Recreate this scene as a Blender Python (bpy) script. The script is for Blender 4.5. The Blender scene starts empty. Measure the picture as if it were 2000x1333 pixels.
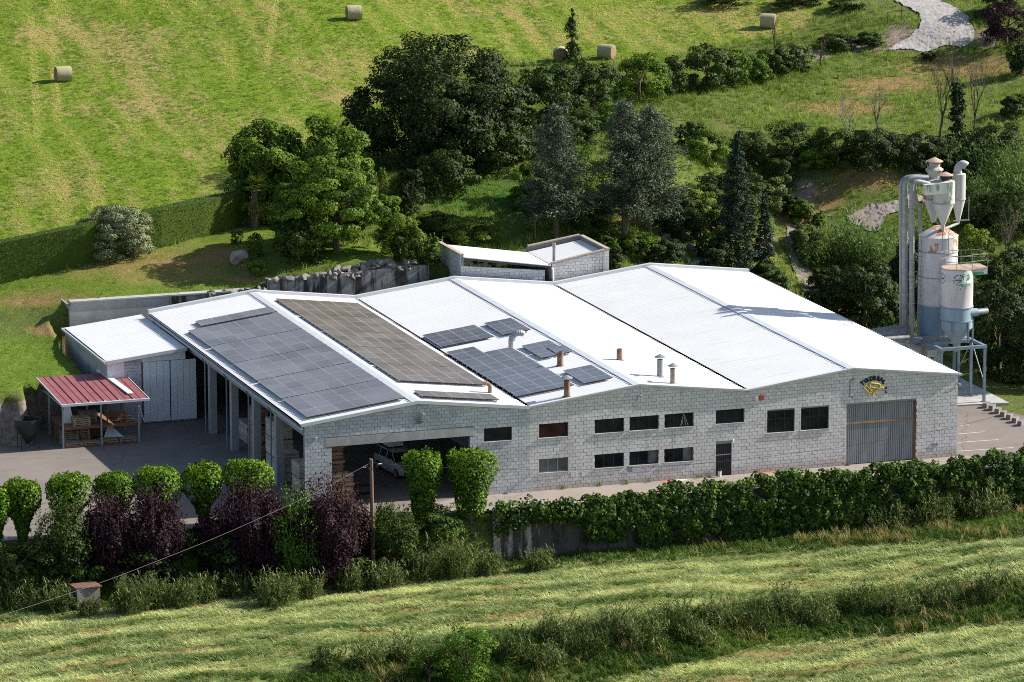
import bpy, bmesh, math, random
import numpy as np
from mathutils import Matrix, Vector

sc = bpy.context.scene
col = sc.collection
PI = math.pi

# ---------------------------------------------------------------- camera
CAM = np.array([-78.7508, -265.0249, 68.6283])
YAW, PITCH, ROLL, FPX = 0.3342465, 0.2074883, -0.00062264, 9159.73
FW = np.array([math.sin(YAW) * math.cos(PITCH), math.cos(YAW) * math.cos(PITCH), -math.sin(PITCH)])
_rt = np.array([math.cos(YAW), -math.sin(YAW), 0.0])
_up = np.cross(_rt, FW)
RT = _rt * math.cos(ROLL) + _up * math.sin(ROLL)
UP = -_rt * math.sin(ROLL) + _up * math.cos(ROLL)
cam_data = bpy.data.cameras.new('camera')
cam = bpy.data.objects.new('camera', cam_data)
col.objects.link(cam)
cam_data.sensor_fit = 'HORIZONTAL'
cam_data.sensor_width = 36.0
cam_data.lens = FPX / 2000.0 * 36.0
cam_data.clip_start = 1.0
cam_data.clip_end = 6000.0
m = Matrix.Identity(4)
for i in range(3):
    m[i][0], m[i][1], m[i][2], m[i][3] = RT[i], UP[i], -FW[i], CAM[i]
cam.matrix_world = m
sc.camera = cam

# ---------------------------------------------------------------- sky, sun, exposure
TO_SUN = Vector((7.45, -0.50, 4.80)).normalized()
SUN_EL = math.asin(TO_SUN.z)
SUN_AZ = math.atan2(TO_SUN.x, TO_SUN.y)
world = bpy.data.worlds.new('World')
sc.world = world
world.use_nodes = True
wn = world.node_tree.nodes
sky = wn.new('ShaderNodeTexSky')
sky.sky_type = 'NISHITA'
sky.sun_disc = False
sky.sun_elevation = SUN_EL
sky.sun_rotation = SUN_AZ
bg = wn['Background']
bg.inputs['Strength'].default_value = 0.085
world.node_tree.links.new(sky.outputs[0], bg.inputs[0])
sun_data = bpy.data.lights.new('sun', 'SUN')
sun_data.energy = 4.8
sun_data.angle = math.radians(0.5)
sun_data.color = (1.0, 0.95, 0.87)
sun = bpy.data.objects.new('sun', sun_data)
col.objects.link(sun)
sun.rotation_euler = (-TO_SUN).to_track_quat('-Z', 'Y').to_euler()
sun.location = (60, -10, 60)
sc.view_settings.view_transform = 'Standard'
sc.view_settings.look = 'None'
sc.view_settings.exposure = 0.98
sc.view_settings.gamma = 1.0
sc.view_settings.use_curve_mapping = False
sc.render.engine = 'CYCLES'
sc.cycles.max_bounces = 6
sc.cycles.transparent_max_bounces = 8
sc.cycles.use_denoising = False
sc.cycles.use_adaptive_sampling = False
sc.cycles.filter_width = 1.0
sc.cycles.sample_clamp_indirect = 3.0

# ---------------------------------------------------------------- pixel <-> world helpers (photo pixels, 2000 x 1333)
def ray(px, py):
    return FW + RT * (px - 1000.0) / FPX - UP * (py - 666.5) / FPX

def onz(px, py, z=0.0):
    d = ray(px, py)
    return CAM + d * (z - CAM[2]) / d[2]

def ony(px, py, y=0.0):
    d = ray(px, py)
    return CAM + d * (y - CAM[1]) / d[1]

def onx(px, py, x=0.0):
    d = ray(px, py)
    return CAM + d * (x - CAM[0]) / d[0]

def project(P):
    X = np.asarray(P, float) - CAM
    d = X @ FW
    return 1000 + FPX * (X @ RT) / d, 666.5 - FPX * (X @ UP) / d

def ppm(P):                                    # photo pixels per metre at a point
    return FPX / float((np.asarray(P[:3], float) - CAM) @ FW)

# ---------------------------------------------------------------- building constants
W, H, RISE, D = 7.2, 5.312, 0.874, 35.76

def roof_z(x):
    k = (x / W) % 2.0
    return H + RISE * (k if k <= 1 else 2 - k)

# ---------------------------------------------------------------- scene helpers
def tag(o, label=None, cat=None, group=None, kind=None):
    if label: o['label'] = label
    if cat: o['category'] = cat
    if group: o['group'] = group
    if kind: o['kind'] = kind
    return o

def thing(name, label, cat, loc=(0, 0, 0), group=None):
    o = bpy.data.objects.new(name, None)
    o.empty_display_size = 0.3
    col.objects.link(o)
    o.location = loc
    return tag(o, label, cat, group)

def put(o, parent=None):
    col.objects.link(o)
    if parent is not None:
        o.parent = parent
        if parent.type == 'EMPTY':
            o.matrix_parent_inverse = Matrix.Translation(-Vector(parent.location))
    return o

def npmesh(name, V, F, mat, tint=None, smooth=False):
    V = np.ascontiguousarray(V, dtype=np.float32)
    F = np.ascontiguousarray(F, dtype=np.int32)
    me = bpy.data.meshes.new(name)
    n, k = F.shape
    me.vertices.add(len(V)); me.vertices.foreach_set('co', V.ravel())
    me.loops.add(n * k); me.loops.foreach_set('vertex_index', F.ravel())
    me.polygons.add(n)
    me.polygons.foreach_set('loop_start', np.arange(0, n * k, k, dtype=np.int32))
    me.update(calc_edges=True)
    if smooth:
        me.polygons.foreach_set('use_smooth', np.ones(n, dtype=bool))
    if tint is not None:
        a = me.attributes.new('tint', 'FLOAT', 'FACE')
        a.data.foreach_set('value', np.ascontiguousarray(tint, dtype=np.float32))
    if mat: me.materials.append(mat)
    return me

def npobj(name, V, F, mat, parent=None, tint=None, smooth=False):
    return put(bpy.data.objects.new(name, npmesh(name, V, F, mat, tint, smooth)), parent)

class MB:
    """collects polygons for ONE mesh object (world coordinates)"""
    def __init__(s): s.v = []; s.f = []; s.t = []
    def add(s, vs, fs, tint=0.5):
        b = len(s.v); s.v += [tuple(map(float, q)) for q in vs]
        s.f += [tuple(b + i for i in f) for f in fs]; s.t += [tint] * len(fs)
        return s
    def hexa(s, lo, hi, tint=0.5):                # four bottom and four top corners
        return s.add(list(lo) + list(hi), [(3, 2, 1, 0), (4, 5, 6, 7), (0, 1, 5, 4), (1, 2, 6, 5), (2, 3, 7, 6), (3, 0, 4, 7)], tint)
    def box(s, x0, x1, y0, y1, z0, z1, tint=0.5):
        return s.hexa([(x0, y0, z0), (x1, y0, z0), (x1, y1, z0), (x0, y1, z0)], [(x0, y0, z1), (x1, y0, z1), (x1, y1, z1), (x0, y1, z1)], tint)
    def rbox(s, c, sx, sy, sz, rz=0.0, tilt=0.0, tint=0.5):   # centred box, turned
        R_ = Matrix.Rotation(rz, 3, 'Z') @ Matrix.Rotation(tilt, 3, 'X')
        q = [Vector(c) + R_ @ Vector((dx * sx / 2, dy * sy / 2, dz * sz / 2)) for dz in (-1, 1) for dx, dy in ((-1, -1), (1, -1), (1, 1), (-1, 1))]
        return s.hexa(q[:4], q[4:], tint)
    def tube(s, path, r, n=8, caps=True, tint=0.5):
        path = [Vector(p) for p in path]; rr = r if isinstance(r, (list, tuple)) else [r] * len(path)
        rings = []; prev = None
        for i, p in enumerate(path):
            d = (path[min(i + 1, len(path) - 1)] - path[max(i - 1, 0)]).normalized()
            a = prev if prev is not None else (Vector((0, 0, 1)) if abs(d.z) < 0.9 else Vector((1, 0, 0)))
            a = (a - d * a.dot(d)); a = a.normalized() if a.length > 1e-6 else d.orthogonal().normalized()
            prev = a; b = d.cross(a)
            rings.append([p + (a * math.cos(2 * PI * k / n) + b * math.sin(2 * PI * k / n)) * rr[i] for k in range(n)])
        vs = [q for ring in rings for q in ring]; fs = []
        for i in range(len(path) - 1):
            for k in range(n):
                k2 = (k + 1) % n
                fs.append((i * n + k, i * n + k2, (i + 1) * n + k2, (i + 1) * n + k))
        if caps:
            fs.append(tuple(range(n - 1, -1, -1))); fs.append(tuple((len(path) - 1) * n + k for k in range(n)))
        return s.add(vs, fs, tint)
    def lathe(s, c, prof, n=24, cap0=True, cap1=True, tint=0.5):     # prof: (radius, z)
        vs = [(c[0] + r * math.cos(2 * PI * k / n), c[1] + r * math.sin(2 * PI * k / n), z) for r, z in prof for k in range(n)]
        fs = [(i * n + k, i * n + (k + 1) % n, (i + 1) * n + (k + 1) % n, (i + 1) * n + k) for i in range(len(prof) - 1) for k in range(n)]
        if cap0: fs.append(tuple(range(n - 1, -1, -1)))
        if cap1: fs.append(tuple((len(prof) - 1) * n + k for k in range(n)))
        return s.add(vs, fs, tint)
    def mesh(s, name, mat, smooth=False):
        me = bpy.data.meshes.new(name); me.from_pydata(s.v, [], s.f); me.update()
        a = me.attributes.new('tint', 'FLOAT', 'FACE'); a.data.foreach_set('value', np.array(s.t, dtype=np.float32))
        if mat: me.materials.append(mat)
        if smooth:
            me.polygons.foreach_set('use_smooth', np.ones(len(me.polygons), dtype=bool))
            try: me.set_sharp_from_angle(angle=math.radians(40))
            except Exception: pass
        return me
    def build(s, name, mat, parent=None, smooth=False):
        return put(bpy.data.objects.new(name, s.mesh(name, mat, smooth)), parent)

# ---------------------------------------------------------------- materials
def new_mat(name):
    mt = bpy.data.materials.new(name); mt.use_nodes = True
    nt = mt.node_tree
    return mt, nt, nt.nodes['Principled BSDF']

def link(nt, a, b): nt.links.new(a, b)

def node(nt, t, **kw):
    n = nt.nodes.new(t)
    for k, v in kw.items(): setattr(n, k, v)
    return n

def noise(nt, scale, detail=5.0, rough=0.6, vec=None, stretch=None, dist=0.0):
    n = node(nt, 'ShaderNodeTexNoise')
    n.inputs['Scale'].default_value = scale; n.inputs['Detail'].default_value = detail
    n.inputs['Roughness'].default_value = rough; n.inputs['Distortion'].default_value = dist
    if vec is None: vec = node(nt, 'ShaderNodeNewGeometry').outputs['Position']
    if stretch is not None:
        mp = node(nt, 'ShaderNodeMapping')
        mp.inputs['Scale'].default_value = stretch[:3]
        if len(stretch) > 3: mp.inputs['Rotation'].default_value = (0, 0, stretch[3])
        link(nt, vec, mp.inputs['Vector']); vec = mp.outputs['Vector']
    link(nt, vec, n.inputs['Vector'])
    return n.outputs['Fac']

def ramp(nt, fac, stops):
    r = node(nt, 'ShaderNodeValToRGB'); e = r.color_ramp.elements
    while len(e) < len(stops): e.new(0.5)
    for i, (p, c) in enumerate(stops):
        e[i].position = p; e[i].color = (*c, 1) if len(c) == 3 else c
    link(nt, fac, r.inputs['Fac'])
    return r.outputs['Color']

def mixc(nt, fac, a, b, mode='MIX'):
    n = node(nt, 'ShaderNodeMix', data_type='RGBA', blend_type=mode)
    for sck, val in ((n.inputs[0], fac), (n.inputs[6], a), (n.inputs[7], b)):
        if isinstance(val, (int, float)): sck.default_value = val
        elif isinstance(val, tuple): sck.default_value = (*val, 1) if len(val) == 3 else val
        else: link(nt, val, sck)
    return n.outputs[2]

def mth(nt, op, a, b=0.0, c=None):
    n = node(nt, 'ShaderNodeMath', operation=op)
    for sck, val in zip(n.inputs, (a, b, c)):
        if val is None: continue
        if isinstance(val, (int, float)): sck.default_value = val
        else: link(nt, val, sck)
    return n.outputs[0]

def attr(nt, name, kind='GEOMETRY', out='Fac'):
    n = node(nt, 'ShaderNodeAttribute', attribute_name=name, attribute_type=kind)
    return n.outputs[out]

def bump(nt, bsdf, h, strength=0.3, dist=0.02):
    b = node(nt, 'ShaderNodeBump'); b.inputs['Strength'].default_value = strength; b.inputs['Distance'].default_value = dist
    link(nt, h, b.inputs['Height']); link(nt, b.outputs[0], bsdf.inputs['Normal'])

def surf(name, c1, c2=None, scale=3.0, rough=0.7, metal=0.0, bmp=0.15, tint=0.0, spec=0.4, stretch=None, stain=None, big=None, lo=0.35, hi=0.65, base=None, cracks=None):
    """worn surface: two tones on noise, optional large blotches, optional stains, optional per-piece tint"""
    mt, nt, b = new_mat(name)
    c2 = c2 or tuple(x * 0.8 for x in c1)
    nz = noise(nt, scale, 6, 0.65, stretch=stretch)
    c = ramp(nt, nz, [(lo, c2), (hi, c1)])
    if big:
        c = mixc(nt, ramp(nt, noise(nt, big[0], 4, 0.6), [(0.45, (0, 0, 0)), (0.7, (1, 1, 1))]), c, big[1])
    if stain:                                    # (scale stretch, colour, threshold)
        s_ = ramp(nt, noise(nt, stain[0], 4, 0.6, stretch=stain[3] if len(stain) > 3 else None), [(stain[2], (0, 0, 0)), (min(1, stain[2] + 0.12), (1, 1, 1))])
        c = mixc(nt, s_, c, stain[1])
    if base:                                     # splashed dirt along the foot: (height, colour)
        zc = node(nt, 'ShaderNodeSeparateXYZ'); link(nt, node(nt, 'ShaderNodeNewGeometry').outputs['Position'], zc.inputs[0])
        f_ = mth(nt, 'SUBTRACT', 1.0, mth(nt, 'DIVIDE', zc.outputs[2], base[0]))
        f_ = mth(nt, 'MULTIPLY', mth(nt, 'ADD', f_, mth(nt, 'SUBTRACT', noise(nt, 1.1, 5, 0.65), 0.5)), 1.1)
        f_.node.use_clamp = True
        c = mixc(nt, mth(nt, 'MULTIPLY', f_, 0.8), c, base[1])
    if cracks:                                   # thin wandering cracks and patched areas
        vo = node(nt, 'ShaderNodeTexVoronoi', feature='DISTANCE_TO_EDGE'); vo.inputs['Scale'].default_value = cracks[0]
        wv = node(nt, 'ShaderNodeMix', data_type='VECTOR'); wv.inputs[0].default_value = 0.12
        nv = node(nt, 'ShaderNodeTexNoise'); nv.inputs['Scale'].default_value = 0.9
        p_ = node(nt, 'ShaderNodeNewGeometry').outputs['Position']; link(nt, p_, nv.inputs['Vector'])
        link(nt, p_, wv.inputs[4]); sc_ = node(nt, 'ShaderNodeVectorMath', operation='SCALE'); sc_.inputs['Scale'].default_value = 8.0
        link(nt, nv.outputs['Color'], sc_.inputs[0]); link(nt, sc_.outputs[0], wv.inputs[5]); link(nt, wv.outputs[1], vo.inputs['Vector'])
        c = mixc(nt, mth(nt, 'LESS_THAN', vo.outputs['Distance'], 0.0028), c, cracks[1])
        c = mixc(nt, ramp(nt, noise(nt, 0.35, 6, 0.7), [(0.58, (0, 0, 0)), (0.66, (0.5, 0.5, 0.5))]), c, cracks[2])
    if tint:
        t = mth(nt, 'MULTIPLY_ADD', attr(nt, 'tint'), 2 * tint, 1 - tint)
        c = mixc(nt, 1.0, c, t, 'MULTIPLY')
    link(nt, c, b.inputs['Base Color'])
    b.inputs['Roughness'].default_value = rough; b.inputs['Metallic'].default_value = metal
    b.inputs['Specular IOR Level'].default_value = spec
    if bmp: bump(nt, b, noise(nt, scale * 6, 4, 0.6, stretch=stretch), bmp, 0.01)
    return mt

def leafmat(name, dark, light, trans=0.25, rough=0.6, kind='GEOMETRY'):
    mt, nt, b = new_mat(name)
    c = ramp(nt, attr(nt, 'tint', kind), [(0.0, dark), (1.0, light)])
    link(nt, c, b.inputs['Base Color']); b.inputs['Roughness'].default_value = rough
    b.inputs['Specular IOR Level'].default_value = 0.14
    tr = node(nt, 'ShaderNodeBsdfTranslucent')
    link(nt, mixc(nt, 1.0, c, (1.0, 1.0, 0.55), 'MULTIPLY'), tr.inputs['Color'])
    mx = node(nt, 'ShaderNodeMixShader'); mx.inputs[0].default_value = trans
    link(nt, b.outputs[0], mx.inputs[1]); link(nt, tr.outputs[0], mx.inputs[2])
    link(nt, mx.outputs[0], nt.nodes['Material Output'].inputs['Surface'])
    return mt

M = {}
M['white_roof'] = surf('white_roof_sheet', (0.66, 0.66, 0.655), (0.63, 0.63, 0.625), 0.6, 0.5, 0, 0.03, big=(0.12, (0.61, 0.61, 0.605)), stain=(0.9, (0.585, 0.58, 0.565), 0.60, (0.18, 2.5, 1)))
M['roof_b'] = surf('weathered_roof_sheet', (0.645, 0.645, 0.64), (0.61, 0.61, 0.605), 0.6, 0.5, 0, 0.03, big=(0.12, (0.59, 0.59, 0.58)), stain=(0.9, (0.56, 0.555, 0.54), 0.57, (0.18, 2.5, 1)))
M['flashing'] = surf('white_flashing', (0.60, 0.61, 0.62), (0.52, 0.535, 0.55), 1.2, 0.4, 0.1, 0.03)
M['gutter'] = surf('grey_gutter', (0.50, 0.51, 0.52), (0.42, 0.43, 0.44), 1.0, 0.5, 0.3, 0.05)
M['block'] = surf('grey_concrete_block', (0.64, 0.615, 0.595), (0.60, 0.58, 0.56), 3.0, 0.9, 0, 0.2, tint=0.08, spec=0.2, big=(0.5, (0.55, 0.52, 0.495)), stain=(1.1, (0.47, 0.435, 0.405), 0.58, (2.2, 2.2, 0.22)), base=(0.75, (0.40, 0.34, 0.29)))
M['block_dark'] = surf('blue_grey_concrete_block', (0.53, 0.535, 0.54), (0.485, 0.49, 0.50), 3.0, 0.9, 0, 0.2, tint=0.09, spec=0.2, big=(0.5, (0.40, 0.40, 0.405)))
M['mortar'] = surf('mortar', (0.27, 0.26, 0.25), (0.21, 0.20, 0.195), 9.0, 0.95, 0, 0.3)
M['mortar_dark'] = surf('mortar_blue_grey', (0.25, 0.25, 0.255), (0.20, 0.20, 0.205), 9.0, 0.95, 0, 0.3)
M['concrete'] = surf('concrete', (0.42, 0.41, 0.39), (0.33, 0.32, 0.30), 1.5, 0.85, 0, 0.3, big=(0.7, (0.30, 0.29, 0.27)))
M['conc_dark'] = surf('grey_precast_concrete', (0.34, 0.345, 0.345), (0.27, 0.275, 0.28), 1.5, 0.85, 0, 0.3)
M['conc_stain'] = surf('stained_concrete', (0.36, 0.33, 0.30), (0.26, 0.24, 0.215), 2.0, 0.9, 0, 0.4, stain=(1.4, (0.05, 0.043, 0.037), 0.45, (1.6, 1.6, 0.22)))
M['conc_shaded'] = surf('shade_dark_concrete', (0.085, 0.082, 0.08), (0.05, 0.047, 0.045), 2.0, 0.9, 0, 0.4, stain=(1.6, (0.03, 0.025, 0.021), 0.5, (1.3, 1.3, 0.2)))  # shade of the overhanging ivy put into the dark base; streaks are stains
M['asphalt'] = surf('yard_asphalt', (0.20, 0.17, 0.145), (0.165, 0.142, 0.122), 0.5, 0.9, 0, 0.3, big=(0.16, (0.145, 0.128, 0.112)), cracks=(0.10, (0.105, 0.092, 0.08), (0.10, 0.092, 0.085)))
M['pavement'] = surf('pale_concrete_paving', (0.30, 0.25, 0.21), (0.26, 0.22, 0.185), 0.7, 0.9, 0, 0.3, big=(0.25, (0.235, 0.20, 0.172)), cracks=(0.14, (0.14, 0.115, 0.10), (0.20, 0.172, 0.15)))
M['marking'] = surf('white_road_paint', (0.58, 0.57, 0.54), (0.40, 0.39, 0.37), 5.0, 0.8, 0, 0.05)
M['red_paint'] = surf('red_painted_cover', (0.42, 0.14, 0.09), (0.36, 0.15, 0.11), 4.0, 0.8, 0, 0.1)
M['white_metal'] = surf('white_painted_metal', (0.78, 0.79, 0.80), (0.70, 0.71, 0.72), 2.0, 0.5, 0, 0.05)
M['grey_metal'] = surf('grey_painted_metal', (0.36, 0.385, 0.41), (0.29, 0.31, 0.335), 2.0, 0.5, 0.2, 0.08)
M['gate_metal'] = surf('grey_gate_sheet', (0.27, 0.285, 0.305), (0.22, 0.235, 0.25), 1.2, 0.5, 0.25, 0.08, stretch=(3, 3, 0.4))
M['dark_metal'] = surf('dark_metal', (0.035, 0.037, 0.04), (0.02, 0.02, 0.022), 3.0, 0.5, 0.3, 0.05)
M['galv'] = surf('galvanised_steel', (0.30, 0.31, 0.31), (0.20, 0.21, 0.215), 2.5, 0.5, 0.3, 0.05)
M['rust_pipe'] = surf('rusty_pipe', (0.24, 0.135, 0.09), (0.145, 0.07, 0.042), 2.5, 0.85, 0.1, 0.2, big=(1.3, (0.33, 0.25, 0.195)))
M['rust_beam'] = surf('rusty_steel', (0.26, 0.10, 0.055), (0.18, 0.07, 0.04), 3.0, 0.85, 0.1, 0.2)
M['orange_rail'] = surf('ochre_rail', (0.36, 0.20, 0.09), (0.27, 0.14, 0.07), 3.0, 0.7, 0, 0.1)
M['red_roof'] = surf('dull_red_roof_sheet', (0.255, 0.085, 0.085), (0.205, 0.065, 0.068), 1.2, 0.6, 0, 0.05)
M['wood'] = surf('bare_timber', (0.42, 0.29, 0.18), (0.27, 0.175, 0.105), 2.0, 0.85, 0, 0.2, tint=0.4, stretch=(6, 6, 1))
M['wood_old'] = surf('weathered_timber', (0.33, 0.235, 0.17), (0.20, 0.145, 0.105), 2.0, 0.9, 0, 0.2, tint=0.4)
M['wood_red'] = surf('reddish_timber', (0.40, 0.24, 0.17), (0.28, 0.165, 0.12), 2.0, 0.9, 0, 0.2, tint=0.35)
M['osb'] = surf('brown_board', (0.30, 0.155, 0.07), (0.22, 0.115, 0.055), 2.0, 0.9, 0, 0.1)
M['pole'] = surf('creosoted_pole', (0.22, 0.13, 0.09), (0.14, 0.085, 0.06), 3.0, 0.9, 0, 0.3, stretch=(4, 4, 0.4))
M['wire'] = surf('black_cable', (0.03, 0.03, 0.03), (0.02, 0.02, 0.02), 3, 0.6, 0, 0)
M['wire_pale'] = surf('pale_grey_cable', (0.22, 0.215, 0.20), (0.17, 0.165, 0.16), 3, 0.6, 0, 0)
M['panel_metal'] = surf('panel_rail', (0.42, 0.42, 0.42), (0.36, 0.36, 0.36), 2, 0.5, 0.2, 0)
M['bark'] = surf('bark', (0.15, 0.11, 0.08), (0.08, 0.058, 0.042), 4, 0.95, 0, 0.5, stretch=(3, 3, 0.6))
M['bark_grey'] = surf('grey_bark', (0.24, 0.20, 0.165), (0.14, 0.115, 0.095), 4, 0.95, 0, 0.4)
M['rock'] = surf('pale_rock', (0.36, 0.31, 0.27), (0.22, 0.185, 0.16), 1.6, 0.95, 0, 0.9, tint=0.25, big=(0.8, (0.27, 0.22, 0.18)))
M['rock_dark'] = surf('grey_wall_stone', (0.25, 0.225, 0.21), (0.15, 0.135, 0.125), 2.2, 0.95, 0, 0.9, tint=0.35)
M['yellow'] = surf('yellow_letter', (0.62, 0.43, 0.05), (0.52, 0.36, 0.05), 4, 0.5, 0, 0.05)
M['black'] = surf('black_letter', (0.012, 0.012, 0.015), (0.01, 0.01, 0.012), 4, 0.5, 0, 0)
M['red_box'] = surf('red_plastic', (0.45, 0.07, 0.04), None, 4, 0.5, 0, 0)
M['white_plastic'] = surf('white_plastic', (0.75, 0.75, 0.73), None, 4, 0.5, 0, 0)
M['coping'] = surf('beige_coping', (0.40, 0.33, 0.27), (0.32, 0.26, 0.21), 3, 0.9, 0, 0.2)
M['render'] = surf('grey_render', (0.25, 0.22, 0.195), (0.19, 0.165, 0.145), 2, 0.95, 0, 0.2)
M['tile'] = surf('clay_tile', (0.17, 0.085, 0.06), (0.13, 0.07, 0.05), 4, 0.85, 0, 0.2)
M['steel_blue'] = surf('blue_grey_steel', (0.21, 0.27, 0.32), (0.16, 0.21, 0.25), 2, 0.55, 0.2, 0.05)
M['car_paint'] = surf('shade_greyed_white_paint', (0.42, 0.42, 0.42), (0.38, 0.38, 0.38), 2, 0.35, 0, 0, spec=0.5)  # white paint greyed to hold the garage's shade in its colour
M['tyre'] = surf('tyre_rubber', (0.02, 0.02, 0.02), None, 5, 0.8, 0, 0.1)
M['carton'] = surf('pale_stacked_board', (0.50, 0.44, 0.38), (0.38, 0.32, 0.27), 1.3, 0.9, 0, 0.1, tint=0.25, stretch=(1, 1, 3))
M['green_glass_plant'] = leafmat('pot_plant_leaf', (0.02, 0.05, 0.01), (0.06, 0.13, 0.02))

def glass_mat(name, base, rough=0.05):
    mt, nt, b = new_mat(name)
    nz = noise(nt, 1.3, 3, 0.6)
    link(nt, ramp(nt, nz, [(0.35, base), (0.7, tuple(min(1, x * 2.2 + 0.006) for x in base))]), b.inputs['Base Color'])
    b.inputs['Roughness'].default_value = rough; b.inputs['Specular IOR Level'].default_value = 0.16
    return mt
M['glass'] = glass_mat('dark_window_glass', (0.008, 0.010, 0.012))
M['glass_curtain'] = glass_mat('glass_before_grey_blind', (0.075, 0.08, 0.082), 0.1)
M['glass_wine'] = glass_mat('glass_before_dark_red_store', (0.03, 0.008, 0.012), 0.08)

def pv_mat(name, base, line, cw, cl, half, refl=0.5, rough=0.2):
    """solar glass: cell grid from the panel's own coordinates; cw x cl cell pitch"""
    mt, nt, b = new_mat(name)
    tc = node(nt, 'ShaderNodeTexCoord'); sep = node(nt, 'ShaderNodeSeparateXYZ')
    link(nt, tc.outputs['Object'], sep.inputs[0])
    def lines(axis, pitch, wd):
        f_ = mth(nt, 'FRACT', mth(nt, 'DIVIDE', axis, pitch))
        e_ = mth(nt, 'MINIMUM', f_, mth(nt, 'SUBTRACT', 1.0, f_))
        return mth(nt, 'LESS_THAN', e_, wd / pitch / 2)
    ln = mth(nt, 'MAXIMUM', lines(sep.outputs[0], cw, 0.010), lines(sep.outputs[1], cl, 0.012))
    nz = noise(nt, 0.35, 3, 0.5)
    nb = ramp(nt, nz, [(0.3, tuple(x * 0.8 for x in base)), (0.7, tuple(x * 1.25 for x in base))])
    rnd = node(nt, 'ShaderNodeObjectInfo').outputs['Random']
    nb = mixc(nt, 1.0, nb, mth(nt, 'MULTIPLY_ADD', rnd, 0.3, 0.85), 'MULTIPLY')
    c = mixc(nt, ln, nb, line)
    if half:
        c = mixc(nt, mth(nt, 'LESS_THAN', mth(nt, 'ABSOLUTE', sep.outputs[1]), 0.016), c, (0.42, 0.43, 0.45))
    link(nt, c, b.inputs['Base Color'])
    b.inputs['Roughness'].default_value = rough
    b.inputs['Specular IOR Level'].default_value = refl
    return mt
M['pv_blue'] = pv_mat('solar_glass_blue_grey', (0.135, 0.134, 0.147), (0.185, 0.185, 0.195), 0.166, 0.166, False, 0.3, 0.35)  # grey-blue of the reflected sky put into the glass colour
M['pv_brown'] = pv_mat('solar_glass_brown_grey', (0.122, 0.106, 0.090), (0.165, 0.147, 0.128), 0.166, 0.166, False, 0.3, 0.35)  # brown of the reflected hill and trees put into the glass colour
M['pv_half'] = pv_mat('solar_glass_half_cut', (0.095, 0.095, 0.105), (0.12, 0.12, 0.13), 0.155, 0.0905, True, 0.4, 0.22)

# ================================================================ TERRAIN
def tps(ctrl, lam=0.02):
    P = np.array(ctrl, float); n = len(P)
    X = P[:, :2] / 100.0
    def K(A, B):
        r2 = ((A[:, None, :] - B[None, :, :]) ** 2).sum(-1)
        return 0.5 * r2 * np.log(r2 + 1e-12)
    A = np.zeros((n + 3, n + 3)); A[:n, :n] = K(X, X) + lam * np.eye(n) * 0.01
    A[:n, n] = 1; A[:n, n + 1:] = X; A[n, :n] = 1; A[n + 1:, :n] = X.T
    sol = np.linalg.solve(A, np.concatenate([P[:, 2], np.zeros(3)]))
    def f(x, y):
        q = np.stack([np.ravel(x), np.ravel(y)], -1) / 100.0
        out = np.empty(len(q))
        for i in range(0, len(q), 20000):
            s = q[i:i + 20000]
            out[i:i + 20000] = K(s, X) @ sol[:n] + sol[n] + s @ sol[n + 1:]
        return out.reshape(np.shape(x))
    return f

def P3(px, py, z):
    q = onz(px, py, z); return (q[0], q[1], z)

UPC = [P3(*q) for q in [
    (0, 700, 3.4), (80, 740, 3.2), (20, 778, 2.9), (150, 690, 3.5), (80, 655, 3.9), (0, 655, 4.0), (60, 622, 4.7), (130, 605, 5.2),
    (0, 580, 5.4), (141, 592, 5.72), (300, 580, 5.76), (480, 555, 6.0), (0, 555, 5.8), (250, 500, 7.0), (350, 475, 7.4), (480, 440, 7.8),
    (600, 530, 6.8), (675, 512, 7.2), (760, 503, 7.3), (620, 470, 7.6),
    (0, 470, 7.4), (250, 420, 8.2), (250, 300, 10.0), (125, 160, 12.0), (0, 0, 15.0), (400, 60, 13.8), (600, 200, 11.3), (693, 30, 14.4),
    (900, 30, 13.8), (1000, 100, 12.3), (1190, 112, 12.0), (1500, 60, 13.0), (1350, 30, 13.5), (1750, 0, 14.6), (1840, 60, 13.2),
    (900, 400, 8.0), (900, 340, 9.0), (1000, 250, 10.4), (1000, 180, 11.2), (1000, 470, 6.4), (850, 500, 6.0),
    (1250, 450, 6.0), (1270, 505, 4.6), (1400, 505, 3.6), (1350, 400, 7.0), (1350, 320, 8.6), (1350, 240, 9.8), (1300, 170, 11.2),
    (1500, 480, 3.0), (1500, 400, 5.0), (1500, 340, 6.6), (1500, 280, 8.6), (1500, 230, 9.5), (1500, 130, 11.4),
    (1560, 540, 1.2), (1700, 500, 2.0), (1700, 410, 4.5), (1880, 385, 5.0), (1700, 335, 7.0), (1700, 285, 8.3), (1850, 305, 7.4), (1700, 200, 9.6),
    (1850, 110, 11.4), (1980, 130, 11.3), (1980, 250, 9.0), (1990, 370, 5.4), (1950, 500, 2.4), (1950, 600, 0.8), (1950, 700, 0.1),
    (1700, 600, 0.2), (2000, 790, 0.0), (2100, 760, 0.1)]] + \
    [(-60, 30, 3.6), (-60, 60, 6.0), (-70, 120, 16), (0, 200, 28), (-200, 200, 30), (150, 200, 27), (300, 150, 18), (300, 20, 4),
     (0, 500, 60), (-500, 500, 60), (500, 500, 60), (-500, 100, 16), (600, 100, 16), (110, 20, 1.0), (110, 60, 6)]
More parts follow.
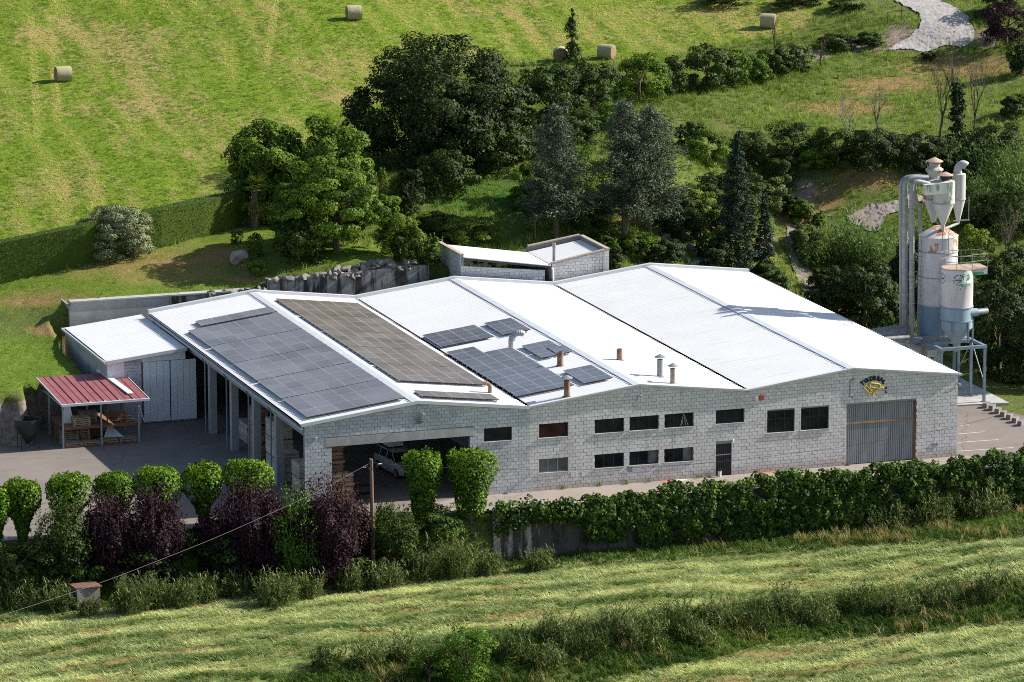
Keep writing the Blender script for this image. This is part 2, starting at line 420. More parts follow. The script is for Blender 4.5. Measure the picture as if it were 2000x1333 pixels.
LOC = [P3(*q) for q in [
    (0, 1205, -3.0), (500, 1160, -3.1), (1000, 1115, -3.3), (1400, 1085, -3.35), (2000, 1050, -3.0), (1100, 1095, -3.25), (1700, 1066, -3.2),
    (0, 1333, -3.9), (500, 1320, -4.0), (1000, 1240, -3.9), (1400, 1185, -3.8), (2000, 1130, -3.5),
    (1150, 1333, -5.7), (1500, 1262, -5.4), (2000, 1220, -5.1), (2000, 1333, -5.5), (560, 1440, -5.9), (800, 1390, -5.8), (0, 1520, -6.0),
    (0, 1430, -4.3)]] + \
    [(-80, 5, -3.0), (120, -5, -3.0), (-80, -60, -7), (20, -70, -8), (120, -60, -7.5), (0, -300, -22), (-400, -300, -22), (400, -300, -22),
     (0, -600, -22), (-500, 0, -6), (500, 0, -5)]
up_f, lo_f = tps(UPC), tps(LOC)
TOEX = [-400, -11.6, -10.9, -7.2, -6.75, -6.3, 43.9, 45.5, 52, 60, 80, 400]
TOEY = [22.6, 22.6, 26.0, 26.8, 27.4, 38.75, 38.75, 36, 25, 15, 8, 8]
def sstep(t): t = np.clip(t, 0, 1); return t * t * (3 - 2 * t)

def ground_z(x, y):
    x = np.asarray(x, float); y = np.asarray(y, float)
    toe = np.interp(x, TOEX, TOEY)
    bw = np.interp(x, [-60, -12, -7, -6.3, 43.5, 46, 60, 100], [2.4, 2.2, 0.8, 0.25, 0.25, 7, 9, 12])
    wig = 0.35 * np.sin(x * 1.7) + 0.2 * np.sin(x * 3.9 + 1)
    t = sstep((y - toe - np.where(x < -7, wig, 0)) / bw)
    front = np.interp(x, [-400, -19, 0, 8, 12, 60, 400], [-1.4, -1.4, -2.6, -3.6, -4.0, -4.1, -4.1])
    fb = np.interp(x, [-400, 4, 11, 60, 400], [6.0, 5.0, 0.3, 0.3, 0.3])
    tl = sstep((front - y) / fb)
    base = np.full(np.shape(x), -0.07)
    up = np.maximum(up_f(x, y), -0.07)
    h = base * (1 - t) + up * t
    h = np.where(tl > 0, -0.07 * (1 - tl) + lo_f(x, y) * tl, h)
    return h

def at(px, py):
    """ground point seen at a photo pixel"""
    d = ray(px, py)
    t = np.linspace(200, 700, 1500)
    P = CAM + d * t[:, None]
    below = P[:, 2] <= ground_z(P[:, 0], P[:, 1])
    i = int(np.argmax(below)) if below.any() else len(t) - 1
    a, b = t[max(i - 1, 0)], t[i]
    for _ in range(18):
        mdl = (a + b) / 2; q = CAM + d * mdl
        if q[2] <= float(ground_z(q[0], q[1])): b = mdl
        else: a = mdl
    return CAM + d * b

def axis(segs):
    out = [segs[0][0]]
    for a, b, st in segs:
        n = max(1, int(round((b - a) / st))); out += list(np.linspace(a, b, n + 1)[1:])
    return np.array(out)
gx = axis([(-900, -120, 60), (-120, -45, 5), (-45, -14, 0.8), (-14, -5.5, 0.3), (-5.5, 44, 0.75), (44, 66, 0.6), (66, 125, 0.8), (125, 240, 5), (240, 1200, 60)])
gy = axis([(-900, -120, 40), (-120, -45, 4), (-45, -9, 0.7), (-9, -1, 0.3), (-1, 20, 1.0), (20, 42, 0.3), (42, 118, 0.6), (118, 160, 1.2), (160, 300, 8), (300, 1500, 60)])
GX, GY = np.meshgrid(gx, gy)
GZ = ground_z(GX, GY)
rng = np.random.default_rng(7)
near = (GX > -50) & (GX < 130) & (GY > -50) & (GY < 130)
GZ = GZ + np.where(near & (GZ > 0.3), rng.normal(0, 0.035, GZ.shape), 0) + np.where(near & (GZ < -0.5), rng.normal(0, 0.03, GZ.shape), 0)
nx, ny = len(gx), len(gy)
GV = np.stack([GX, GY, GZ], -1).reshape(-1, 3)
ii = (np.arange(ny - 1)[:, None] * nx + np.arange(nx - 1)[None, :]).ravel()
GF = np.stack([ii, ii + 1, ii + 1 + nx, ii + nx], -1)

# ---- what grows where: outlines given as photo pixels of the ground they lie on
def soft_poly(px, py, poly, soft):
    """1 inside a polygon, fading over 'soft' pixels"""
    poly = np.array(poly, float); n = len(poly)
    inside = np.zeros(px.shape, bool); dmin = np.full(px.shape, 1e9)
    for i in range(n):
        a, b = poly[i], poly[(i + 1) % n]
        cond = ((a[1] > py) != (b[1] > py))
        with np.errstate(divide='ignore', invalid='ignore'):
            xi = (b[0] - a[0]) * (py - a[1]) / (b[1] - a[1] + 1e-12) + a[0]
        inside ^= cond & (px < xi)
        ab = b - a; t = np.clip(((px - a[0]) * ab[0] + (py - a[1]) * ab[1]) / (ab @ ab + 1e-9), 0, 1)
        dmin = np.minimum(dmin, np.hypot(px - a[0] - t * ab[0], py - a[1] - t * ab[1]))
    sd = np.where(inside, dmin, -dmin)
    return sstep(sd / soft * 0.5 + 0.5)

HAY = [(-300, -400), (1560, -400), (1700, -60), (1600, 30), (1560, 62), (1440, 85), (1200, 118), (1000, 118), (860, 150), (720, 215), (560, 300), (440, 372), (250, 432), (0, 482), (-300, 540)]
LAWN = [(-300, 560), (0, 556), (250, 500), (480, 440), (560, 450), (600, 480), (770, 480), (760, 505), (560, 535), (500, 566), (141, 592), (120, 610), (60, 600), (-300, 640)]
LAWN2 = [(-300, 670), (0, 662), (150, 650), (190, 720), (240, 740), (100, 745), (20, 770), (-300, 800)]
EARTH = [(-300, 775), (20, 792), (90, 762), (70, 740), (190, 745), (330, 700), (330, 900), (-300, 910)]
FIELD1 = [(-300, 1240), (0, 1207), (500, 1162), (1000, 1112), (1400, 1082), (2000, 1048), (2300, 1030), (2300, 1120), (2000, 1134), (1400, 1186), (1000, 1240), (560, 1325), (500, 1400), (300, 1500), (-300, 1500)]
FIELD2 = [(1120, 1345), (1500, 1258), (2000, 1216), (2300, 1200), (2300, 1600), (900, 1600)]
ROAD = [(1690, -60), (1745, 0), (1800, 38), (1792, 60), (1765, 78), (1735, 96), (1765, 103), (1850, 97), (1903, 84), (1904, 58), (1892, 36), (1842, 4), (1830, -60)]
PATH = [(1650, 426), (1675, 410), (1714, 398), (1758, 389), (1850, 381), (1935, 374), (1935, 388), (1800, 398), (1758, 413), (1731, 427), (1722, 452), (1690, 455), (1662, 440)]
def ell(px, py, cx, cy, rx, ry): return np.clip(1.3 - np.hypot((px - cx) / rx, (py - cy) / ry), 0, 1)

def zones(P):
    px, py = project(P); y = P[..., 1]; low = y < 3
    z = {}
    z['road'] = np.where(low, 0, np.maximum(soft_poly(px, py, ROAD, 2), soft_poly(px, py, PATH, 2)))
    z['hay'] = np.where(low, 0, soft_poly(px, py, HAY, 10))
    z['lawn'] = np.where(low, 0, np.maximum(soft_poly(px, py, LAWN, 6), soft_poly(px, py, LAWN2, 8)))
    z['field'] = np.where(low, np.maximum(soft_poly(px, py, FIELD1, 10), soft_poly(px, py, FIELD2, 10)), 0)
    e = np.where(low, 0, soft_poly(px, py, EARTH, 8))
    for b in [(1560, 375, 45, 36), (1680, 88, 75, 20), (1590, 108, 40, 14), (1760, 72, 40, 34), (1880, 60, 14, 46), (1930, 75, 40, 26), (1500, 470, 25, 20), (1555, 480, 20, 60)]:
        e = np.maximum(e, np.where(low, 0, ell(px, py, *b) * 0.95))
    z['earth'] = np.clip(e, 0, 1)
    d = np.zeros(px.shape)
    for b in [(1745, 165, 130, 20), (1690, 178, 60, 14), (110, 645, 70, 16), (330, 515, 90, 12), (430, 500, 70, 26), (480, 545, 50, 14), (60, 590, 90, 10), (1690, 350, 90, 26), (1610, 390, 50, 32), (1400, 440, 60, 12), (1240, 432, 60, 8), (1650, 210, 140, 18), (1880, 130, 160, 30), (1560, 430, 50, 30), (640, 195, 120, 18), (280, 130, 60, 90), (130, 60, 120, 40), (1350, 40, 250, 30)]:
        d = np.maximum(d, np.where(low, 0, ell(px, py, *b)))
    for b in [(330, 520, 330, 62), (100, 585, 160, 30)]: d = np.maximum(d, np.where(low, 0, 0.62 * ell(px, py, *b)))
    z['dry'] = np.clip(d, 0, 1)
    lush = np.where(low, 0, ell(px, py, 950, 385, 150, 50))
    z['lush'] = np.clip(lush, 0, 1)
    return z

Z = zones(GV)
gme = npmesh('ground', GV, GF, None, smooth=True)
for k, arr in Z.items():
    a = gme.attributes.new(k, 'FLOAT', 'POINT'); a.data.foreach_set('value', arr.astype(np.float32))

mt, nt, b = new_mat('meadow_and_soil')
fine = noise(nt, 6.0, 6, 0.75)
mid = noise(nt, 0.45, 5, 0.65)
wide = noise(nt, 0.10, 4, 0.6)
rough_c = mixc(nt, ramp(nt, fine, [(0.35, (0, 0, 0)), (0.7, (1, 1, 1))]), ramp(nt, mid, [(0.35, (0.045, 0.085, 0.014)), (0.65, (0.085, 0.13, 0.022))]), ramp(nt, wide, [(0.4, (0.16, 0.20, 0.045)), (0.65, (0.20, 0.19, 0.065))]))
streak = noise(nt, 1.0, 6, 0.72, stretch=(0.85, 0.10, 0.4, 0.12), dist=0.5)
clump = noise(nt, 1.5, 7, 0.8)
hay_g = ramp(nt, clump, [(0.32, (0.085, 0.15, 0.010)), (0.6, (0.19, 0.26, 0.022)), (0.78, (0.30, 0.34, 0.06))])
hay_s = ramp(nt, fine, [(0.3, (0.20, 0.145, 0.055)), (0.55, (0.34, 0.27, 0.10)), (0.75, (0.42, 0.36, 0.17))])
hsel = mth(nt, 'ADD', mth(nt, 'MULTIPLY', streak, 0.62), mth(nt, 'MULTIPLY', clump, 0.38))
hsel = mth(nt, 'ADD', hsel, mth(nt, 'MULTIPLY', mth(nt, 'SUBTRACT', wide, 0.5), 0.55))
hay_c = mixc(nt, ramp(nt, mth(nt, 'ADD', hsel, mth(nt, 'MULTIPLY', attr(nt, 'dry'), 0.08)), [(0.49, (0, 0, 0)), (0.64, (1, 1, 1))]), hay_g, hay_s)
lawn_c = ramp(nt, mth(nt, 'ADD', mth(nt, 'MULTIPLY', mid, 0.6), mth(nt, 'MULTIPLY', fine, 0.4)), [(0.35, (0.085, 0.16, 0.016)), (0.65, (0.17, 0.22, 0.035))])
dry_c = ramp(nt, fine, [(0.3, (0.20, 0.125, 0.055)), (0.7, (0.34, 0.235, 0.10))])
lawn_c = mixc(nt, ramp(nt, mth(nt, 'MULTIPLY', attr(nt, 'dry'), mth(nt, 'ADD', mid, 0.35)), [(0.25, (0, 0, 0)), (0.65, (1, 1, 1))]), lawn_c, dry_c)
rough_c = mixc(nt, ramp(nt, mth(nt, 'MULTIPLY', attr(nt, 'dry'), mth(nt, 'ADD', fine, 0.4)), [(0.3, (0, 0, 0)), (0.7, (1, 1, 1))]), rough_c, dry_c)
rough_c = mixc(nt, attr(nt, 'lush'), rough_c, ramp(nt, fine, [(0.3, (0.03, 0.09, 0.012)), (0.7, (0.075, 0.17, 0.025))]))
earth_c = ramp(nt, noise(nt, 2.2, 7, 0.75), [(0.3, (0.10, 0.078, 0.06)), (0.5, (0.26, 0.20, 0.155)), (0.7, (0.37, 0.30, 0.25))])
pos = node(nt, 'ShaderNodeNewGeometry').outputs['Position']
mp = node(nt, 'ShaderNodeMapping'); mp.inputs['Rotation'].default_value = (0, 0, math.radians(2.5)); link(nt, pos, mp.inputs['Vector'])
sp = node(nt, 'ShaderNodeSeparateXYZ'); link(nt, mp.outputs[0], sp.inputs[0])
row = mth(nt, 'ADD', sp.outputs[1], mth(nt, 'MULTIPLY', noise(nt, 0.18, 3, 0.5), 2.2))
saw = mth(nt, 'SINE', mth(nt, 'MULTIPLY', row, 2 * PI / 2.6))
fsel = mth(nt, 'ADD', mth(nt, 'MULTIPLY', saw, 0.16), mth(nt, 'ADD', mth(nt, 'MULTIPLY', noise(nt, 1.2, 6, 0.75, stretch=(0.3, 1.2, 1)), 0.7), 0.15))
field_c = mixc(nt, ramp(nt, fsel, [(0.46, (0, 0, 0)), (0.62, (1, 1, 1))]), ramp(nt, fine, [(0.3, (0.19, 0.145, 0.055)), (0.7, (0.33, 0.25, 0.10))]), ramp(nt, fine, [(0.3, (0.075, 0.13, 0.02)), (0.7, (0.17, 0.25, 0.06))]))
c = mixc(nt, attr(nt, 'hay'), rough_c, hay_c)
c = mixc(nt, attr(nt, 'lawn'), c, lawn_c)
c = mixc(nt, attr(nt, 'field'), c, field_c)
esel = ramp(nt, mth(nt, 'MULTIPLY', attr(nt, 'earth'), mth(nt, 'ADD', mid, 0.5)), [(0.35, (0, 0, 0)), (0.6, (1, 1, 1))])
c = mixc(nt, esel, c, earth_c)
link(nt, c, b.inputs['Base Color']); b.inputs['Roughness'].default_value = 0.95; b.inputs['Specular IOR Level'].default_value = 0.1
bump(nt, b, mth(nt, 'ADD', fine, mth(nt, 'MULTIPLY', clump, 1.5)), 0.9, 0.12)
gme.materials.append(mt)
ground = bpy.data.objects.new('ground', gme); col.objects.link(ground); tag(ground, kind='structure')

# ---------------------------------------------------------------- flat sheets
def sheet(name, pts, z, mat_, kind='structure', thick=0.05):
    """closed slab with a flat top at z"""
    bm = bmesh.new()
    vs = [bm.verts.new((p[0], p[1], z)) for p in pts]
    f = bm.faces.new(vs)
    if f.normal.z < 0: f.normal_flip()
    r = bmesh.ops.extrude_face_region(bm, geom=[f])
    vv = [e for e in r['geom'] if isinstance(e, bmesh.types.BMVert)]
    bmesh.ops.translate(bm, verts=vv, vec=(0, 0, thick))
    bmesh.ops.translate(bm, verts=bm.verts, vec=(0, 0, -thick))
    bmesh.ops.triangulate(bm, faces=[q for q in bm.faces if len(q.verts) > 4])
    bmesh.ops.recalc_face_normals(bm, faces=bm.faces)
    me = bpy.data.meshes.new(name); bm.to_mesh(me); bm.free(); me.materials.append(mat_)
    o = bpy.data.objects.new(name, me); col.objects.link(o)
    if kind: o['kind'] = kind
    return o

sheet('yard', [(-45, -1.3), (-19, -1.3), (-5, -2.2), (0.3, -2.5), (7.5, -3.45), (11.5, -3.93), (40, -3.95), (62, -4.0), (68, 2), (66, 6), (56, 6.2), (52.4, 8.6), (51.4, 11.4), (50.6, 13.2), (50.5, 20), (44.0, 30),
                (43.6, 38.6), (-6.1, 38.6), (-6.6, 27.2), (-7.2, 26.6), (-10.9, 25.8), (-11.6, 22.4), (-45, 22.4)], 0.0, M['asphalt'])
sheet('pavement', [(7.6, -3.4), (11.6, -3.88), (40, -3.9), (43.9, -3.9), (43.9, -0.1), (43.4, -0.012), (9.8, -0.012), (9.0, -0.4), (5.4, -1.8)], 0.006, M['pavement'], thick=0.05)
sheet('silo_slab', [(44.2, 13.4), (50.6, 13.0), (52.8, 12.6), (53.0, 21), (44.2, 22)], 0.10, M['concrete'], thick=0.2)

def strip_on_ground(name, pts, widths, mat_, lift=0.05, sub=8):
    """path that follows the ground"""
    P = np.array(pts, float); n = len(P); t = np.linspace(0, n - 1, (n - 1) * sub + 1)
    x = np.interp(t, range(n), P[:, 0]); y = np.interp(t, range(n), P[:, 1]); w_ = np.interp(t, range(n), widths)
    for _ in range(6):
        x[1:-1] = (x[:-2] + 2 * x[1:-1] + x[2:]) / 4; y[1:-1] = (y[:-2] + 2 * y[1:-1] + y[2:]) / 4
    dx, dy = np.gradient(x), np.gradient(y); L = np.hypot(dx, dy) + 1e-9; nxn, nyn = -dy / L, dx / L
    rg = np.random.default_rng(3); K = 7; V = []
    ja, jb = rg.normal(0, 0.07, len(x)), rg.normal(0, 0.07, len(x))
    for k in range(K):
        s = (k / (K - 1) - 0.5) * w_ + (ja if k == 0 else jb if k == K - 1 else 0)
        V.append(np.stack([x + nxn * s, y + nyn * s], -1))
    V = np.stack(V, 1).reshape(-1, 2)
    zl = ground_z(x, y); za = np.stack([np.max([ground_z(x + nxn * f_ * w_, y + nyn * f_ * w_) for f_ in np.linspace(s_ - 0.08, s_ + 0.08, 5)], 0) for s_ in np.linspace(-0.5, 0.5, K)], 1)
    for _ in range(3): za[1:-1] = (za[:-2] + 2 * za[1:-1] + za[2:]) / 4
    zz = za.ravel() + lift
    V = np.column_stack([V, zz])
    m_ = len(x); q = (np.arange(m_ - 1)[:, None] * K + np.arange(K - 1)[None, :]).ravel()
    o = npobj(name, V, np.stack([q, q + K, q + K + 1, q + 1], -1), mat_, smooth=True)
    return tag(o, kind='structure')

M['dirt_road'] = surf('stony_road', (0.42, 0.39, 0.365), (0.27, 0.245, 0.225), 1.6, 0.95, 0, 0.6, big=(0.5, (0.33, 0.29, 0.255)))
def draped(name, poly, mat_, lift=0.06, res=0.11):
    """patch of paving or gravel that lies on the ground, with a frayed edge"""
    Q = np.array([at(*p)[:2] for p in poly]); lo, hi = Q.min(0) - 1, Q.max(0) + 1
    xs, ys = np.arange(lo[0], hi[0], res), np.arange(lo[1], hi[1], res); X, Y = np.meshgrid(xs, ys)
    Zg = ground_z(X, Y); rg = np.random.default_rng(2)
    X2 = X + rg.normal(0, 0.03, X.shape); Y2 = Y + rg.normal(0, 0.03, X.shape)
    jit = 0.25 * np.sin(X * 2.1 + Y) + 0.2 * np.sin(Y * 3.3 - X * 1.3)
    ins = soft_poly(X + jit * 0.5, Y + jit * 0.6, Q, 0.02) > 0.5
    keep = ins[:-1, :-1] & ins[1:, :-1] & ins[:-1, 1:] & ins[1:, 1:]
    n_ = len(xs); q = (np.arange(len(ys) - 1)[:, None] * n_ + np.arange(n_ - 1)[None, :])[keep]
    F = np.stack([q, q + 1, q + 1 + n_, q + n_], -1)
    V = np.stack([X2, Y2, Zg + lift + rg.normal(0, 0.012, X.shape)], -1).reshape(-1, 3)
    used = np.unique(F); mp_ = np.full(len(V), -1); mp_[used] = np.arange(len(used))
    return tag(npobj(name, V[used], mp_[F], mat_, smooth=True), kind='structure')
draped('hill_road', ROAD, M['dirt_road'], 0.10)
draped('garden_path', PATH, M['pavement'], 0.09)
track = [at(1548, 440)[:2], at(1552, 490)[:2], at(1572, 540)[:2], at(1600, 590)[:2]]
M['track'] = surf('dusty_track', (0.21, 0.175, 0.15), (0.14, 0.115, 0.10), 1.2, 0.95, 0, 0.5)
strip_on_ground('dirt_track', track, [0.8, 1.2, 1.5, 2.2], M['track'], 0.08)

# ================================================================ FACTORY
factory = thing('factory_building', 'long low factory of grey concrete blocks under three white gabled roofs', 'factory building', (21.6, 0, 0))
CH, BL, JT = H / 24.0, 0.356, 0.013             # block course, block length, joint
rng = np.random.default_rng(11)
BLOCK_BUDGET = [300]

def wall_solid(name, mat_, parent, o, u, L, z0, top, openings, thick, breaks=()):
    """wall along unit vector u from o; 'top(s)' gives its height; openings (s0, s1, z0, z1); inward is u turned left"""
    o = Vector(o); u = Vector(u); nrm = Vector((-u.y, u.x, 0))
    xs = sorted(set([0.0, L] + [q for op in openings for q in op[:2]] + list(breaks)))
    mb = MB()
    for a, b_ in zip(xs[:-1], xs[1:]):
        if b_ - a < 1e-4: continue
        mid_ = (a + b_) / 2
        cuts = sorted([(op[2], op[3]) for op in openings if op[0] < mid_ < op[1]])
        z = z0; spans = []
        for c0, c1 in cuts:
            if c0 > z + 1e-4: spans.append((z, z, c0, c0))
            z = c1
        spans.append((z, z, top(a), top(b_)))
        for za, zb, ta, tb in spans:
            p = [o + u * a, o + u * b_, o + u * b_ + nrm * thick, o + u * a + nrm * thick]
            mb.hexa([(p[0].x, p[0].y, za), (p[1].x, p[1].y, zb), (p[2].x, p[2].y, zb), (p[3].x, p[3].y, za)],
                    [(p[0].x, p[0].y, ta), (p[1].x, p[1].y, tb), (p[2].x, p[2].y, tb), (p[3].x, p[3].y, ta)])
    return mb.build(name, mat_, parent)

_block_mesh = {}
def block_mesh(mat_, u):
    key = (mat_.name, round(u.x, 3), round(u.y, 3))
    if key not in _block_mesh:
        out = []
        nrm = Vector((u.y, -u.x, 0))
        for k in range(8):
            mb = MB(); l, h, dd, bv = BL - JT, CH - JT, 0.02, 0.006
            b4 = [Vector((0, 0, 0)), u * l, u * l + Vector((0, 0, h)), Vector((0, 0, h))]
            f4 = [nrm * dd + u * bv + Vector((0, 0, bv)), nrm * dd + u * (l - bv) + Vector((0, 0, bv)), nrm * dd + u * (l - bv) + Vector((0, 0, h - bv)), nrm * dd + u * bv + Vector((0, 0, h - bv))]
            mb.add([tuple(q) for q in b4 + f4], [(4, 5, 6, 7), (0, 1, 5, 4), (1, 2, 6, 5), (2, 3, 7, 6), (3, 0, 4, 7)], k / 7.0)
            out.append(mb.mesh('block', mat_))
        _block_mesh[key] = out
    return _block_mesh[key]

def block_courses(parent, mat_, o, u, L, z0, top, openings, sep=None, pick=lambda s, z: 0.0, start=0, budget=300):
    """running-bond blocks proud of the wall; the 'budget' best whole blocks become parts, the others one piece of stuff"""
    o = Vector(o); u = Vector(u); nrm = Vector((u.y, -u.x, 0))
    whole = []; mb = MB()
    zmax = max(top(s) for s in np.linspace(0, L, 41))
    ncrs = int(math.ceil((zmax - z0) / CH))
    for c in range(ncrs):
        za = z0 + c * CH + JT / 2; zb = za + CH - JT
        s = -((c + start) % 2) * BL / 2
        while s < L:
            a, b_ = max(s, 0.0), min(s + BL - JT, L)
            s += BL
            if b_ - a < 0.03: continue
            segs = [(a, b_)]
            for op in openings:
                if op[2] < zb - 0.02 and op[3] > za + 0.02:
                    nxt = []
                    for q0, q1 in segs:
                        if op[1] <= q0 or op[0] >= q1: nxt.append((q0, q1)); continue
                        if op[0] > q0: nxt.append((q0, op[0]))
                        if op[1] < q1: nxt.append((op[1], q1))
                    segs = nxt
            for q0, q1 in segs:
                if q1 - q0 < 0.03: continue
                t0, t1 = min(zb, top(q0) - 0.005), min(zb, top(q1) - 0.005)
                if t0 <= za + 0.01 and t1 <= za + 0.01: continue
                t0, t1 = max(t0, za + 0.004), max(t1, za + 0.004)
                if q1 - q0 > BL - JT - 1e-4 and t0 == zb and t1 == zb: whole.append((q0, za)); continue
                p0, p1 = o + u * q0, o + u * q1; f_ = nrm * (0.02 + rng.uniform(-0.003, 0.003))
                vs = [(p0.x, p0.y, za), (p1.x, p1.y, za), (p1.x, p1.y, t1), (p0.x, p0.y, t0)]
                mb.add(vs + [(v[0] + f_.x, v[1] + f_.y, v[2]) for v in vs], [(4, 5, 6, 7), (0, 1, 5, 4), (1, 2, 6, 5), (2, 3, 7, 6), (3, 0, 4, 7)], rng.random())
    whole.sort(key=lambda q: pick(*q), reverse=True)
    n = min(budget, len(whole))
    ms = block_mesh(mat_, u)
    for q0, za in whole[:n]:
        p0 = o + u * q0
        bo = put(bpy.data.objects.new('block', ms[int(rng.integers(8))]), parent)
        bo.location = p0 + Vector((0, 0, za)) + nrm * float(rng.uniform(-0.003, 0.003))
    l, h, bv = BL - JT, CH - JT, 0.006
    for q0, za in whole[n:]:
        p0 = o + u * q0; f_ = nrm * (0.02 + rng.uniform(-0.003, 0.003))
        b4 = [p0, p0 + u * l]
        vs = [(b4[0].x, b4[0].y, za), (b4[1].x, b4[1].y, za), (b4[1].x, b4[1].y, za + h), (b4[0].x, b4[0].y, za + h)]
        i_ = u * bv
        fr = [(vs[0][0] + f_.x + i_.x, vs[0][1] + f_.y + i_.y, za + bv), (vs[1][0] + f_.x - i_.x, vs[1][1] + f_.y - i_.y, za + bv), (vs[2][0] + f_.x - i_.x, vs[2][1] + f_.y - i_.y, za + h - bv), (vs[3][0] + f_.x + i_.x, vs[3][1] + f_.y + i_.y, za + h - bv)]
        mb.add(vs + fr, [(4, 5, 6, 7), (0, 1, 5, 4), (1, 2, 6, 5), (2, 3, 7, 6), (3, 0, 4, 7)], rng.random())
    if mb.f:
        s_ = mb.build('blockwork', mat_, parent); s_['kind'] = 'stuff'
    return n

# ---- front wall: bay one is bluish grey, bays two and three paler
UPW = (3.325, 4.21); LOW = (1.115, 1.995)
WX = [(15.03, 16.95), (18.69, 20.62), (20.98, 22.91), (23.30, 25.23)]
win = [(a, b_, *UPW) for a, b_ in WX] + [(26.72, 28.63, *UPW)] + [(a, b_, *LOW) for a, b_ in WX] + [(30.17, 32.03, 2.48, 3.90), (32.46, 34.35, 2.48, 3.90)]
bay1_open = [(1.70, 10.55, 0.0, 3.84), (11.46, 13.27, 3.36, 4.21)]
bay23_open = win + [(26.74, 27.80, 0.0, 2.04), (35.55, 40.35, 0.0, 3.88)]
front1 = wall_solid('front_wall', M['mortar_dark'], factory, (0, 0, 0), (1, 0, 0), 14.4, 0, lambda s: roof_z(s) - 0.03, bay1_open, 0.25, (7.2,))
front1['label'] = 'bluish grey front wall of the left bay'
off = 14.4
o23 = [(a - off, b_ - off, c_, d_) for a, b_, c_, d_ in bay23_open]
front2 = wall_solid('front_wall', M['mortar'], factory, (off, 0, 0), (1, 0, 0), 28.8, 0, lambda s: roof_z(s + off) - 0.03, o23, 0.25, (7.2, 14.4, 21.6))
front2['label'] = 'pale grey front wall with windows, door and gate'
lint = [(1.36, 10.78, 3.84, 4.36)]
block_courses(front1, M['block_dark'], (0.004, 0, 0), (1, 0, 0), 14.392, 0, lambda s: roof_z(s) - 0.035, bay1_open + lint, pick=lambda s, z: z - 0.05 * s, budget=300)
block_courses(front2, M['block'], (off + 0.004, 0, 0), (1, 0, 0), 28.792, 0, lambda s: roof_z(s + off) - 0.035, o23, pick=lambda s, z: -s + 0.3 * z, budget=300)
mb = MB()
for a, b_ in ((1.36, 4.45), (4.46, 7.6), (7.61, 10.78)):
    MB().box(a, b_, -0.035, 0.20, 3.835, 4.365).build('lintel', M['concrete'], front1)
# other outer walls
wall_solid('side_wall', M['mortar'], factory, (3 * 14.4, 0.253, 0), (0, 1, 0), D - 0.506, 0, lambda s: H - 0.02, [], 0.25)
wall_solid('rear_wall', M['mortar'], factory, (0, D - 0.25, 0), (1, 0, 0), 43.2, 0, lambda s: roof_z(s) - 0.03, [], 0.25, tuple(7.2 * k for k in range(1, 6)))
wall_solid('partition_wall', M['mortar_dark'], factory, (14.65, 0.253, 0), (0, 1, 0), D - 0.506, 0, lambda s: roof_z(14.4) - 0.06, [], 0.25)

# ---- left side: concrete posts, eave beam, downpipes
for y in (22.0, 16.85, 11.75, 6.75):
    MB().box(0.12, 0.58, y - 0.24, y + 0.24, 0, 4.55).build('column', M['conc_dark'], factory)
    MB().tube([(-0.02, y + 0.42, 0.0), (-0.02, y + 0.42, 4.55), (-0.2, y + 0.42, 4.95)], 0.05, 8).build('downpipe', M['steel_blue'], factory, True)
MB().box(0.05, 0.50, 0.26, D - 0.3, 4.55, 4.93).build('eave_beam', M['conc_dark'], factory)
MB().box(-0.30, -0.10, -0.12, D + 0.05, 5.02, 5.17).build('eave_gutter', M['gutter'], factory)

# ---- roofs: six slopes of ribbed sheet
def corrugated(mb, xa, za, xb, zb, y0, y1, pitch=0.375, rh=0.055, th=0.07):
    n = int((y1 - y0) / pitch)
    prof = []
    for k in range(n):
        y = y0 + k * pitch
        prof += [(y, 0), (y + pitch * 0.60, 0), (y + pitch * 0.70, rh), (y + pitch * 0.90, rh)]
    prof += [(y0 + n * pitch, 0), (y1, 0)] if y1 - (y0 + n * pitch) > 0.01 else [(y1, 0)]
    V = []; F = []
    for y, h in prof: V += [(xa, y, za + h), (xb, y, zb + h)]
    for k in range(len(prof) - 1): F.append((2 * k, 2 * k + 1, 2 * k + 3, 2 * k + 2))
    b = len(V); V += [(xa, y0, za - th), (xb, y0, zb - th), (xa, y1, za - th), (xb, y1, zb - th)]
    F += [(b, b + 2, b + 3, b + 1)]
    m_ = len(prof)
    F += [tuple([b] + [2 * k for k in range(m_ - 1, -1, -1)][::-1][0:0] + [0, 1, b + 1])]
    for k in range(m_ - 1):                       # closed edges at both ends
        F.append((2 * k, 2 * k + 2, b)) ; F.append((2 * k + 1, b + 1, 2 * k + 3))
    F.append((2 * (m_ - 1), 2 * (m_ - 1) + 1, b + 3, b + 2))
    F.append((b, 2 * (m_ - 1), b + 2)); F.append((b + 1, b + 3, 2 * (m_ - 1) + 1))
    return mb.add(V, F)

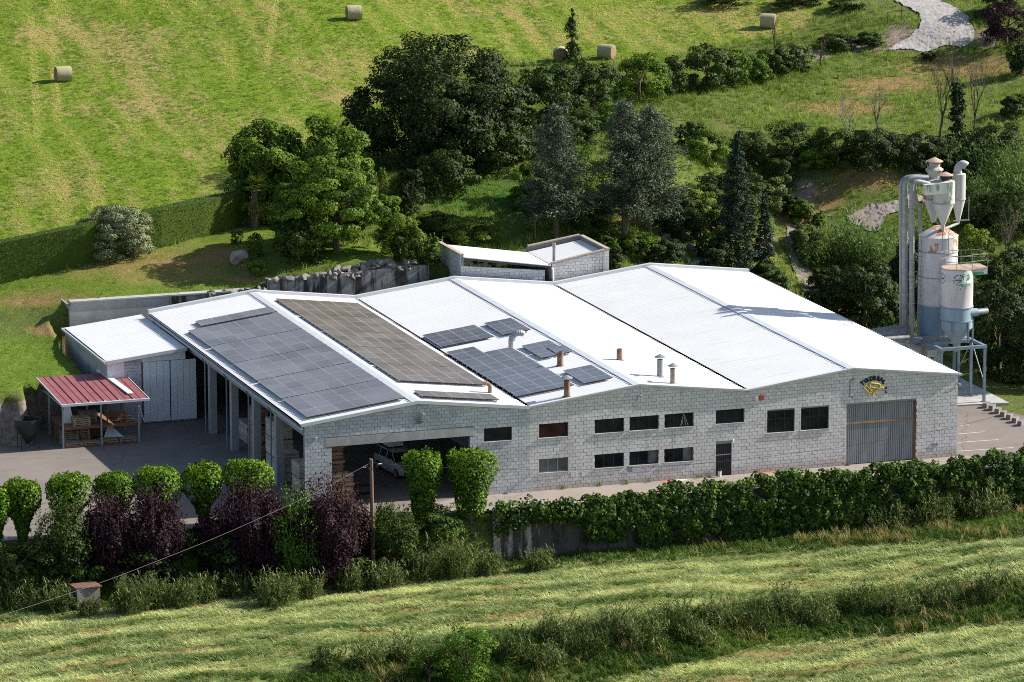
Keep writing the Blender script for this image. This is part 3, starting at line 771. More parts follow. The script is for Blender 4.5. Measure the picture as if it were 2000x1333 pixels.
slope = RISE / W
for i in range(6):
    xa, xb = i * W, (i + 1) * W
    lo_l = (i % 2 == 0)
    xa2 = xa + (-0.22 if i == 0 else (0.09 if lo_l else 0.03)); xb2 = xb + (0.22 if i == 5 else (-0.03 if lo_l else -0.09))
    zz = lambda x: (H + slope * (x - xa) if lo_l else H + RISE - slope * (x - xa)) + 0.03
    corrugated(MB(), xa2, zz(xa2), xb2, zz(xb2), -0.10, D + 0.02).build('roof_slope', M['roof_b'] if i == 4 else M['white_roof'], factory)
    # bargeboard over the front wall and the raised rear capping
    for y0, y1, dz0, dz1, nm in ((-0.16, -0.105, -0.10, 0.10, 'verge_trim'), (D + 0.03, D + 0.34, -0.1, 0.20, 'rear_capping')):
        ya, yb = y0, y1
        e0 = xa2 if i == 0 else xa; e1 = xb2 if i == 5 else xb
        if nm == 'verge_trim' and i >= 2: dz0, dz1 = -0.02, 0.075
        MB().hexa([(e0, ya, zz(e0) + dz0), (e1, ya, zz(e1) + dz0), (e1, yb, zz(e1) + dz0), (e0, yb, zz(e0) + dz0)],
                  [(e0, ya, zz(e0) + dz1), (e1, ya, zz(e1) + dz1), (e1, yb, zz(e1) + dz1), (e0, yb, zz(e0) + dz1)]).build(nm, M['gutter'] if nm == 'verge_trim' and i >= 2 else M['flashing'], factory)
    MB().hexa([(e0, -0.10, zz(e0) + 0.055), (e1, -0.10, zz(e1) + 0.055), (e1, 0.06, zz(e1) + 0.055), (e0, 0.06, zz(e0) + 0.055)],
              [(e0, -0.10, zz(e0) + 0.075), (e1, -0.10, zz(e1) + 0.075), (e1, 0.06, zz(e1) + 0.075), (e0, 0.06, zz(e0) + 0.075)]).build('verge_flashing', M['flashing'], factory)
for k in range(3):
    x = (2 * k + 1) * W; zt = H + RISE + 0.03
    mb = MB()
    for s in (-1, 1):
        a = [(x, -0.1, zt + 0.05), (x + s * 0.40, -0.1, zt + 0.05 - slope * 0.40), (x + s * 0.40, D, zt + 0.05 - slope * 0.40), (x, D, zt + 0.05)]
        b4 = [(q[0], q[1], q[2] + 0.035) for q in a]
        mb.hexa(a if s > 0 else a[::-1], b4 if s > 0 else b4[::-1])
    mb.build('ridge_cap', M['flashing'], factory)
for k in (1, 2):
    x = 2 * k * W
    mb = MB(); mb.box(x - 0.20, x + 0.20, -0.08, D, H - 0.10, H - 0.055)
    mb.build('valley_gutter', M['gutter'], factory)

# ---- windows
def window(a, b_, z0, z1, style, nv=2, hbar=False):
    mb = MB(); y0, y1 = 0.13, 0.19; t = 0.045
    mb.box(a, b_, y0, y1, z0, z0 + t).box(a, b_, y0, y1, z1 - t, z1).box(a, a + t, y0, y1, z0 + t, z1 - t).box(b_ - t, b_, y0, y1, z0 + t, z1 - t)
    xs = [a + (b_ - a) * (k + 1) / (nv + 1) for k in range(nv)]
    for x in xs: mb.box(x - 0.022, x + 0.022, y0 + 0.002, y1 - 0.002, z0 + t, z1 - t)
    if hbar: mb.box(a + t, b_ - t, y0 + 0.004, y1 - 0.004, z0 + (z1 - z0) * 0.58, z0 + (z1 - z0) * 0.58 + 0.04)
    fr = mb.build('window', M['dark_metal'] if style != 'curtain' else M['grey_metal'], factory)
    e = [a + t] + xs + [b_ - t]
    for k in range(nv + 1):
        g_ = {'curtain': 'glass_curtain', 'wine': 'glass_wine'}.get(style, 'glass')
        if style == 'mixed': g_ = ['glass', 'glass', 'glass_curtain'][k % 3]
        MB().box(e[k] + (0.022 if k else 0), e[k + 1] - (0.022 if k < nv else 0), 0.155, 0.165, z0 + t, z1 - t).build('pane', M[g_], fr)
    MB().box(a - 0.05, b_ + 0.05, -0.075, 0.12, z0 - 0.055, z0 + 0.002).build('sill', M['concrete'], fr)
    return fr
st = ['wine', 'dark', 'dark', 'dark', 'dark', 'curtain', 'dark', 'mixed', 'mixed']
for (a, b_, z0, z1), s in zip(win[:9], st): window(a, b_, z0, z1, s)
for a, b_, z0, z1 in win[9:]: window(a, b_, z0, z1, 'dark', 2, True)
w_ = window(11.46, 13.27, 3.36, 4.21, 'dark', 0)
# step ladder and pale post standing behind the fourth upper window
mb = MB()
for dx in (0, 0.16): mb.tube([(24.42 + dx * 0.5, 0.12, 3.40), (24.62, 0.12, 4.15), (24.92 - dx, 0.12, 3.40)], 0.012, 5)
mb.build('ladder', M['white_metal'], factory)

# ---- small door and big gate
dr = MB().box(26.74, 27.80, 0.10, 0.16, 0.02, 2.04).build('door', M['dark_metal'], factory)
for k in range(8):
    MB().box(26.80 + k * 0.125, 26.90 + k * 0.125, 0.075, 0.099, 0.06, 2.0).build('door_slat', M['dark_metal'], dr)
MB().box(26.76, 27.78, 0.06, 0.074, 1.30, 1.36).build('door_rail', M['grey_metal'], dr)
gate = MB().box(35.55, 40.35, 0.16, 0.20, 0.02, 3.88).build('gate', M['gate_metal'], factory)
for z0, z1, lab in ((0.04, 2.60, 'lower leaf of the ribbed grey gate'), (2.70, 3.86, 'upper leaf of the ribbed grey gate')):
    mb = MB()
    for k in range(37):
        x = 35.60 + k * 0.128
        mb.box(x, x + 0.095, 0.11, 0.159, z0, z1, rng.random())
    mb.build('ribbed_leaf', M['gate_metal'], gate)['label'] = lab
MB().box(35.56, 40.25, 0.07, 0.155, 2.605, 2.695).build('rail', M['orange_rail'], gate)
MB().box(40.25, 40.35, 0.03, 0.155, 0.0, 3.88).build('jamb', M['rust_beam'], gate)
for k in range(7):                                    # yellow edge marks beside the gate
    for x in (35.40, 40.42):
        MB().box(x, x + 0.07, -0.030, -0.0215, 0.15 + k * 0.38, 0.26 + k * 0.38).build('edge_mark', M['yellow'], factory)
    for x in (1.55,):
        if k < 6: MB().box(x, x + 0.07, -0.030, -0.0215, 0.15 + k * 0.38, 0.26 + k * 0.38).build('edge_mark', M['yellow'], factory)

# ---- things on the front wall
def wall_lamp(x, z, s=1.0):
    mb = MB(); mb.tube([(x, -0.02, z - 0.35 * s), (x, -0.06, z - 0.05), (x, -0.25 * s, z + 0.12 * s), (x + 0.05, -0.55 * s, z + 0.10 * s)], 0.022, 6)
    l_ = mb.build('wall_lamp', M['galv'], factory, True)
    MB().hexa([(x - 0.05, -0.80 * s, z + 0.04), (x + 0.15, -0.80 * s, z + 0.04), (x + 0.15, -0.5 * s, z + 0.04), (x - 0.05, -0.5 * s, z + 0.04)],
              [(x - 0.03, -0.78 * s, z + 0.13), (x + 0.13, -0.78 * s, z + 0.13), (x + 0.13, -0.5 * s, z + 0.15), (x - 0.03, -0.5 * s, z + 0.15)]).build('lamp_head', M['galv'], l_)
p = ony(819, 808, 0); wall_lamp(p[0], p[2]); p = ony(1244, 773, 0); wall_lamp(p[0], p[2]); wall_lamp(0.55, 4.45, 0.8); wall_lamp(43.0, 4.72, 0.9)
p = ony(1660, 742, 0)
MB().tube([(p[0] + 0.3, -0.03, p[2] + 0.05), (p[0], -0.05, p[2] - 0.05), (p[0], -0.04, p[2] - 1.1), (p[0] + 0.2, -0.04, p[2] - 1.15)], 0.022, 6).build('conduit', M['dark_metal'], factory, True)
mb = MB()
rg = random.Random(4)
for k in range(5):                                    # loose coil of cable under the peak lamp
    x = 7.1 + k * 0.09
    mb.tube([(x, -0.03, 5.28), (x - 0.12, -0.05, 5.05 - 0.03 * k), (x + 0.10, -0.05, 4.98), (x - 0.05, -0.04, 4.84)], 0.010, 5)
mb.build('cable_coil', M['wire'], factory, True)
p = ony(1477, 778, 0); MB().box(p[0] - 0.08, p[0] + 0.10, -0.10, -0.02, p[2] - 0.16, p[2] + 0.14).build('alarm_box', M['white_plastic'], factory)
p = ony(1487, 777, 0); MB().box(p[0] - 0.14, p[0] + 0.14, -0.13, -0.02, p[2] - 0.14, p[2] + 0.16).build('alarm_siren', M['red_box'], factory)
for px, py, mt_ in ((1120, 926, 'white_plastic'), (1141, 925, 'white_plastic'), (1230, 917, 'gate_metal'), (1248, 915, 'white_plastic')):
    p = ony(px, py, 0); x, z = p[0], p[2]
    mb = MB().box(x - 0.17, x + 0.17, -0.032, -0.0215, z - 0.17, z - 0.14).box(x - 0.17, x + 0.17, -0.032, -0.0215, z + 0.14, z + 0.17).box(x - 0.17, x - 0.14, -0.032, -0.0215, z - 0.14, z + 0.14).box(x + 0.14, x + 0.17, -0.032, -0.0215, z - 0.14, z + 0.14)
    mb.box(x - 0.14, x + 0.14, -0.028, -0.0215, z - 0.14, z + 0.14)
    mb.build('meter_hatch', M['block'] if mt_ == 'white_plastic' else M['gate_metal'], factory)
p = ony(1826, 868, 0)
mb = MB()
for k in range(4): mb.box(p[0] - 0.22, p[0] + 0.22, -0.05, -0.0215, p[2] - 0.12 + k * 0.06, p[2] - 0.085 + k * 0.06)
mb.build('air_vent', M['grey_metal'], factory)
p = ony(1431, 860, 0); MB().lathe((p[0], -0.06), [(0.04, p[2] - 0.08), (0.06, p[2]), (0.03, p[2] + 0.08)], 10).build('door_lamp', M['white_plastic'], factory, True)

# ---- lettering and emblem (TIRDESAL, S L)
sign = thing('wall_sign', 'arched black lettering over a yellow three-letter emblem above the grey gate', 'sign', (37.2, -0.03, 4.9))
def letter(ch, px, py, rot, size, mat_):
    cu = bpy.data.curves.new('letter', 'FONT'); cu.body = ch; cu.size = size; cu.align_x = 'CENTER'; cu.align_y = 'CENTER'
    cu.extrude = 0.02; cu.offset = 0.022
    cu.materials.append(mat_)
    tmp = bpy.data.objects.new('letter', cu); col.objects.link(tmp)
    bpy.context.view_layer.update()
    me = bpy.data.meshes.new_from_object(tmp); bpy.data.objects.remove(tmp)
    if not me.materials: me.materials.append(mat_)
    o = put(bpy.data.objects.new('letter', me), sign)
    p = ony(px, py, -0.045)
    o.location = (p[0], -0.045, p[2])
    o.rotation_euler = (Matrix.Rotation(-rot, 3, 'Y') @ Matrix.Rotation(PI / 2, 3, 'X')).to_euler()
for ch, zx, zy, r in (('T', 745, 490, 38), ('I', 825, 430, 33), ('R', 910, 385, 26), ('D', 1035, 335, 10), ('E', 1140, 320, 2), ('S', 1255, 335, -8), ('A', 1355, 375, -20), ('L', 1440, 450, -35)):
    letter(ch, 1640 + zx / 16.667, 720 + zy / 16.667, math.radians(r), 0.36, M['black'])
letter('S', 1640 + 1512 / 16.667, 720 + 640 / 16.667, 0, 0.17, M['black']); letter('L', 1640 + 1512 / 16.667, 720 + 765 / 16.667, 0, 0.19, M['black'])
def stroke(pts, r=0.052):
    P_ = [ony(1640 + a / 16.667, 720 + b_ / 16.667, -0.07) for a, b_ in pts]
    MB().tube([(q[0], -0.07, q[2]) for q in P_], r, 8).build('emblem_stroke', M['yellow'], sign, True)
stroke([(790, 625), (965, 800), (975, 865)]); stroke([(790, 625), (880, 560), (965, 625), (1010, 720), (975, 800)]); stroke([(880, 560), (1050, 745), (1010, 800)])
stroke([(985, 640), (980, 480), (1010, 470), (1270, 505), (1315, 545), (1300, 610), (1220, 645), (1020, 605)], 0.058)
stroke([(1090, 900), (1085, 830), (1110, 770), (1300, 650), (1375, 615), (1430, 645)], 0.05)

# ---- left lean-to with white double doors
annex = thing('lean_to_garage', 'white roofed lean-to garage with two tall white doors beside the factory', 'garage', (-2.6, 26, 0))
GYF = 26.07
corrugated(MB(), -5.72, 4.36 + 0.0, 0.0 - 0.32, 4.92, 25.85, 37.45).build('roof', M['white_roof'], annex)
MB().hexa([(-5.74, 25.72, 4.20), (-0.3, 25.72, 4.76), (-0.3, 25.84, 4.76), (-5.74, 25.84, 4.20)], [(-5.74, 25.72, 4.42), (-0.3, 25.72, 4.98), (-0.3, 25.84, 4.98), (-5.74, 25.84, 4.42)]).build('verge_trim', M['flashing'], annex)
MB().box(-5.90, -5.73, 25.72, 37.5, 4.22, 4.36).build('eave_gutter', M['gutter'], annex)
MB().hexa([(-3.30, GYF - 0.05, 4.15), (-0.35, GYF - 0.05, 4.15), (-0.35, GYF + 0.15, 4.15), (-3.30, GYF + 0.15, 4.15)], [(-3.30, GYF - 0.05, 4.56), (-0.35, GYF - 0.05, 4.84), (-0.35, GYF + 0.15, 4.84), (-3.30, GYF + 0.15, 4.56)]).build('fascia', M['white_metal'], annex)
bw = MB().box(-4.45, -3.32, GYF + 0.02, GYF + 0.22, 0, 4.45).build('block_pier', M['mortar_dark'], annex)
block_courses(bw, M['block_dark'], (-4.45, GYF + 0.02, 0), (1, 0, 0), 1.13, 0, lambda s: 4.40, [], budget=60)
MB().box(-5.60, -4.46, GYF - 0.02, GYF + 0.22, 3.05, 4.35).build('white_panel', M['white_metal'], annex)
MB().box(-5.60, -4.46, GYF + 0.05, GYF + 0.22, 0, 3.05).build('front_wall', M['conc_dark'], annex)
MB().box(-5.65, -5.42, GYF + 0.24, 37.4, 0, 4.30).build('side_wall', M['concrete'], annex)
MB().box(-5.40, -0.05, 37.2, 37.4, 0, 4.34).build('rear_wall', M['concrete'], annex)
MB().box(-3.30, -3.22, GYF - 0.02, GYF + 0.10, 0, 4.14).build('post', M['rust_beam'], annex)
for a, b_ in ((-3.20, -1.43), (-1.37, 0.36)):
    d_ = MB().box(a, b_, GYF - 0.06, GYF, 0.05, 4.12).build('door', M['white_metal'], annex)
    for k in range(1, 4):
        x = a + (b_ - a) * k / 4
        MB().box(x - 0.008, x + 0.008, GYF - 0.068, GYF - 0.06, 0.1, 4.08).build('door_seam', M['grey_metal'], d_)
    MB().box(a + 0.02, b_ - 0.02, GYF - 0.075, GYF - 0.061, 0.06, 0.14).build('kick_plate', M['grey_metal'], d_)
MB().box(-1.425, -1.375, GYF - 0.08, GYF - 0.005, 0.05, 4.12).build('meeting_rail', M['dark_metal'], annex)

# ---- outbuilding behind the roof
outb = thing('block_outbuilding', 'small block outbuilding with two white roofs meeting in a valley behind the factory', 'outbuilding', (27.7, 36.6, 4.2))
OX0, OXV, OX1, OY0, OY1 = 22.26, 28.92, 33.15, 36.6, 41.9
tl = lambda s: 7.66 - (7.66 - 6.62) * s / (OXV - OX0)
lw = wall_solid('low_wall', M['mortar_dark'], outb, (OX0, OY0, 0), (1, 0, 0), 6.15, 0, lambda s: 6.97 - 0.69 * s / 6.15, [], 0.2)
block_courses(lw, M['block_dark'], (OX0, OY0, 0), (1, 0, 0), 6.15, 4.3, lambda s: 6.965 - 0.69 * s / 6.15, [], budget=120)
sw = wall_solid('side_wall', M['mortar_dark'], outb, (OX0, OY1 - 0.5, 4.2), (0, -1, 0), OY1 - 0.5 - OY0 - 0.003, 0, lambda s: 7.74, [], 0.2)
block_courses(sw, M['block_dark'], (OX0, OY1 - 0.5, 0), (0, -1, 0), OY1 - 0.503 - OY0, 4.3, lambda s: 7.735, [], budget=60)
rw = wall_solid('front_wall', M['mortar'], outb, (OXV - 0.02, OY0 - 0.05, 4.2), (1, 0, 0), OX1 - OXV + 0.02, 0, lambda s: 6.68 + 0.75 * s / 4.25, [], 0.2)
block_courses(rw, M['block'], (OXV - 0.02, OY0 - 0.05, 0), (1, 0, 0), OX1 - OXV + 0.02, 4.3, lambda s: 6.675 + 0.75 * s / 4.25, [], budget=120)
wall_solid('side_wall', M['mortar'], outb, (OX1, OY0 + 0.153, 4.2), (0, 1, 0), OY1 - OY0 - 0.153, 0, lambda s: 7.45, [], 0.2)
wall_solid('rear_wall', M['mortar'], outb, (OX0, OY1 - 0.003, 4.2), (1, 0, 0), OX1 - OX0 - 0.203, 3.8, lambda s: 6.4, [], -0.2)
wall_solid('partition_wall', M['mortar'], outb, (OXV + 0.05, OY0 + 0.153, 4.2), (0, 1, 0), OY1 - OY0 - 0.3, 3.8, lambda s: 6.35, [], 0.15)
corrugated(MB(), OX0 + 0.16, 7.62, OXV - 0.12, 6.62, OY0 - 0.2, OY1 - 0.45).build('roof', M['white_roof'], outb)
corrugated(MB(), OXV - 0.02, 6.58, OX1 - 0.22, 7.22, OY0 + 0.16, OY1 - 0.25).build('roof', M['white_roof'], outb)
MB().hexa([(OX0 + 0.16, OY0 - 0.24, 7.42), (OXV - 0.1, OY0 - 0.24, 6.42), (OXV - 0.1, OY0 - 0.2, 6.42), (OX0 + 0.16, OY0 - 0.2, 7.42)],
          [(OX0 + 0.16, OY0 - 0.24, 7.56), (OXV - 0.1, OY0 - 0.24, 6.56), (OXV - 0.1, OY0 - 0.2, 6.56), (OX0 + 0.16, OY0 - 0.2, 7.56)]).build('eave_trim', M['dark_metal'], outb)
def coping(p0, p1, wd=0.3, h=0.09):
    p0, p1 = Vector(p0), Vector(p1); d_ = (p1 - p0).normalized(); s_ = Vector((-d_.y, d_.x, 0)).normalized() * wd / 2
    lo = [p0 - s_, p1 - s_, p1 + s_, p0 + s_]
    MB().hexa(lo, [q + Vector((0, 0, h)) for q in lo]).build('coping', M['coping'], outb)
coping((OX0 + 0.05, OY0 - 0.1, 7.742), (OX0 + 0.05, OY1 - 0.45, 7.742))
coping((OXV - 0.05, OY0 + 0.03, 6.70), (OX1 - 0.16, OY0 + 0.03, 7.435)); coping((OX1 - 0.08, OY0 - 0.1, 7.455), (OX1 - 0.08, OY1 + 0.05, 7.455)); coping((OXV + 0.1, OY1 + 0.05, 6.95), (OX1 - 0.24, OY1 + 0.05, 7.52))
wall_solid('rear_parapet', M['mortar'], outb, (OXV, OY1 + 0.0, 4.2), (1, 0, 0), OX1 - OXV, 6.41, lambda s: 6.92 + 0.57 * s / 4.2, [], 0.14)
MB().tube([(OXV - 0.1, OY0 - 0.28, 6.45), (OXV + 0.05, OY0 - 0.14, 6.3), (OXV + 0.05, OY0 - 0.12, 5.2)], 0.055, 8).build('downpipe', M['white_metal'], outb, True)
MB().tube([(OX0 - 0.07, OY1 - 0.7, 7.6), (OX0 - 0.07, OY1 - 0.7, 4.5)], 0.05, 8).build('downpipe', M['white_metal'], outb, True)
p = ony(1082, 500, OY0 + 0.5)
mb = MB(); mb.tube([(p[0], OY0 + 0.5, 6.55), (p[0], OY0 + 0.5, 7.75)], 0.11, 10).tube([(p[0], OY0 + 0.5, 7.75), (p[0], OY0 + 0.5, 8.05)], 0.14, 10)
mb.build('flue', M['galv'], outb, True)
MB().tube([(OX1 - 0.45, OY0 - 0.075, 5.6), (OX1 - 0.45, OY0 - 0.075, 7.30)], 0.02, 6).build('conduit', M['dark_metal'], outb)

# ================================================================ SOLAR PANELS
_pv = {}
def pv_mesh(w_, l_, mat_):
    k = (round(w_, 3), round(l_, 3), mat_.name)
    if k not in _pv:
        mb = MB(); f_ = 0.018; t = 0.055
        mb.add([(-w_/2, -l_/2, 0), (w_/2, -l_/2, 0), (w_/2, l_/2, 0), (-w_/2, l_/2, 0), (-w_/2, -l_/2, t), (w_/2, -l_/2, t), (w_/2, l_/2, t), (-w_/2, l_/2, t),
                (-w_/2 + f_, -l_/2 + f_, t), (w_/2 - f_, -l_/2 + f_, t), (w_/2 - f_, l_/2 - f_, t), (-w_/2 + f_, l_/2 - f_, t)],
               [(3, 2, 1, 0), (0, 1, 5, 4), (1, 2, 6, 5), (2, 3, 7, 6), (3, 0, 4, 7), (4, 5, 9, 8), (5, 6, 10, 9), (6, 7, 11, 10), (7, 4, 8, 11), (8, 9, 10, 11)])
        me = mb.mesh('solar_panel', M['panel_metal']); me.materials.append(mat_); me.polygons[9].material_index = 1
        me.materials.append(M['dark_metal'])
        for q in (1, 3): me.polygons[q].material_index = 2  # end faces coloured dark to imitate the shadow gap between rows
        _pv[k] = me
    return _pv[k]
def pv_array(label, cells, w_, l_, mat_, lift=0.16):
    """cells: (x, y) centres on the roof"""
    cx, cy = np.mean([c_[0] for c_ in cells]), np.mean([c_[1] for c_ in cells])
    root = thing('solar_array', label, 'solar panels', (cx, cy, roof_z(cx)), 'solar arrays on the white roofs')
    for x, y in cells:
        k = int(x // W); ang = -math.atan(slope) if k % 2 == 0 else math.atan(slope)
        o = put(bpy.data.objects.new('solar_panel', pv_mesh(w_, l_, mat_)), root)
        o.location = (x, y, roof_z(x) + 0.03 + lift + rng.uniform(-0.004, 0.004)); o.rotation_euler = (0, ang, 0)
    xs = [c_[0] for c_ in cells]; mb = MB()
    for yy in sorted(set(round(c_[1], 2) for c_ in cells)):
        row = [c_[0] for c_ in cells if abs(c_[1] - yy) < 0.02]
        for dy in (-l_ * 0.28, l_ * 0.28):
            a, b_ = min(row) - w_ / 2 - 0.12, max(row) + w_ / 2 + 0.12
            za, zb = roof_z(a) + 0.03 + lift - 0.05, roof_z(b_) + 0.03 + lift - 0.05
            mb.hexa([(a, yy + dy - 0.02, za), (b_, yy + dy - 0.02, zb), (b_, yy + dy + 0.02, zb), (a, yy + dy + 0.02, za)], [(a, yy + dy - 0.02, za + 0.045), (b_, yy + dy - 0.02, zb + 0.045), (b_, yy + dy + 0.02, zb + 0.045), (a, yy + dy + 0.02, za + 0.045)])
            for xx in (a + 0.2, (a + b_) / 2, b_ - 0.2):
                zf = roof_z(xx) + 0.03
                mb.box(xx - 0.03, xx + 0.03, yy + dy - 0.03, yy + dy + 0.03, zf, zf + lift - 0.045)
    mb.build('mounting_rail', M['panel_metal'], root)
    return root
k_ = 8.0 / 7.0
cells = []
for r in range(5):
    for c_ in range(6):
        for q in range(3): cells.append((0.42 + 1.043 * (c_ + 0.5), 0.78 + 5.49 * r + 1.79 * (q + 0.5)))
pv_array('largest bluish grey solar array, on the leftmost roof slope', cells, 1.018, 1.786, M['pv_blue'])
pv_array('single short row of bluish grey panels at the far end of the leftmost slope', [(1.50 + 1.043 * (c_ + 0.5), 29.45) for c_ in range(5)], 1.018, 1.66, M['pv_blue'])
cells = []
for r in range(5):
    for c_ in range(6):
        for q in range(3): cells.append((7.83 + 0.972 * (c_ + 0.5), 5.58 + 5.49 * r + 1.79 * (q + 0.5)))
pv_array('long brownish grey solar array on the slope right of the first ridge', cells, 0.95, 1.786, M['pv_brown'])
pv_array('single row of five brownish panels close to the front of the left gable', [(7.78 + 1.0 * (c_ + 0.5), 1.72) for c_ in range(5)], 0.98, 1.72, M['pv_brown'])
PL, PW = 1.965, 0.925
def grid(x0, y0, nc, nr, pw=0.935, pl=1.985): return [(x0 + pw * (c_ + 0.5), y0 + pl * (r + 0.5)) for r in range(nr) for c_ in range(nc)]
pv_array('dark solar array four panels wide behind the elbow duct', grid(14.60, 17.75, 4, 2, 0.90), 0.89, PL, M['pv_half'])
pv_array('dark square of four panels near the second ridge, farthest up the roof', grid(18.86, 17.70, 2, 2), PW, PL, M['pv_half'])
pv_array('stepped half-cut solar array, largest on the third slope', grid(14.42, 2.30, 4, 5) + grid(14.42, 12.24, 2, 2) + grid(16.30, 12.24, 2, 1), PW, PL, M['pv_half'])
pv_array('four panels set askew beside the rusty open pipe', [(19.30, 13.10), (20.24, 13.10), (19.30, 11.10), (20.44, 11.20)], PW, PL, M['pv_half'])
pv_array('square of four panels nearest the front right of the third slope', grid(18.82, 2.15, 2, 2), PW, PL, M['pv_half'])

# ---- flues and ducts standing on the roofs
def flue(label, x, y, h, r, mat_, cap=False, group='flues on the roof'):
    z = roof_z(x) + 0.02
    root = thing('roof_flue', label, 'flue', (x, y, z), group)
    mb = MB(); mb.lathe((x, y), [(r * 1.5, z - 0.05), (r * 1.5, z + 0.05), (r, z + 0.08), (r, z + h), (r * 0.86, z + h), (r * 0.86, z + h - 0.15)], 18, True, True)
    mb.build('pipe', mat_, root, True)
    if cap:
        mb = MB(); mb.lathe((x, y), [(r * 1.95, z + h + 0.14), (r * 1.95, z + h + 0.16), (r * 0.25, z + h + 0.33)], 18)
        c_ = mb.build('rain_cap', M['galv'], root, True)
        mb = MB()
        for a in range(3):
            q = 2 * PI * a / 3 + 0.4; mb.tube([(x + r * math.cos(q), y + r * math.sin(q), z + h - 0.1), (x + r * 1.2 * math.cos(q), y + r * 1.2 * math.sin(q), z + h + 0.15)], 0.012, 5)
        mb.build('cap_strut', M['galv'], c_)
flue('open rusty pipe between the panels left of the second ridge', 19.27, 7.93, 0.95, 0.20, M['rust_pipe'])
flue('rusty pipe with a rain cap, close to the front wall', 17.05, 0.53, 1.08, 0.19, M['rust_pipe'], True)
flue('short open brown pipe right of the second ridge', 23.27, 7.93, 0.78, 0.19, M['rust_pipe'])
flue('grey pipe with a conical cap, farther of the two capped ones', 24.12, 2.97, 1.15, 0.185, M['galv'], True)
M['buff_pipe'] = surf('buff_stained_pipe', (0.36, 0.31, 0.25), (0.26, 0.21, 0.165), 2.5, 0.7, 0.2, 0.1)
flue('buff stained pipe with a conical cap nearest the front edge right of the second peak', 24.2, 0.93, 1.0, 0.165, M['buff_pipe'], True)
x, y = 18.37, 14.75; z = roof_z(x)
M['cyc_zinc'] = surf('pale_zinc_duct', (0.42, 0.44, 0.45), (0.34, 0.355, 0.365), 2.5, 0.5, 0.3, 0.05)
el = thing('elbow_duct', 'pale segmented elbow duct rising between solar panels', 'duct', (x, y, z))
path = [(x, y, z), (x, y, z + 0.5)] + [(x + 0.5 * (1 - math.cos(t)), y, z + 0.5 + 0.5 * math.sin(t)) for t in np.linspace(0.15, 2.2, 9)]
MB().tube(path, 0.20, 16).build('duct', M['cyc_zinc'], el, True)
for q in range(2, 10, 1):
    a, b_ = Vector(path[q]), Vector(path[q + 1]) if q + 1 < len(path) else Vector(path[q])
    if (b_ - a).length > 0: MB().tube([a, a + (b_ - a).normalized() * 0.03], 0.215, 16).build('seam_ring', M['galv'], el, True)
x, y = 13.2, 3.9; z = roof_z(x)
el = thing('rusty_elbow_pipe', 'small rusty elbow pipe beside the valley at the end of the brown panels', 'pipe', (x, y, z))
path = [(x, y, z), (x, y, z + 0.35)] + [(x - 0.35 * (1 - math.cos(t)), y, z + 0.35 + 0.35 * math.sin(t)) for t in np.linspace(0.15, 1.9, 7)]
MB().tube(path, 0.13, 12).build('pipe', M['rust_pipe'], el, True)

# ================================================================ OPEN SHED WITH RED ROOF
SX0, SX1, SY0, SY1 = -9.98, -4.28, 20.62, 27.5
rz_ = lambda y: 2.88 + 0.053 * (y - SY0)
shed = thing('storage_shed', 'open storage shed with a dull red metal roof on grey posts', 'shed', (-7.1, 22.0, 0))
pw = (SX1 - SX0) / 12
for k in range(12):
    a, b_ = SX0 + k * pw, SX0 + (k + 1) * pw; yb = SY1 if b_ < -5.7 else 25.98
    mb = MB()
    mb.hexa([(a, SY0, rz_(SY0)), (b_ - 0.006, SY0, rz_(SY0)), (b_ - 0.006, yb, rz_(yb)), (a, yb, rz_(yb))], [(a, SY0, rz_(SY0) + 0.035), (b_ - 0.006, SY0, rz_(SY0) + 0.035), (b_ - 0.006, yb, rz_(yb) + 0.035), (a, yb, rz_(yb) + 0.035)])
    hh = 0.085 if k % 2 == 1 else 0.06; ww = 0.05 if k % 2 == 1 else 0.03
    if k < 11: mb.hexa([(b_ - ww, SY0 + 0.02, rz_(SY0) + 0.035), (b_ - 0.006, SY0 + 0.02, rz_(SY0) + 0.035), (b_ - 0.006, yb, rz_(yb) + 0.035), (b_ - ww, yb, rz_(yb) + 0.035)], [(b_ - ww, SY0 + 0.02, rz_(SY0) + hh), (b_ - 0.006, SY0 + 0.02, rz_(SY0) + hh), (b_ - 0.006, yb, rz_(yb) + hh), (b_ - ww, yb, rz_(yb) + hh)])
    mb.build('roof_panel', M['red_roof'], shed)
    if k % 2 == 1 and k < 11: MB().box(b_ - 0.07, b_ + 0.02, SY0 - 0.01, SY0 + 0.12, rz_(SY0) + 0.09, rz_(SY0) + 0.12).build('seam_clip', M['flashing'], shed)
MB().box(SX0 - 0.06, SX1 + 0.06, SY0 - 0.14, SY0 - 0.004, 2.80, 2.95).build('gutter', M['flashing'], shed)
for x in (SX0 - 0.05, SX1 + 0.005):
    yb = SY1 if x < -6 else 25.98
    MB().hexa([(x, SY0, rz_(SY0) - 0.02), (x + 0.045, SY0, rz_(SY0) - 0.02), (x + 0.045, yb, rz_(yb) - 0.02), (x, yb, rz_(yb) - 0.02)], [(x, SY0, rz_(SY0) + 0.07), (x + 0.045, SY0, rz_(SY0) + 0.07), (x + 0.045, yb, rz_(yb) + 0.07), (x, yb, rz_(yb) + 0.07)]).build('verge_trim', M['flashing'], shed)
for x in (-9.9, -7.38, -4.9):
    for y in (20.85, 24.6): MB().box(x - 0.05, x + 0.05, y - 0.05, y + 0.05, 0, rz_(y) - 0.12).build('post', M['grey_metal'], shed)
    MB().box(x - 0.04, x + 0.04, 20.7, 25.8, 2.70, 2.80).build('rafter', M['grey_metal'], shed)
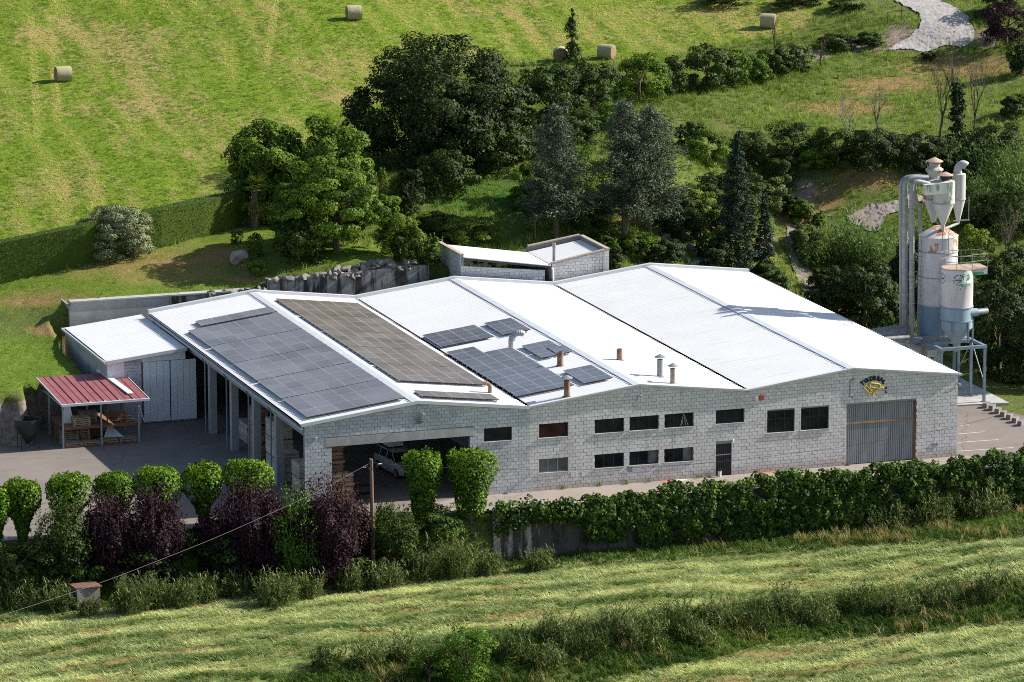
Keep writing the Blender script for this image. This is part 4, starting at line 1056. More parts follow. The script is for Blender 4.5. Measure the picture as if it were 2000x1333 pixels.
for x0, x1 in ((-9.84, -7.44), (-7.32, -4.96)):
    MB().box(x0, x1, 20.82, 20.90, 1.20, 1.32).build('shelf_beam', M['rust_beam'], shed)
    MB().box(x0, x1, 20.91, 24.5, 1.27, 1.32).build('shelf_deck', M['osb'], shed)
    MB().box(x0, x1, 20.80, 20.88, 0.02, 0.10).build('floor_beam', M['rust_beam'], shed)
MB().box(-9.84, -6.6, 23.4, 23.46, 0.02, 1.26).build('back_board', M['osb'], shed)
MB().box(-6.9, -6.82, 21.3, 21.38, 1.33, 2.69).build('rack_post', M['rust_beam'], shed); MB().box(-6.0, -5.92, 21.3, 21.38, 1.33, 2.69).build('rack_post', M['rust_beam'], shed)
MB().tube([(-4.9, 20.85, 2.6), (-4.55, 20.85, 1.4)], 0.02, 6).build('brace', M['white_metal'], shed)
a, b_ = onz(194, 722, 3.36), onz(255, 770, 3.02); d_ = (b_ - a); d_[2] = 0; d_ /= np.linalg.norm(d_); n_ = np.array([-d_[1], d_[0], 0]) * 0.19
z0, z1 = 3.29, rz_(b_[1]) + 0.092
lo = [a[:2] - n_[:2], b_[:2] - n_[:2], b_[:2] + n_[:2], a[:2] + n_[:2]]
zz = [z0, z1, z1, z0]
tag(MB().hexa([(q[0], q[1], z) for q, z in zip(lo, zz)], [(q[0], q[1], z + 0.07) for q, z in zip(lo, zz)]).build('white_board', M['white_metal']), 'long white panel lying on the red shed roof', 'board')
tag(MB().hexa([(-9.55, 22.2, 1.33), (-8.9, 22.0, 1.33), (-8.9, 22.05, 1.33), (-9.55, 22.25, 1.33)], [(-9.45, 22.3, 2.45), (-9.1, 22.2, 2.6), (-9.1, 22.25, 2.6), (-9.45, 22.35, 2.45)]).build('white_sheet', M['white_plastic']), 'upright white sheet leaning on the shed shelf', 'sheet')

def pallet_mesh(mat_):
    mb = MB(); rr = random.Random(5)
    for k in range(5): mb.box(-0.55, 0.55, -0.4 + k * 0.175, -0.30 + k * 0.175, 0.105, 0.135, rr.random())
    for y in (-0.4, -0.05, 0.30):
        for x in (-0.55, -0.07, 0.41): mb.box(x, x + 0.14, y, y + 0.1, 0.022, 0.085, rr.random())
        mb.box(-0.55, 0.55, y + 0.005, y + 0.095, 0, 0.022, rr.random()); mb.box(-0.549, 0.549, y + 0.006, y + 0.094, 0.085, 0.105, rr.random())
    return mb.mesh('pallet', mat_)
PMESH = [pallet_mesh(M['wood']), pallet_mesh(M['wood_old'])]
ORD = ['topmost', 'second from the top', 'third from the top', 'fourth from the top', 'fifth from the top', 'sixth from the top']
def pallet_stack(x, y, z, n, where, mi=1, rz=0.0):
    for k in range(n):
        o = bpy.data.objects.new('pallet', PMESH[mi]); col.objects.link(o)
        o.location = (x + rng.uniform(-0.03, 0.03), y + rng.uniform(-0.03, 0.03), z + k * 0.138); o.rotation_euler = (0, 0, rz + rng.uniform(-0.04, 0.04))
        lab = ('wooden pallet, %s of the stack %s' % (ORD[n - 1 - k], where)) if n > 1 else 'wooden pallet %s' % where
        tag(o, lab, 'pallet', 'pallets in the red roofed shed')
pallet_stack(-8.55, 21.5, 1.32, 4, 'on the left of the shed shelf', 0)
pallet_stack(-7.95 + 0.05, 22.4, 1.32, 5, 'behind the middle shed post', 1)
pallet_stack(-9.2, 22.2, 0.0, 6, 'on the ground by the left post', 1)
pallet_stack(-8.35, 22.6, 0.0, 6, 'on the ground against the brown board', 0)
pallet_stack(-9.15, 21.25, 0.0, 2, 'in front by the left post', 1)
pallet_stack(-7.95, 21.35, 0.10, 1, 'lying alone before the brown board', 0)
pallet_stack(-6.75, 21.5, 0.0, 2, 'right of the middle post', 0)
pallet_stack(-5.55, 21.6, 0.0, 2, 'on the ground by the right post', 1)
sc_pile = thing('scrap_wood_pile', 'jumbled pile of pale wood offcuts on the right of the shed shelf', 'wood pile', (-5.75, 21.5, 1.33))
rr = random.Random(9)
for k in range(14):
    MB().rbox((-5.8 + rr.uniform(-0.45, 0.55), 21.4 + rr.uniform(-0.2, 0.3), 1.37 + 0.035 * k * 0.8), rr.uniform(0.4, 0.9), 0.10, 0.04, rr.uniform(-0.9, 0.9), rr.uniform(-0.2, 0.2), rr.random()).build('offcut', M['wood'], sc_pile)
tag(MB().hexa([(-6.95, 21.9, 0.28), (-5.7, 21.7, 0.28), (-5.7, 21.75, 0.28), (-6.95, 21.95, 0.28)], [(-6.55, 22.4, 0.95), (-6.40, 22.4, 0.95), (-6.40, 22.45, 0.95), (-6.55, 22.45, 0.95)]).build('triangular_sheet', M['white_metal']), 'triangular pale sheet leaning in the lower right of the shed', 'sheet')
hop = thing('hopper', 'dark cone-bottomed hopper on thin legs in the shade beside the shed', 'hopper', (-12.0, 21.6, 0))
MB().lathe((-12.0, 21.7), [(0.12, 0.35), (0.85, 1.35), (0.85, 1.95), (0.80, 1.95), (0.80, 1.4)], 20).build('cone', M['dark_metal'], hop, True)
for q in range(4):
    t = PI / 4 + q * PI / 2; MB().tube([(-12 + 0.8 * math.cos(t), 21.7 + 0.8 * math.sin(t), 0), (-12 + 0.8 * math.cos(t), 21.7 + 0.8 * math.sin(t), 1.4)], 0.03, 6).build('leg', M['dark_metal'], hop)

# ================================================================ RETAINING WALLS
cw = thing('concrete_retaining_wall', 'weathered concrete retaining wall behind the white lean-to roof', 'wall', (2, 39, 0))
for k in range(6):
    a = -4.9 + k * 2.3
    MB().box(a, a + 2.285, 38.62, 39.15, -0.1, 5.80).build('wall_panel', M['conc_stain'] if k > 2 else M['concrete'], cw)
MB().box(-4.95, 8.9, 38.55, 39.25, 5.80, 5.90).build('coping', M['concrete'], cw)
MB().box(-5.0, -4.905, 38.62, 41.5, 2.0, 5.6).build('return_wall', M['concrete'], cw)
sw_ = thing('stone_retaining_wall', 'streaked retaining wall topped with piled grey boulders below the garden', 'wall', (14, 39, 0))
mb = MB(); N_ = 24
for k in range(N_):
    xa, xb = 8.92 + (20.6 - 8.92) * k / N_, 8.92 + (20.6 - 8.92) * (k + 1) / N_
    zt = 6.45 + 0.35 * (k / N_); dy = 0.0
    mb.box(xa, xb - 0.001, 38.60 + dy, 39.3, -0.1, zt)
mb.build('stained_face', M['conc_stain'], sw_)
def stone_mesh(seed, mat_, name='stone', sub=2):
    rg = np.random.default_rng(seed); bm = bmesh.new(); bmesh.ops.create_icosphere(bm, subdivisions=sub, radius=0.5)
    dirs = rg.normal(size=(9, 3)); dirs /= np.linalg.norm(dirs, axis=1)[:, None]; cuts = rg.uniform(0.20, 0.40, 9)
    for v in bm.verts:
        p = np.array(v.co)
        for d, c_ in zip(dirs, cuts):
            e = p @ d
            if e > c_: p = p - d * (e - c_)
        v.co = Vector(p * (1 + rg.normal(0, 0.015)))
    me = bpy.data.meshes.new(name); bm.to_mesh(me); bm.free(); me.materials.append(mat_)
    a = me.attributes.new('tint', 'FLOAT', 'FACE'); a.data.foreach_set('value', np.full(len(me.polygons), rg.random(), dtype=np.float32))
    return me
STN = [stone_mesh(100 + k, M['rock_dark']) for k in range(8)]
for k in range(92):
    x = 12.2 + rng.random() * 7.6 if k < 66 else 4.0 + rng.random() * 7.6; f_ = (x - 11.5) / 8.0
    lim = 6.55 + 0.95 * min(1, max(0, f_) * 1.15)
    z = 6.3 + rng.random() * max(0.15, lim - 6.3)
    if k >= 66: z = (5.78 if x < 8.9 else 6.4) + rng.uniform(-0.05, 0.12)
    o = put(bpy.data.objects.new('stone', STN[k % 8]), sw_)
    o.location = (x, 38.72 + max(0, z - 6.3) * 0.35 + rng.uniform(-0.08, 0.08), z); s_ = rng.uniform(0.42, 0.75)
    o.scale = (s_ * 1.45, s_, s_ * 0.8); o.rotation_euler = tuple(rng.uniform(-0.5, 0.5, 2)) + (rng.uniform(0, 6.28),)
fwl = thing('roadside_retaining_wall', 'concrete retaining wall dropping from the pavement to the mown field, half hidden by ivy', 'wall', (30, -4.1, 0))
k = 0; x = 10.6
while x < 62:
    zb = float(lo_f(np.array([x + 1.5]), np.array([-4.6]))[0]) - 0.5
    MB().box(x, x + 2.99, -4.30, -4.02, zb, 0.14).build('wall_panel', M['conc_stain'] if x < 12 else M['conc_shaded'], fwl); x += 3.0
MB().box(10.6, 61.6, -4.34, -3.98, 0.14, 0.20).build('coping', M['concrete'], fwl)

# ================================================================ DUST SILOS, CYCLONES, DUCTS
def weathered(name, base, rust, thr=0.56, green=None):
    mt, nt, b = new_mat(name)
    c = ramp(nt, noise(nt, 2.5, 5, 0.6, stretch=(1, 1, 0.25)), [(0.3, tuple(x * 0.78 for x in base)), (0.65, base)])
    c = mixc(nt, ramp(nt, noise(nt, 0.9, 5, 0.65, stretch=(1.2, 1.2, 0.55)), [(thr, (0, 0, 0)), (thr + 0.06, (1, 1, 1))]), c, rust)
    if green:
        c = mixc(nt, ramp(nt, noise(nt, 0.7, 5, 0.7), [(green[1], (0, 0, 0)), (green[1] + 0.04, (1, 1, 1))]), c, green[0])
    link(nt, c, b.inputs['Base Color']); b.inputs['Roughness'].default_value = 0.6
    bump(nt, b, noise(nt, 5, 4, 0.6), 0.06, 0.02)
    return mt
M['silo_white'] = weathered('chalky_white_paint', (0.56, 0.54, 0.55), (0.38, 0.34, 0.32), 0.66)
M['silo_rusty'] = weathered('rust_patched_white_paint', (0.54, 0.52, 0.51), (0.32, 0.15, 0.075), 0.53)
M['silo_blue'] = weathered('pale_blue_paint', (0.25, 0.34, 0.41), (0.20, 0.26, 0.31), 0.62)
M['silo_blue_dark'] = weathered('dusty_blue_paint', (0.15, 0.24, 0.32), (0.19, 0.25, 0.29), 0.6)
M['cyc_green'] = weathered('green_stained_white_paint', (0.52, 0.51, 0.47), (0.10, 0.20, 0.125), 0.53)
M['cyc_rust'] = weathered('heavily_rusted_paint', (0.48, 0.44, 0.42), (0.27, 0.12, 0.06), 0.47)
M['cyc_grey'] = weathered('grey_weathered_zinc', (0.45, 0.45, 0.44), (0.34, 0.29, 0.24), 0.6)
M['silo_top'] = surf('tan_silo_roof', (0.42, 0.33, 0.25), (0.30, 0.22, 0.16), 2.0, 0.85, 0, 0.1)
M['green_print'] = surf('green_lettering_remains', (0.03, 0.36, 0.13), (0.05, 0.28, 0.12), 3, 0.6, 0, 0)

ZL = lambda y, px, py: ony(px, py, y)[2]
XL = lambda y, px, py: ony(px, py, y)[0]
# steel platform
YP = 13.45
pf = thing('steel_platform', 'blue-grey steel platform on tall legs under the small silo', 'platform', (49.7, 15.6, 0.1))
PX0, PX1, PY0, PY1 = 48.15, 51.32, YP, 17.6
for x, y in ((PX0, PY0), (PX1, PY0), (PX0, PY1), (PX1, 15.6), (PX1, PY1), (49.8, PY1)):
    lg = MB().box(x - 0.08, x + 0.08, y - 0.08, y + 0.08, 0.12, 3.78).build('leg', M['steel_blue'], pf)
    MB().box(x - 0.17, x + 0.17, y - 0.17, y + 0.17, 0.10, 0.125).build('foot_plate', M['steel_blue'], lg)
for x0, x1, y0, y1 in ((PX0 - 0.12, PX1 + 0.12, PY0 - 0.1, PY0 + 0.1), (PX0 - 0.12, PX1 + 0.12, PY1 - 0.1, PY1 + 0.1), (PX0 - 0.1, PX0 + 0.1, PY0 + 0.1, PY1 - 0.1), (PX1 - 0.1, PX1 + 0.1, PY0 + 0.1, PY1 - 0.1), (PX0 + 0.1, PX1 - 0.1, 15.4, 15.55)):
    MB().box(x0, x1, y0, y1, 3.78, 3.98).build('beam', M['steel_blue'], pf)
for p0, p1 in (((PX0, PY0 + 0.1, 3.7), (PX0, PY0 + 2.0, 0.3)), ((PX0, PY1 - 0.1, 3.7), (PX0, PY0 + 2.0, 0.3)), ((PX1, 15.5, 3.7), (PX1, PY0 + 0.1, 1.5)), ((PX1, 15.7, 3.7), (PX1, PY1, 1.5))):
    MB().tube([p0, p1], 0.035, 6).build('brace', M['steel_blue'], pf)
MB().box(50.6, 51.2, 15.7, 17.4, 3.985, 4.01).build('grating', M['steel_blue'], pf)
# small silo
YS, CXS = 15.45, XL(15.45, 1868.5, 600); RS = 31.5 / ppm((CXS, YS, 6))
zt, zb, zm = ZL(YS, 1868, 524), ZL(YS, 1868, 640), ZL(YS, 1868, 598)
sil = thing('small_silo', 'small white over pale blue silo with a railed roof, on the steel platform', 'silo', (CXS, YS, 4.0))
MB().lathe((CXS, YS), [(RS, zm), (RS, zt - 0.9), (RS + 0.012, zt - 0.88), (RS + 0.012, zt - 0.84), (RS, zt - 0.82), (RS, zt)], 36, False, True).build('upper_shell', M['silo_white'], sil, True)
MB().lathe((CXS, YS), [(0.22, 3.75), (RS * 0.98, zb), (RS, zb + 0.02), (RS, zm)], 36, True, False).build('lower_shell', M['silo_blue'], sil, True)
for z in (zm, zb + 0.55): MB().lathe((CXS, YS), [(RS, z - 0.035), (RS + 0.05, z - 0.03), (RS + 0.05, z + 0.03), (RS, z + 0.035)], 36, False, False).build('hoop', M['steel_blue'], sil, True)
for q in range(6):
    t = -PI / 2 + 0.35 + q * PI / 3; x, y = CXS + (RS + 0.06) * math.cos(t), YS + (RS + 0.06) * math.sin(t)
    MB().box(x - 0.05, x + 0.05, y - 0.05, y + 0.05, 3.98, zb + 0.55).build('leg', M['steel_blue'], sil)
MB().tube([(CXS, YS, 3.76), (CXS, YS, 3.2)], [0.22, 0.12], 12).build('outlet', M['steel_blue'], sil, True)
RX = XL(YS, 1921, 512)
deck = MB(); n8 = [(CXS + (RS + 0.05) * math.cos(t), YS + (RS + 0.05) * math.sin(t)) for t in np.linspace(PI * 0.30, PI * 1.70, 9)] + [(RX, YS - RS * 0.62), (RX, YS + RS * 0.62)]
deck.add([(a, b_, zt) for a, b_ in n8] + [(a, b_, zt + 0.07) for a, b_ in n8], [tuple(range(len(n8)))[::-1], tuple(range(len(n8), 2 * len(n8)))] + [(k, (k + 1) % len(n8), len(n8) + (k + 1) % len(n8), len(n8) + k) for k in range(len(n8))])
deck.build('roof_deck', M['silo_top'], sil)
MB().box(CXS + RS * 0.75, RX, YS - RS * 0.6, YS + RS * 0.6, zt - 0.42, zt - 0.003).build('side_box', M['silo_white'], sil)
MB().box(CXS + RS * 0.80, RX - 0.25, YS - RS * 0.6 - 0.006, YS - RS * 0.6 - 0.001, zt - 0.44, zt - 0.24).build('green_stripe', M['green_print'], sil)
rail = MB()
for z in (0.55, 1.0):
    rail.tube([(a, b_, zt + z) for a, b_ in n8] + [(n8[0][0], n8[0][1], zt + z)], 0.022, 6)
for a, b_ in n8[::2] + n8[-2:]: rail.tube([(a, b_, zt + 0.07), (a, b_, zt + 1.0)], 0.022, 6)
rail.build('railing', M['galv'], sil, True)
zp = ZL(YS, 1925, 605)
MB().tube([(CXS + RS * 0.55, YS - RS * 0.55, zp), (CXS + RS + 0.15, YS - RS * 0.55, zp)], [0.30, 0.27], 16).build('inlet_collar', M['silo_blue'], sil, True)
MB().tube([(CXS + RS + 0.15, YS - RS * 0.55, zp), (CXS + RS + 0.95, YS - RS * 0.4, zp + 0.0)], 0.21, 16).build('inlet_pipe', M['galv'], sil, True)
def on_silo(ang0, ang1, z0, z1, r, name, mat_):
    V = []; N_ = 8
    for k in range(N_ + 1):
        t = ang0 + (ang1 - ang0) * k / N_
        V += [(CXS + r * math.cos(t), YS + r * math.sin(t), z0), (CXS + r * math.cos(t), YS + r * math.sin(t), z1)]
    return MB().add(V, [(2 * k, 2 * k + 2, 2 * k + 3, 2 * k + 1) for k in range(N_)]).build(name, mat_, sil)
# ring emblem with a worn word, and green letter remains, as printed on the shell
def ring_mark(tc, zc, rad):
    mb = MB(); K_ = 28
    for k in range(K_):
        if k % 7 == 6: continue
        a0, a1 = 2 * PI * k / K_, 2 * PI * (k + 0.9) / K_
        qs = []
        for r_, a in ((rad, a0), (rad, a1), (rad * 0.88, a1), (rad * 0.88, a0)):
            t = tc + r_ * math.cos(a) / RS; qs.append((CXS + (RS + 0.006) * math.cos(t), YS + (RS + 0.006) * math.sin(t), zc + r_ * math.sin(a)))
        mb.add(qs, [(0, 1, 2, 3)])
    for k in range(7):
        t0 = tc + (-0.65 + k * 0.19) * rad / RS; t1 = t0 + 0.13 * rad / RS
        mb.add([(CXS + (RS + 0.006) * math.cos(t0), YS + (RS + 0.006) * math.sin(t0), zc - 0.04), (CXS + (RS + 0.006) * math.cos(t1), YS + (RS + 0.006) * math.sin(t1), zc - 0.04), (CXS + (RS + 0.006) * math.cos(t1), YS + (RS + 0.006) * math.sin(t1), zc + 0.045), (CXS + (RS + 0.006) * math.cos(t0), YS + (RS + 0.006) * math.sin(t0), zc + 0.045)], [(0, 1, 2, 3)])
    return mb.build('ring_emblem', M['dark_metal'], sil)
VA = math.atan2(CAM[1] - YS, CAM[0] - CXS)         # side of the silo that faces the valley
ring_mark(VA + 0.10, ZL(YS, 1868, 542), 0.36); ring_mark(VA - 1.15, ZL(YS, 1868, 542), 0.36)
rg = random.Random(21)
mb = MB()
for k in range(34):
    t = VA + rg.triangular(0.0, 0.95, 0.7); z = zt - 0.30 - abs(rg.gauss(0, 0.40)); w_ = rg.uniform(0.04, 0.17); h = rg.uniform(0.03, 0.14)
    q = [(CXS + (RS + 0.007) * math.cos(t + s * w_ / RS / 2), YS + (RS + 0.007) * math.sin(t + s * w_ / RS / 2)) for s in (-1, 1)]
    mb.add([(*q[0], z), (*q[1], z + rg.uniform(-.02, .02)), (*q[1], z + h), (*q[0], z + h + rg.uniform(-.02, .02))], [(0, 1, 2, 3)])
mb.build('green_letter_remains', M['green_print'], sil)['kind'] = 'stuff'
# tall silo
YB, RB = 18.35, 38.5 / ppm((49.9, 18.3, 7)); CXB = XL(18.35, 1831, 560)
ztb, zbb, zmb, zr = ZL(YB, 1830, 460), ZL(YB, 1830, 652), ZL(YB, 1830, 593), ZL(YB, 1830, 489)
big = thing('tall_silo', 'tall white silo with a blue foot and rust patches near the top', 'silo', (CXB, YB, 0.1))
MB().lathe((CXB, YB), [(RB, zmb), (RB, zr)], 40, False, False).build('shell', M['silo_white'], big, True)
MB().lathe((CXB, YB), [(RB, zr), (RB, ztb), (RB + 0.03, ztb), (0.35, ztb + 0.62)], 40, False, True).build('rusty_top', M['silo_rusty'], big, True)['label'] = 'rust patched top ring and conical roof'
MB().lathe((CXB, YB), [(0.3, zbb - 1.6), (RB * 0.97, zbb), (RB, zbb + 0.02), (RB, zmb)], 40, True, False).build('foot_shell', M['silo_blue_dark'], big, True)
for z in (zr, ZL(YB, 1830, 538), zmb, zbb + 0.05): MB().lathe((CXB, YB), [(RB, z - 0.03), (RB + 0.04, z - 0.03), (RB + 0.04, z + 0.03), (RB, z + 0.03)], 40, False, False).build('hoop', M['conc_dark'], big, True)
for q in range(4):
    t = PI / 4 + q * PI / 2 + 0.3; x, y = CXB + RB * 0.93 * math.cos(t), YB + RB * 0.93 * math.sin(t)
    MB().box(x - 0.09, x + 0.09, y - 0.09, y + 0.09, 0.1, zbb + 0.1).build('leg', M['steel_blue'], big)
lad = MB()
for dx in (-0.22, 0.22): lad.tube([(CXB - RB - 0.10, YB - 0.2 + dx, 2.5), (CXB - RB - 0.10, YB - 0.2 + dx, ztb + 0.1)], 0.02, 5)
for k in range(24): lad.tube([(CXB - RB - 0.10, YB - 0.42, 2.7 + k * 0.33), (CXB - RB - 0.10, YB + 0.02, 2.7 + k * 0.33)], 0.014, 5)
lad.build('ladder', M['galv'], big)
for px in (1841, 1853):
    x = XL(YB - RB - 0.1, px, 470)
    MB().tube([(x, YB - RB - 0.1, zr - 0.2), (x, YB - RB - 0.1, ztb + 0.55)], 0.03, 6).build('cyclone_stay', M['steel_blue'], big)
# cyclones
def cyclone(label, px, y, py_top, py_cone, py_tip, rpx, mat_c, mat_k):
    x = XL(y, px, py_cone); r = rpx / ppm((x, y, 12)); zt_, zc_, zp_ = (ZL(y, px, q) for q in (py_top, py_cone, py_tip))
    root = thing('cyclone', label, 'cyclone', (x, y, zp_), 'cyclones above the tall silo')
    MB().lathe((x, y), [(r, zc_), (r, zt_), (r * 0.4, zt_ + 0.06)], 28, False, True).build('drum', mat_c, root, True)
    MB().lathe((x, y), [(r * 0.17, zp_), (r, zc_)], 28, True, False).build('cone', mat_k, root, True)
    MB().lathe((x, y), [(r, zc_ - 0.03), (r + 0.035, zc_ - 0.03), (r + 0.035, zc_ + 0.03), (r, zc_ + 0.03)], 28, False, False).build('flange', M['conc_dark'], root, True)
    return root, x, r, zt_, zc_, zp_
c1, x1, r1, zt1, zc1, zp1 = cyclone('front cyclone with green stains and a flat cone hat', 1843, 17.7, 354, 396, 440, 21.5, M['cyc_green'], M['silo_white'])
MB().box(x1 - r1 * 2.3, x1 + 0.05, 17.7 - r1 * 0.99, 17.7 - r1 * 0.4, zt1 - 0.75, zt1 - 0.05).build('inlet_box', M['cyc_green'], c1)
MB().lathe((x1 + 0.1, 17.7), [(r1 * 0.42, zt1), (r1 * 0.42, zt1 + 0.38)], 20).build('neck', M['dark_metal'], c1, True)
MB().lathe((x1 + 0.1, 17.7), [(r1 * 0.72, zt1 + 0.38), (r1 * 0.72, zt1 + 0.41), (0.04, zt1 + 0.62)], 24).build('rain_hat', M['silo_top'], c1, True)
MB().tube([(x1, 17.7, zp1), (x1, 17.7, ztb + 0.2)], 0.13, 12).build('down_spout', M['cyc_grey'], c1, True)
c2, x2, r2, zt2, zc2, zp2 = cyclone('rusty cyclone half hidden behind the front one, with a double cone stack', 1824, 19.4, 350, 388, 436, 21, M['cyc_rust'], M['cyc_grey'])
zz = [ZL(19.4, 1824, q) for q in (350, 342, 332, 326, 318, 316, 309)]
MB().lathe((x2, 19.4), [(0.42, zt2), (0.40, zz[1]), (0.62, zz[2]), (0.60, zz[2] + 0.05), (0.38, zz[3]), (0.38, zz[4])], 24).build('stack', M['cyc_rust'], c2, True)
MB().lathe((x2, 19.4), [(0.58, zz[5]), (0.58, zz[5] + 0.03), (0.05, zz[6] + 0.05)], 24).build('rain_hat', M['silo_top'], c2, True)
MB().tube([(x2, 19.4, zp2), (x2 + 0.3, 18.8, ztb + 0.25)], 0.14, 10).build('down_spout', M['dark_metal'], c2, True)
c3, x3, r3, zt3, zc3, zp3 = cyclone('slim grey cyclone with a bent outlet on top', 1872, 19.2, 340, 389, 438, 13.5, M['cyc_grey'], M['silo_white'])
MB().tube([(x3 - 0.05, 19.2, zt3)] + [(x3 - 0.1 + 0.32 * (1 - math.cos(t)), 19.2 - 0.1 * t, zt3 + 0.25 + 0.42 * math.sin(t)) for t in np.linspace(0, 2.3, 8)], 0.27, 16).build('outlet_elbow', M['cyc_grey'], c3, True)
MB().tube([(x3 - 0.6, 18.6, zp3 + 0.35), (x3 + 0.55, 18.6, zp3 + 0.35)], 0.05, 6).build('bracket', M['galv'], c3)
MB().tube([(x3 + 0.5, 18.6, zp3 + 0.35), (x3 + 0.5, 18.6, zc3 + 0.2)], 0.03, 6).build('stay', M['galv'], c3)
MB().tube([(x3, 19.2, zp3 + 0.05), (CXB + 0.4, YB + 0.4, ztb + 0.25)], 0.10, 8).build('down_spout', M['cyc_grey'], c3)
# vertical ducts
def duct(label, y, pts, rpx, seams=True):
    P_ = [Vector(ony(a, b_, y)) for a, b_ in pts]
    root = thing('dust_duct', label, 'duct', tuple(P_[0]), 'dust extraction ducts')
    r = rpx / ppm(P_[0])
    Q = [P_[0]]
    for i in range(1, len(P_) - 1):                # round the bends
        a, b_ = (P_[i - 1] - P_[i]), (P_[i + 1] - P_[i]); l = min(a.length, b_.length) * 0.45
        s, e = P_[i] + a.normalized() * l, P_[i] + b_.normalized() * l
        for t in np.linspace(0, 1, 7): Q.append(s * (1 - t) ** 2 + P_[i] * 2 * t * (1 - t) + e * t * t)
    Q.append(P_[-1])
    MB().tube(Q, r, 18).build('pipe', M['galv'], root, True)
    if seams:
        a, b_ = P_[0], P_[1]; n_ = max(2, int((b_ - a).length / 1.25))
        for k in range(1, n_):
            c_ = a + (b_ - a) * k / n_; d_ = (b_ - a).normalized() * 0.035
            MB().tube([c_ - d_, c_ + d_], r * 1.10, 18).build('joint_ring', M['conc_dark'], root, True)
    return root
duct('outermost tall dust duct on the left, behind its neighbour', 19.3, [(1762, 670), (1760, 348), (1800, 344)], 5.0)
duct('tall bright dust duct second from the left', 18.6, [(1768, 664), (1768, 346), (1812, 348)], 6.0)
duct('tall dust duct third from the left bending toward the front cyclone', 17.5, [(1781, 672), (1781, 352), (1815, 360)], 5.0)
duct('thin cranked dust duct nearest the tall silo', 18.2, [(1797, 455), (1797, 404), (1788, 392), (1786, 356), (1806, 356)], 4.2, False)
for i, (p0, p1, y, lab) in enumerate([((1700, 649), (1758, 640), 18.6, 'farthest'), ((1708, 655), (1768, 650), 17.8, 'second'), ((1722, 664), (1775, 660), 17.2, 'third')]):
    a, b_ = Vector(ony(*p0, y)), Vector(ony(*p1, y))
    tag(MB().tube([(42.6, y + 0.4, 5.0), a, b_], 0.19, 14).build('feed_duct', M['galv'], None, True), '%s sloping grey feed duct from the roof edge to the tall ducts' % lab, 'duct', 'feed ducts by the roof edge')
fan = thing('extractor_fan', 'grey snail-shaped extractor fan beside the roof edge', 'fan', tuple(ony(1792, 690, 16.6)))
fx = ony(1793, 676, 16.6)
mb = MB(); ang = np.linspace(0, 2 * PI, 25)[:-1]; prof = [0.52 + 0.18 * (a / (2 * PI)) for a in ang]
V = [(fx[0] + r * math.cos(a), 16.4 + dy, fx[2] + r * math.sin(a)) for dy in (0, 0.45) for a, r in zip(ang, prof)]
mb.add(V, [tuple(range(24)), tuple(range(47, 23, -1))] + [(k, 24 + k, 24 + (k + 1) % 24, (k + 1) % 24) for k in range(24)]); mb.build('volute', M['galv'], fan)
MB().tube([(fx[0], 16.38, fx[2]), (fx[0] - 0.2, 16.0, fx[2] - 0.05), (43.3, 15.4, 4.7)], 0.22, 14).build('inlet', M['galv'], fan, True)
MB().rbox((fx[0] + 0.75, 16.3, fx[2] - 0.35), 0.75, 0.7, 0.55, 0.1, 0.3).build('motor_box', M['conc_dark'], fan)
for dx in (-0.3, 0.8): MB().box(fx[0] + dx - 0.05, fx[0] + dx + 0.05, 16.5, 16.6, 0.1, fx[2] - 0.4).build('leg', M['steel_blue'], fan)

# ================================================================ PAINT, KERB STONES, COVERS, BIN
def painted(name, p0, p1, w_=0.10, z=0.006, x0=None):
    a, b_ = onz(*p0, z), onz(*p1, z)
    d_ = (b_ - a)[:2]; d_ /= np.linalg.norm(d_); n_ = np.array([-d_[1], d_[0]]) * w_ / 2
    o = MB().add([(*(a[:2] - n_), z), (*(b_[:2] - n_), z), (*(b_[:2] + n_), z), (*(a[:2] + n_), z)], [(0, 1, 2, 3)]).build(name, M['marking'])
    return tag(o, kind='structure')
for p0, p1 in (((1871, 832.5), (1893, 829.8)), ((1871, 848), (1923, 843.7)), ((1871, 864.5), (1950, 859)), ((1871, 881.5), (1980, 874.5)), ((0, 1030), (13, 1017)), ((168, 964), (196, 961)), ((340, 950), (362, 948))):
    painted('parking_line', p0, p1)
KERB = stone_mesh(77, M['conc_dark'], 'kerb_stone', 1)
for k, (px, py) in enumerate([(1927, 796), (1937.5, 801), (1949, 807), (1960, 813), (1971.5, 818.5), (1983, 825), (1995, 831)]):
    p = onz(px, py, 0.0)
    o = MB().rbox((p[0], p[1], 0.16), 0.62, 0.30, 0.34, 0.75 + rng.uniform(-0.12, 0.12), rng.uniform(-0.05, 0.05)).build('kerb_stone', M['rock_dark'])
    tag(o, 'grey kerb block edging the lawn, ' + ['nearest the silo slab', 'second from the silo slab', 'third from the silo slab', 'fourth from the silo slab', 'fifth from the silo slab', 'sixth from the silo slab', 'farthest from the silo slab'][k], 'kerb block', 'kerb blocks along the parking')
def cover(lab, c4, mat_, z=0.014):
    q = [onz(*c_, z) for c_ in c4]
    tag(MB().hexa([(a[0], a[1], 0.005) for a in q], [(a[0], a[1], z) for a in q]).build('manhole_cover', mat_), lab, 'manhole cover', 'covers in the pavement')
cover('red painted cover in the pavement below the lower windows', [(1290, 942.5), (1318, 940.5), (1320, 936.5), (1294, 938.5)], M['red_paint'])
cover('white painted cover beside a red one in the pavement', [(1319.5, 940.3), (1343, 938.5), (1341, 935.5), (1321, 936.8)], M['marking'])
cover('red painted cover in the pavement below the two large windows', [(1480, 926), (1512, 923.5), (1511, 920.5), (1483, 922.5)], M['red_paint'])
p = onz(1401, 929, 0.006)
bn = thing('litter_bin', 'small white bin with a black lid at the foot of the dark door', 'bin', (p[0], p[1], 0.006))
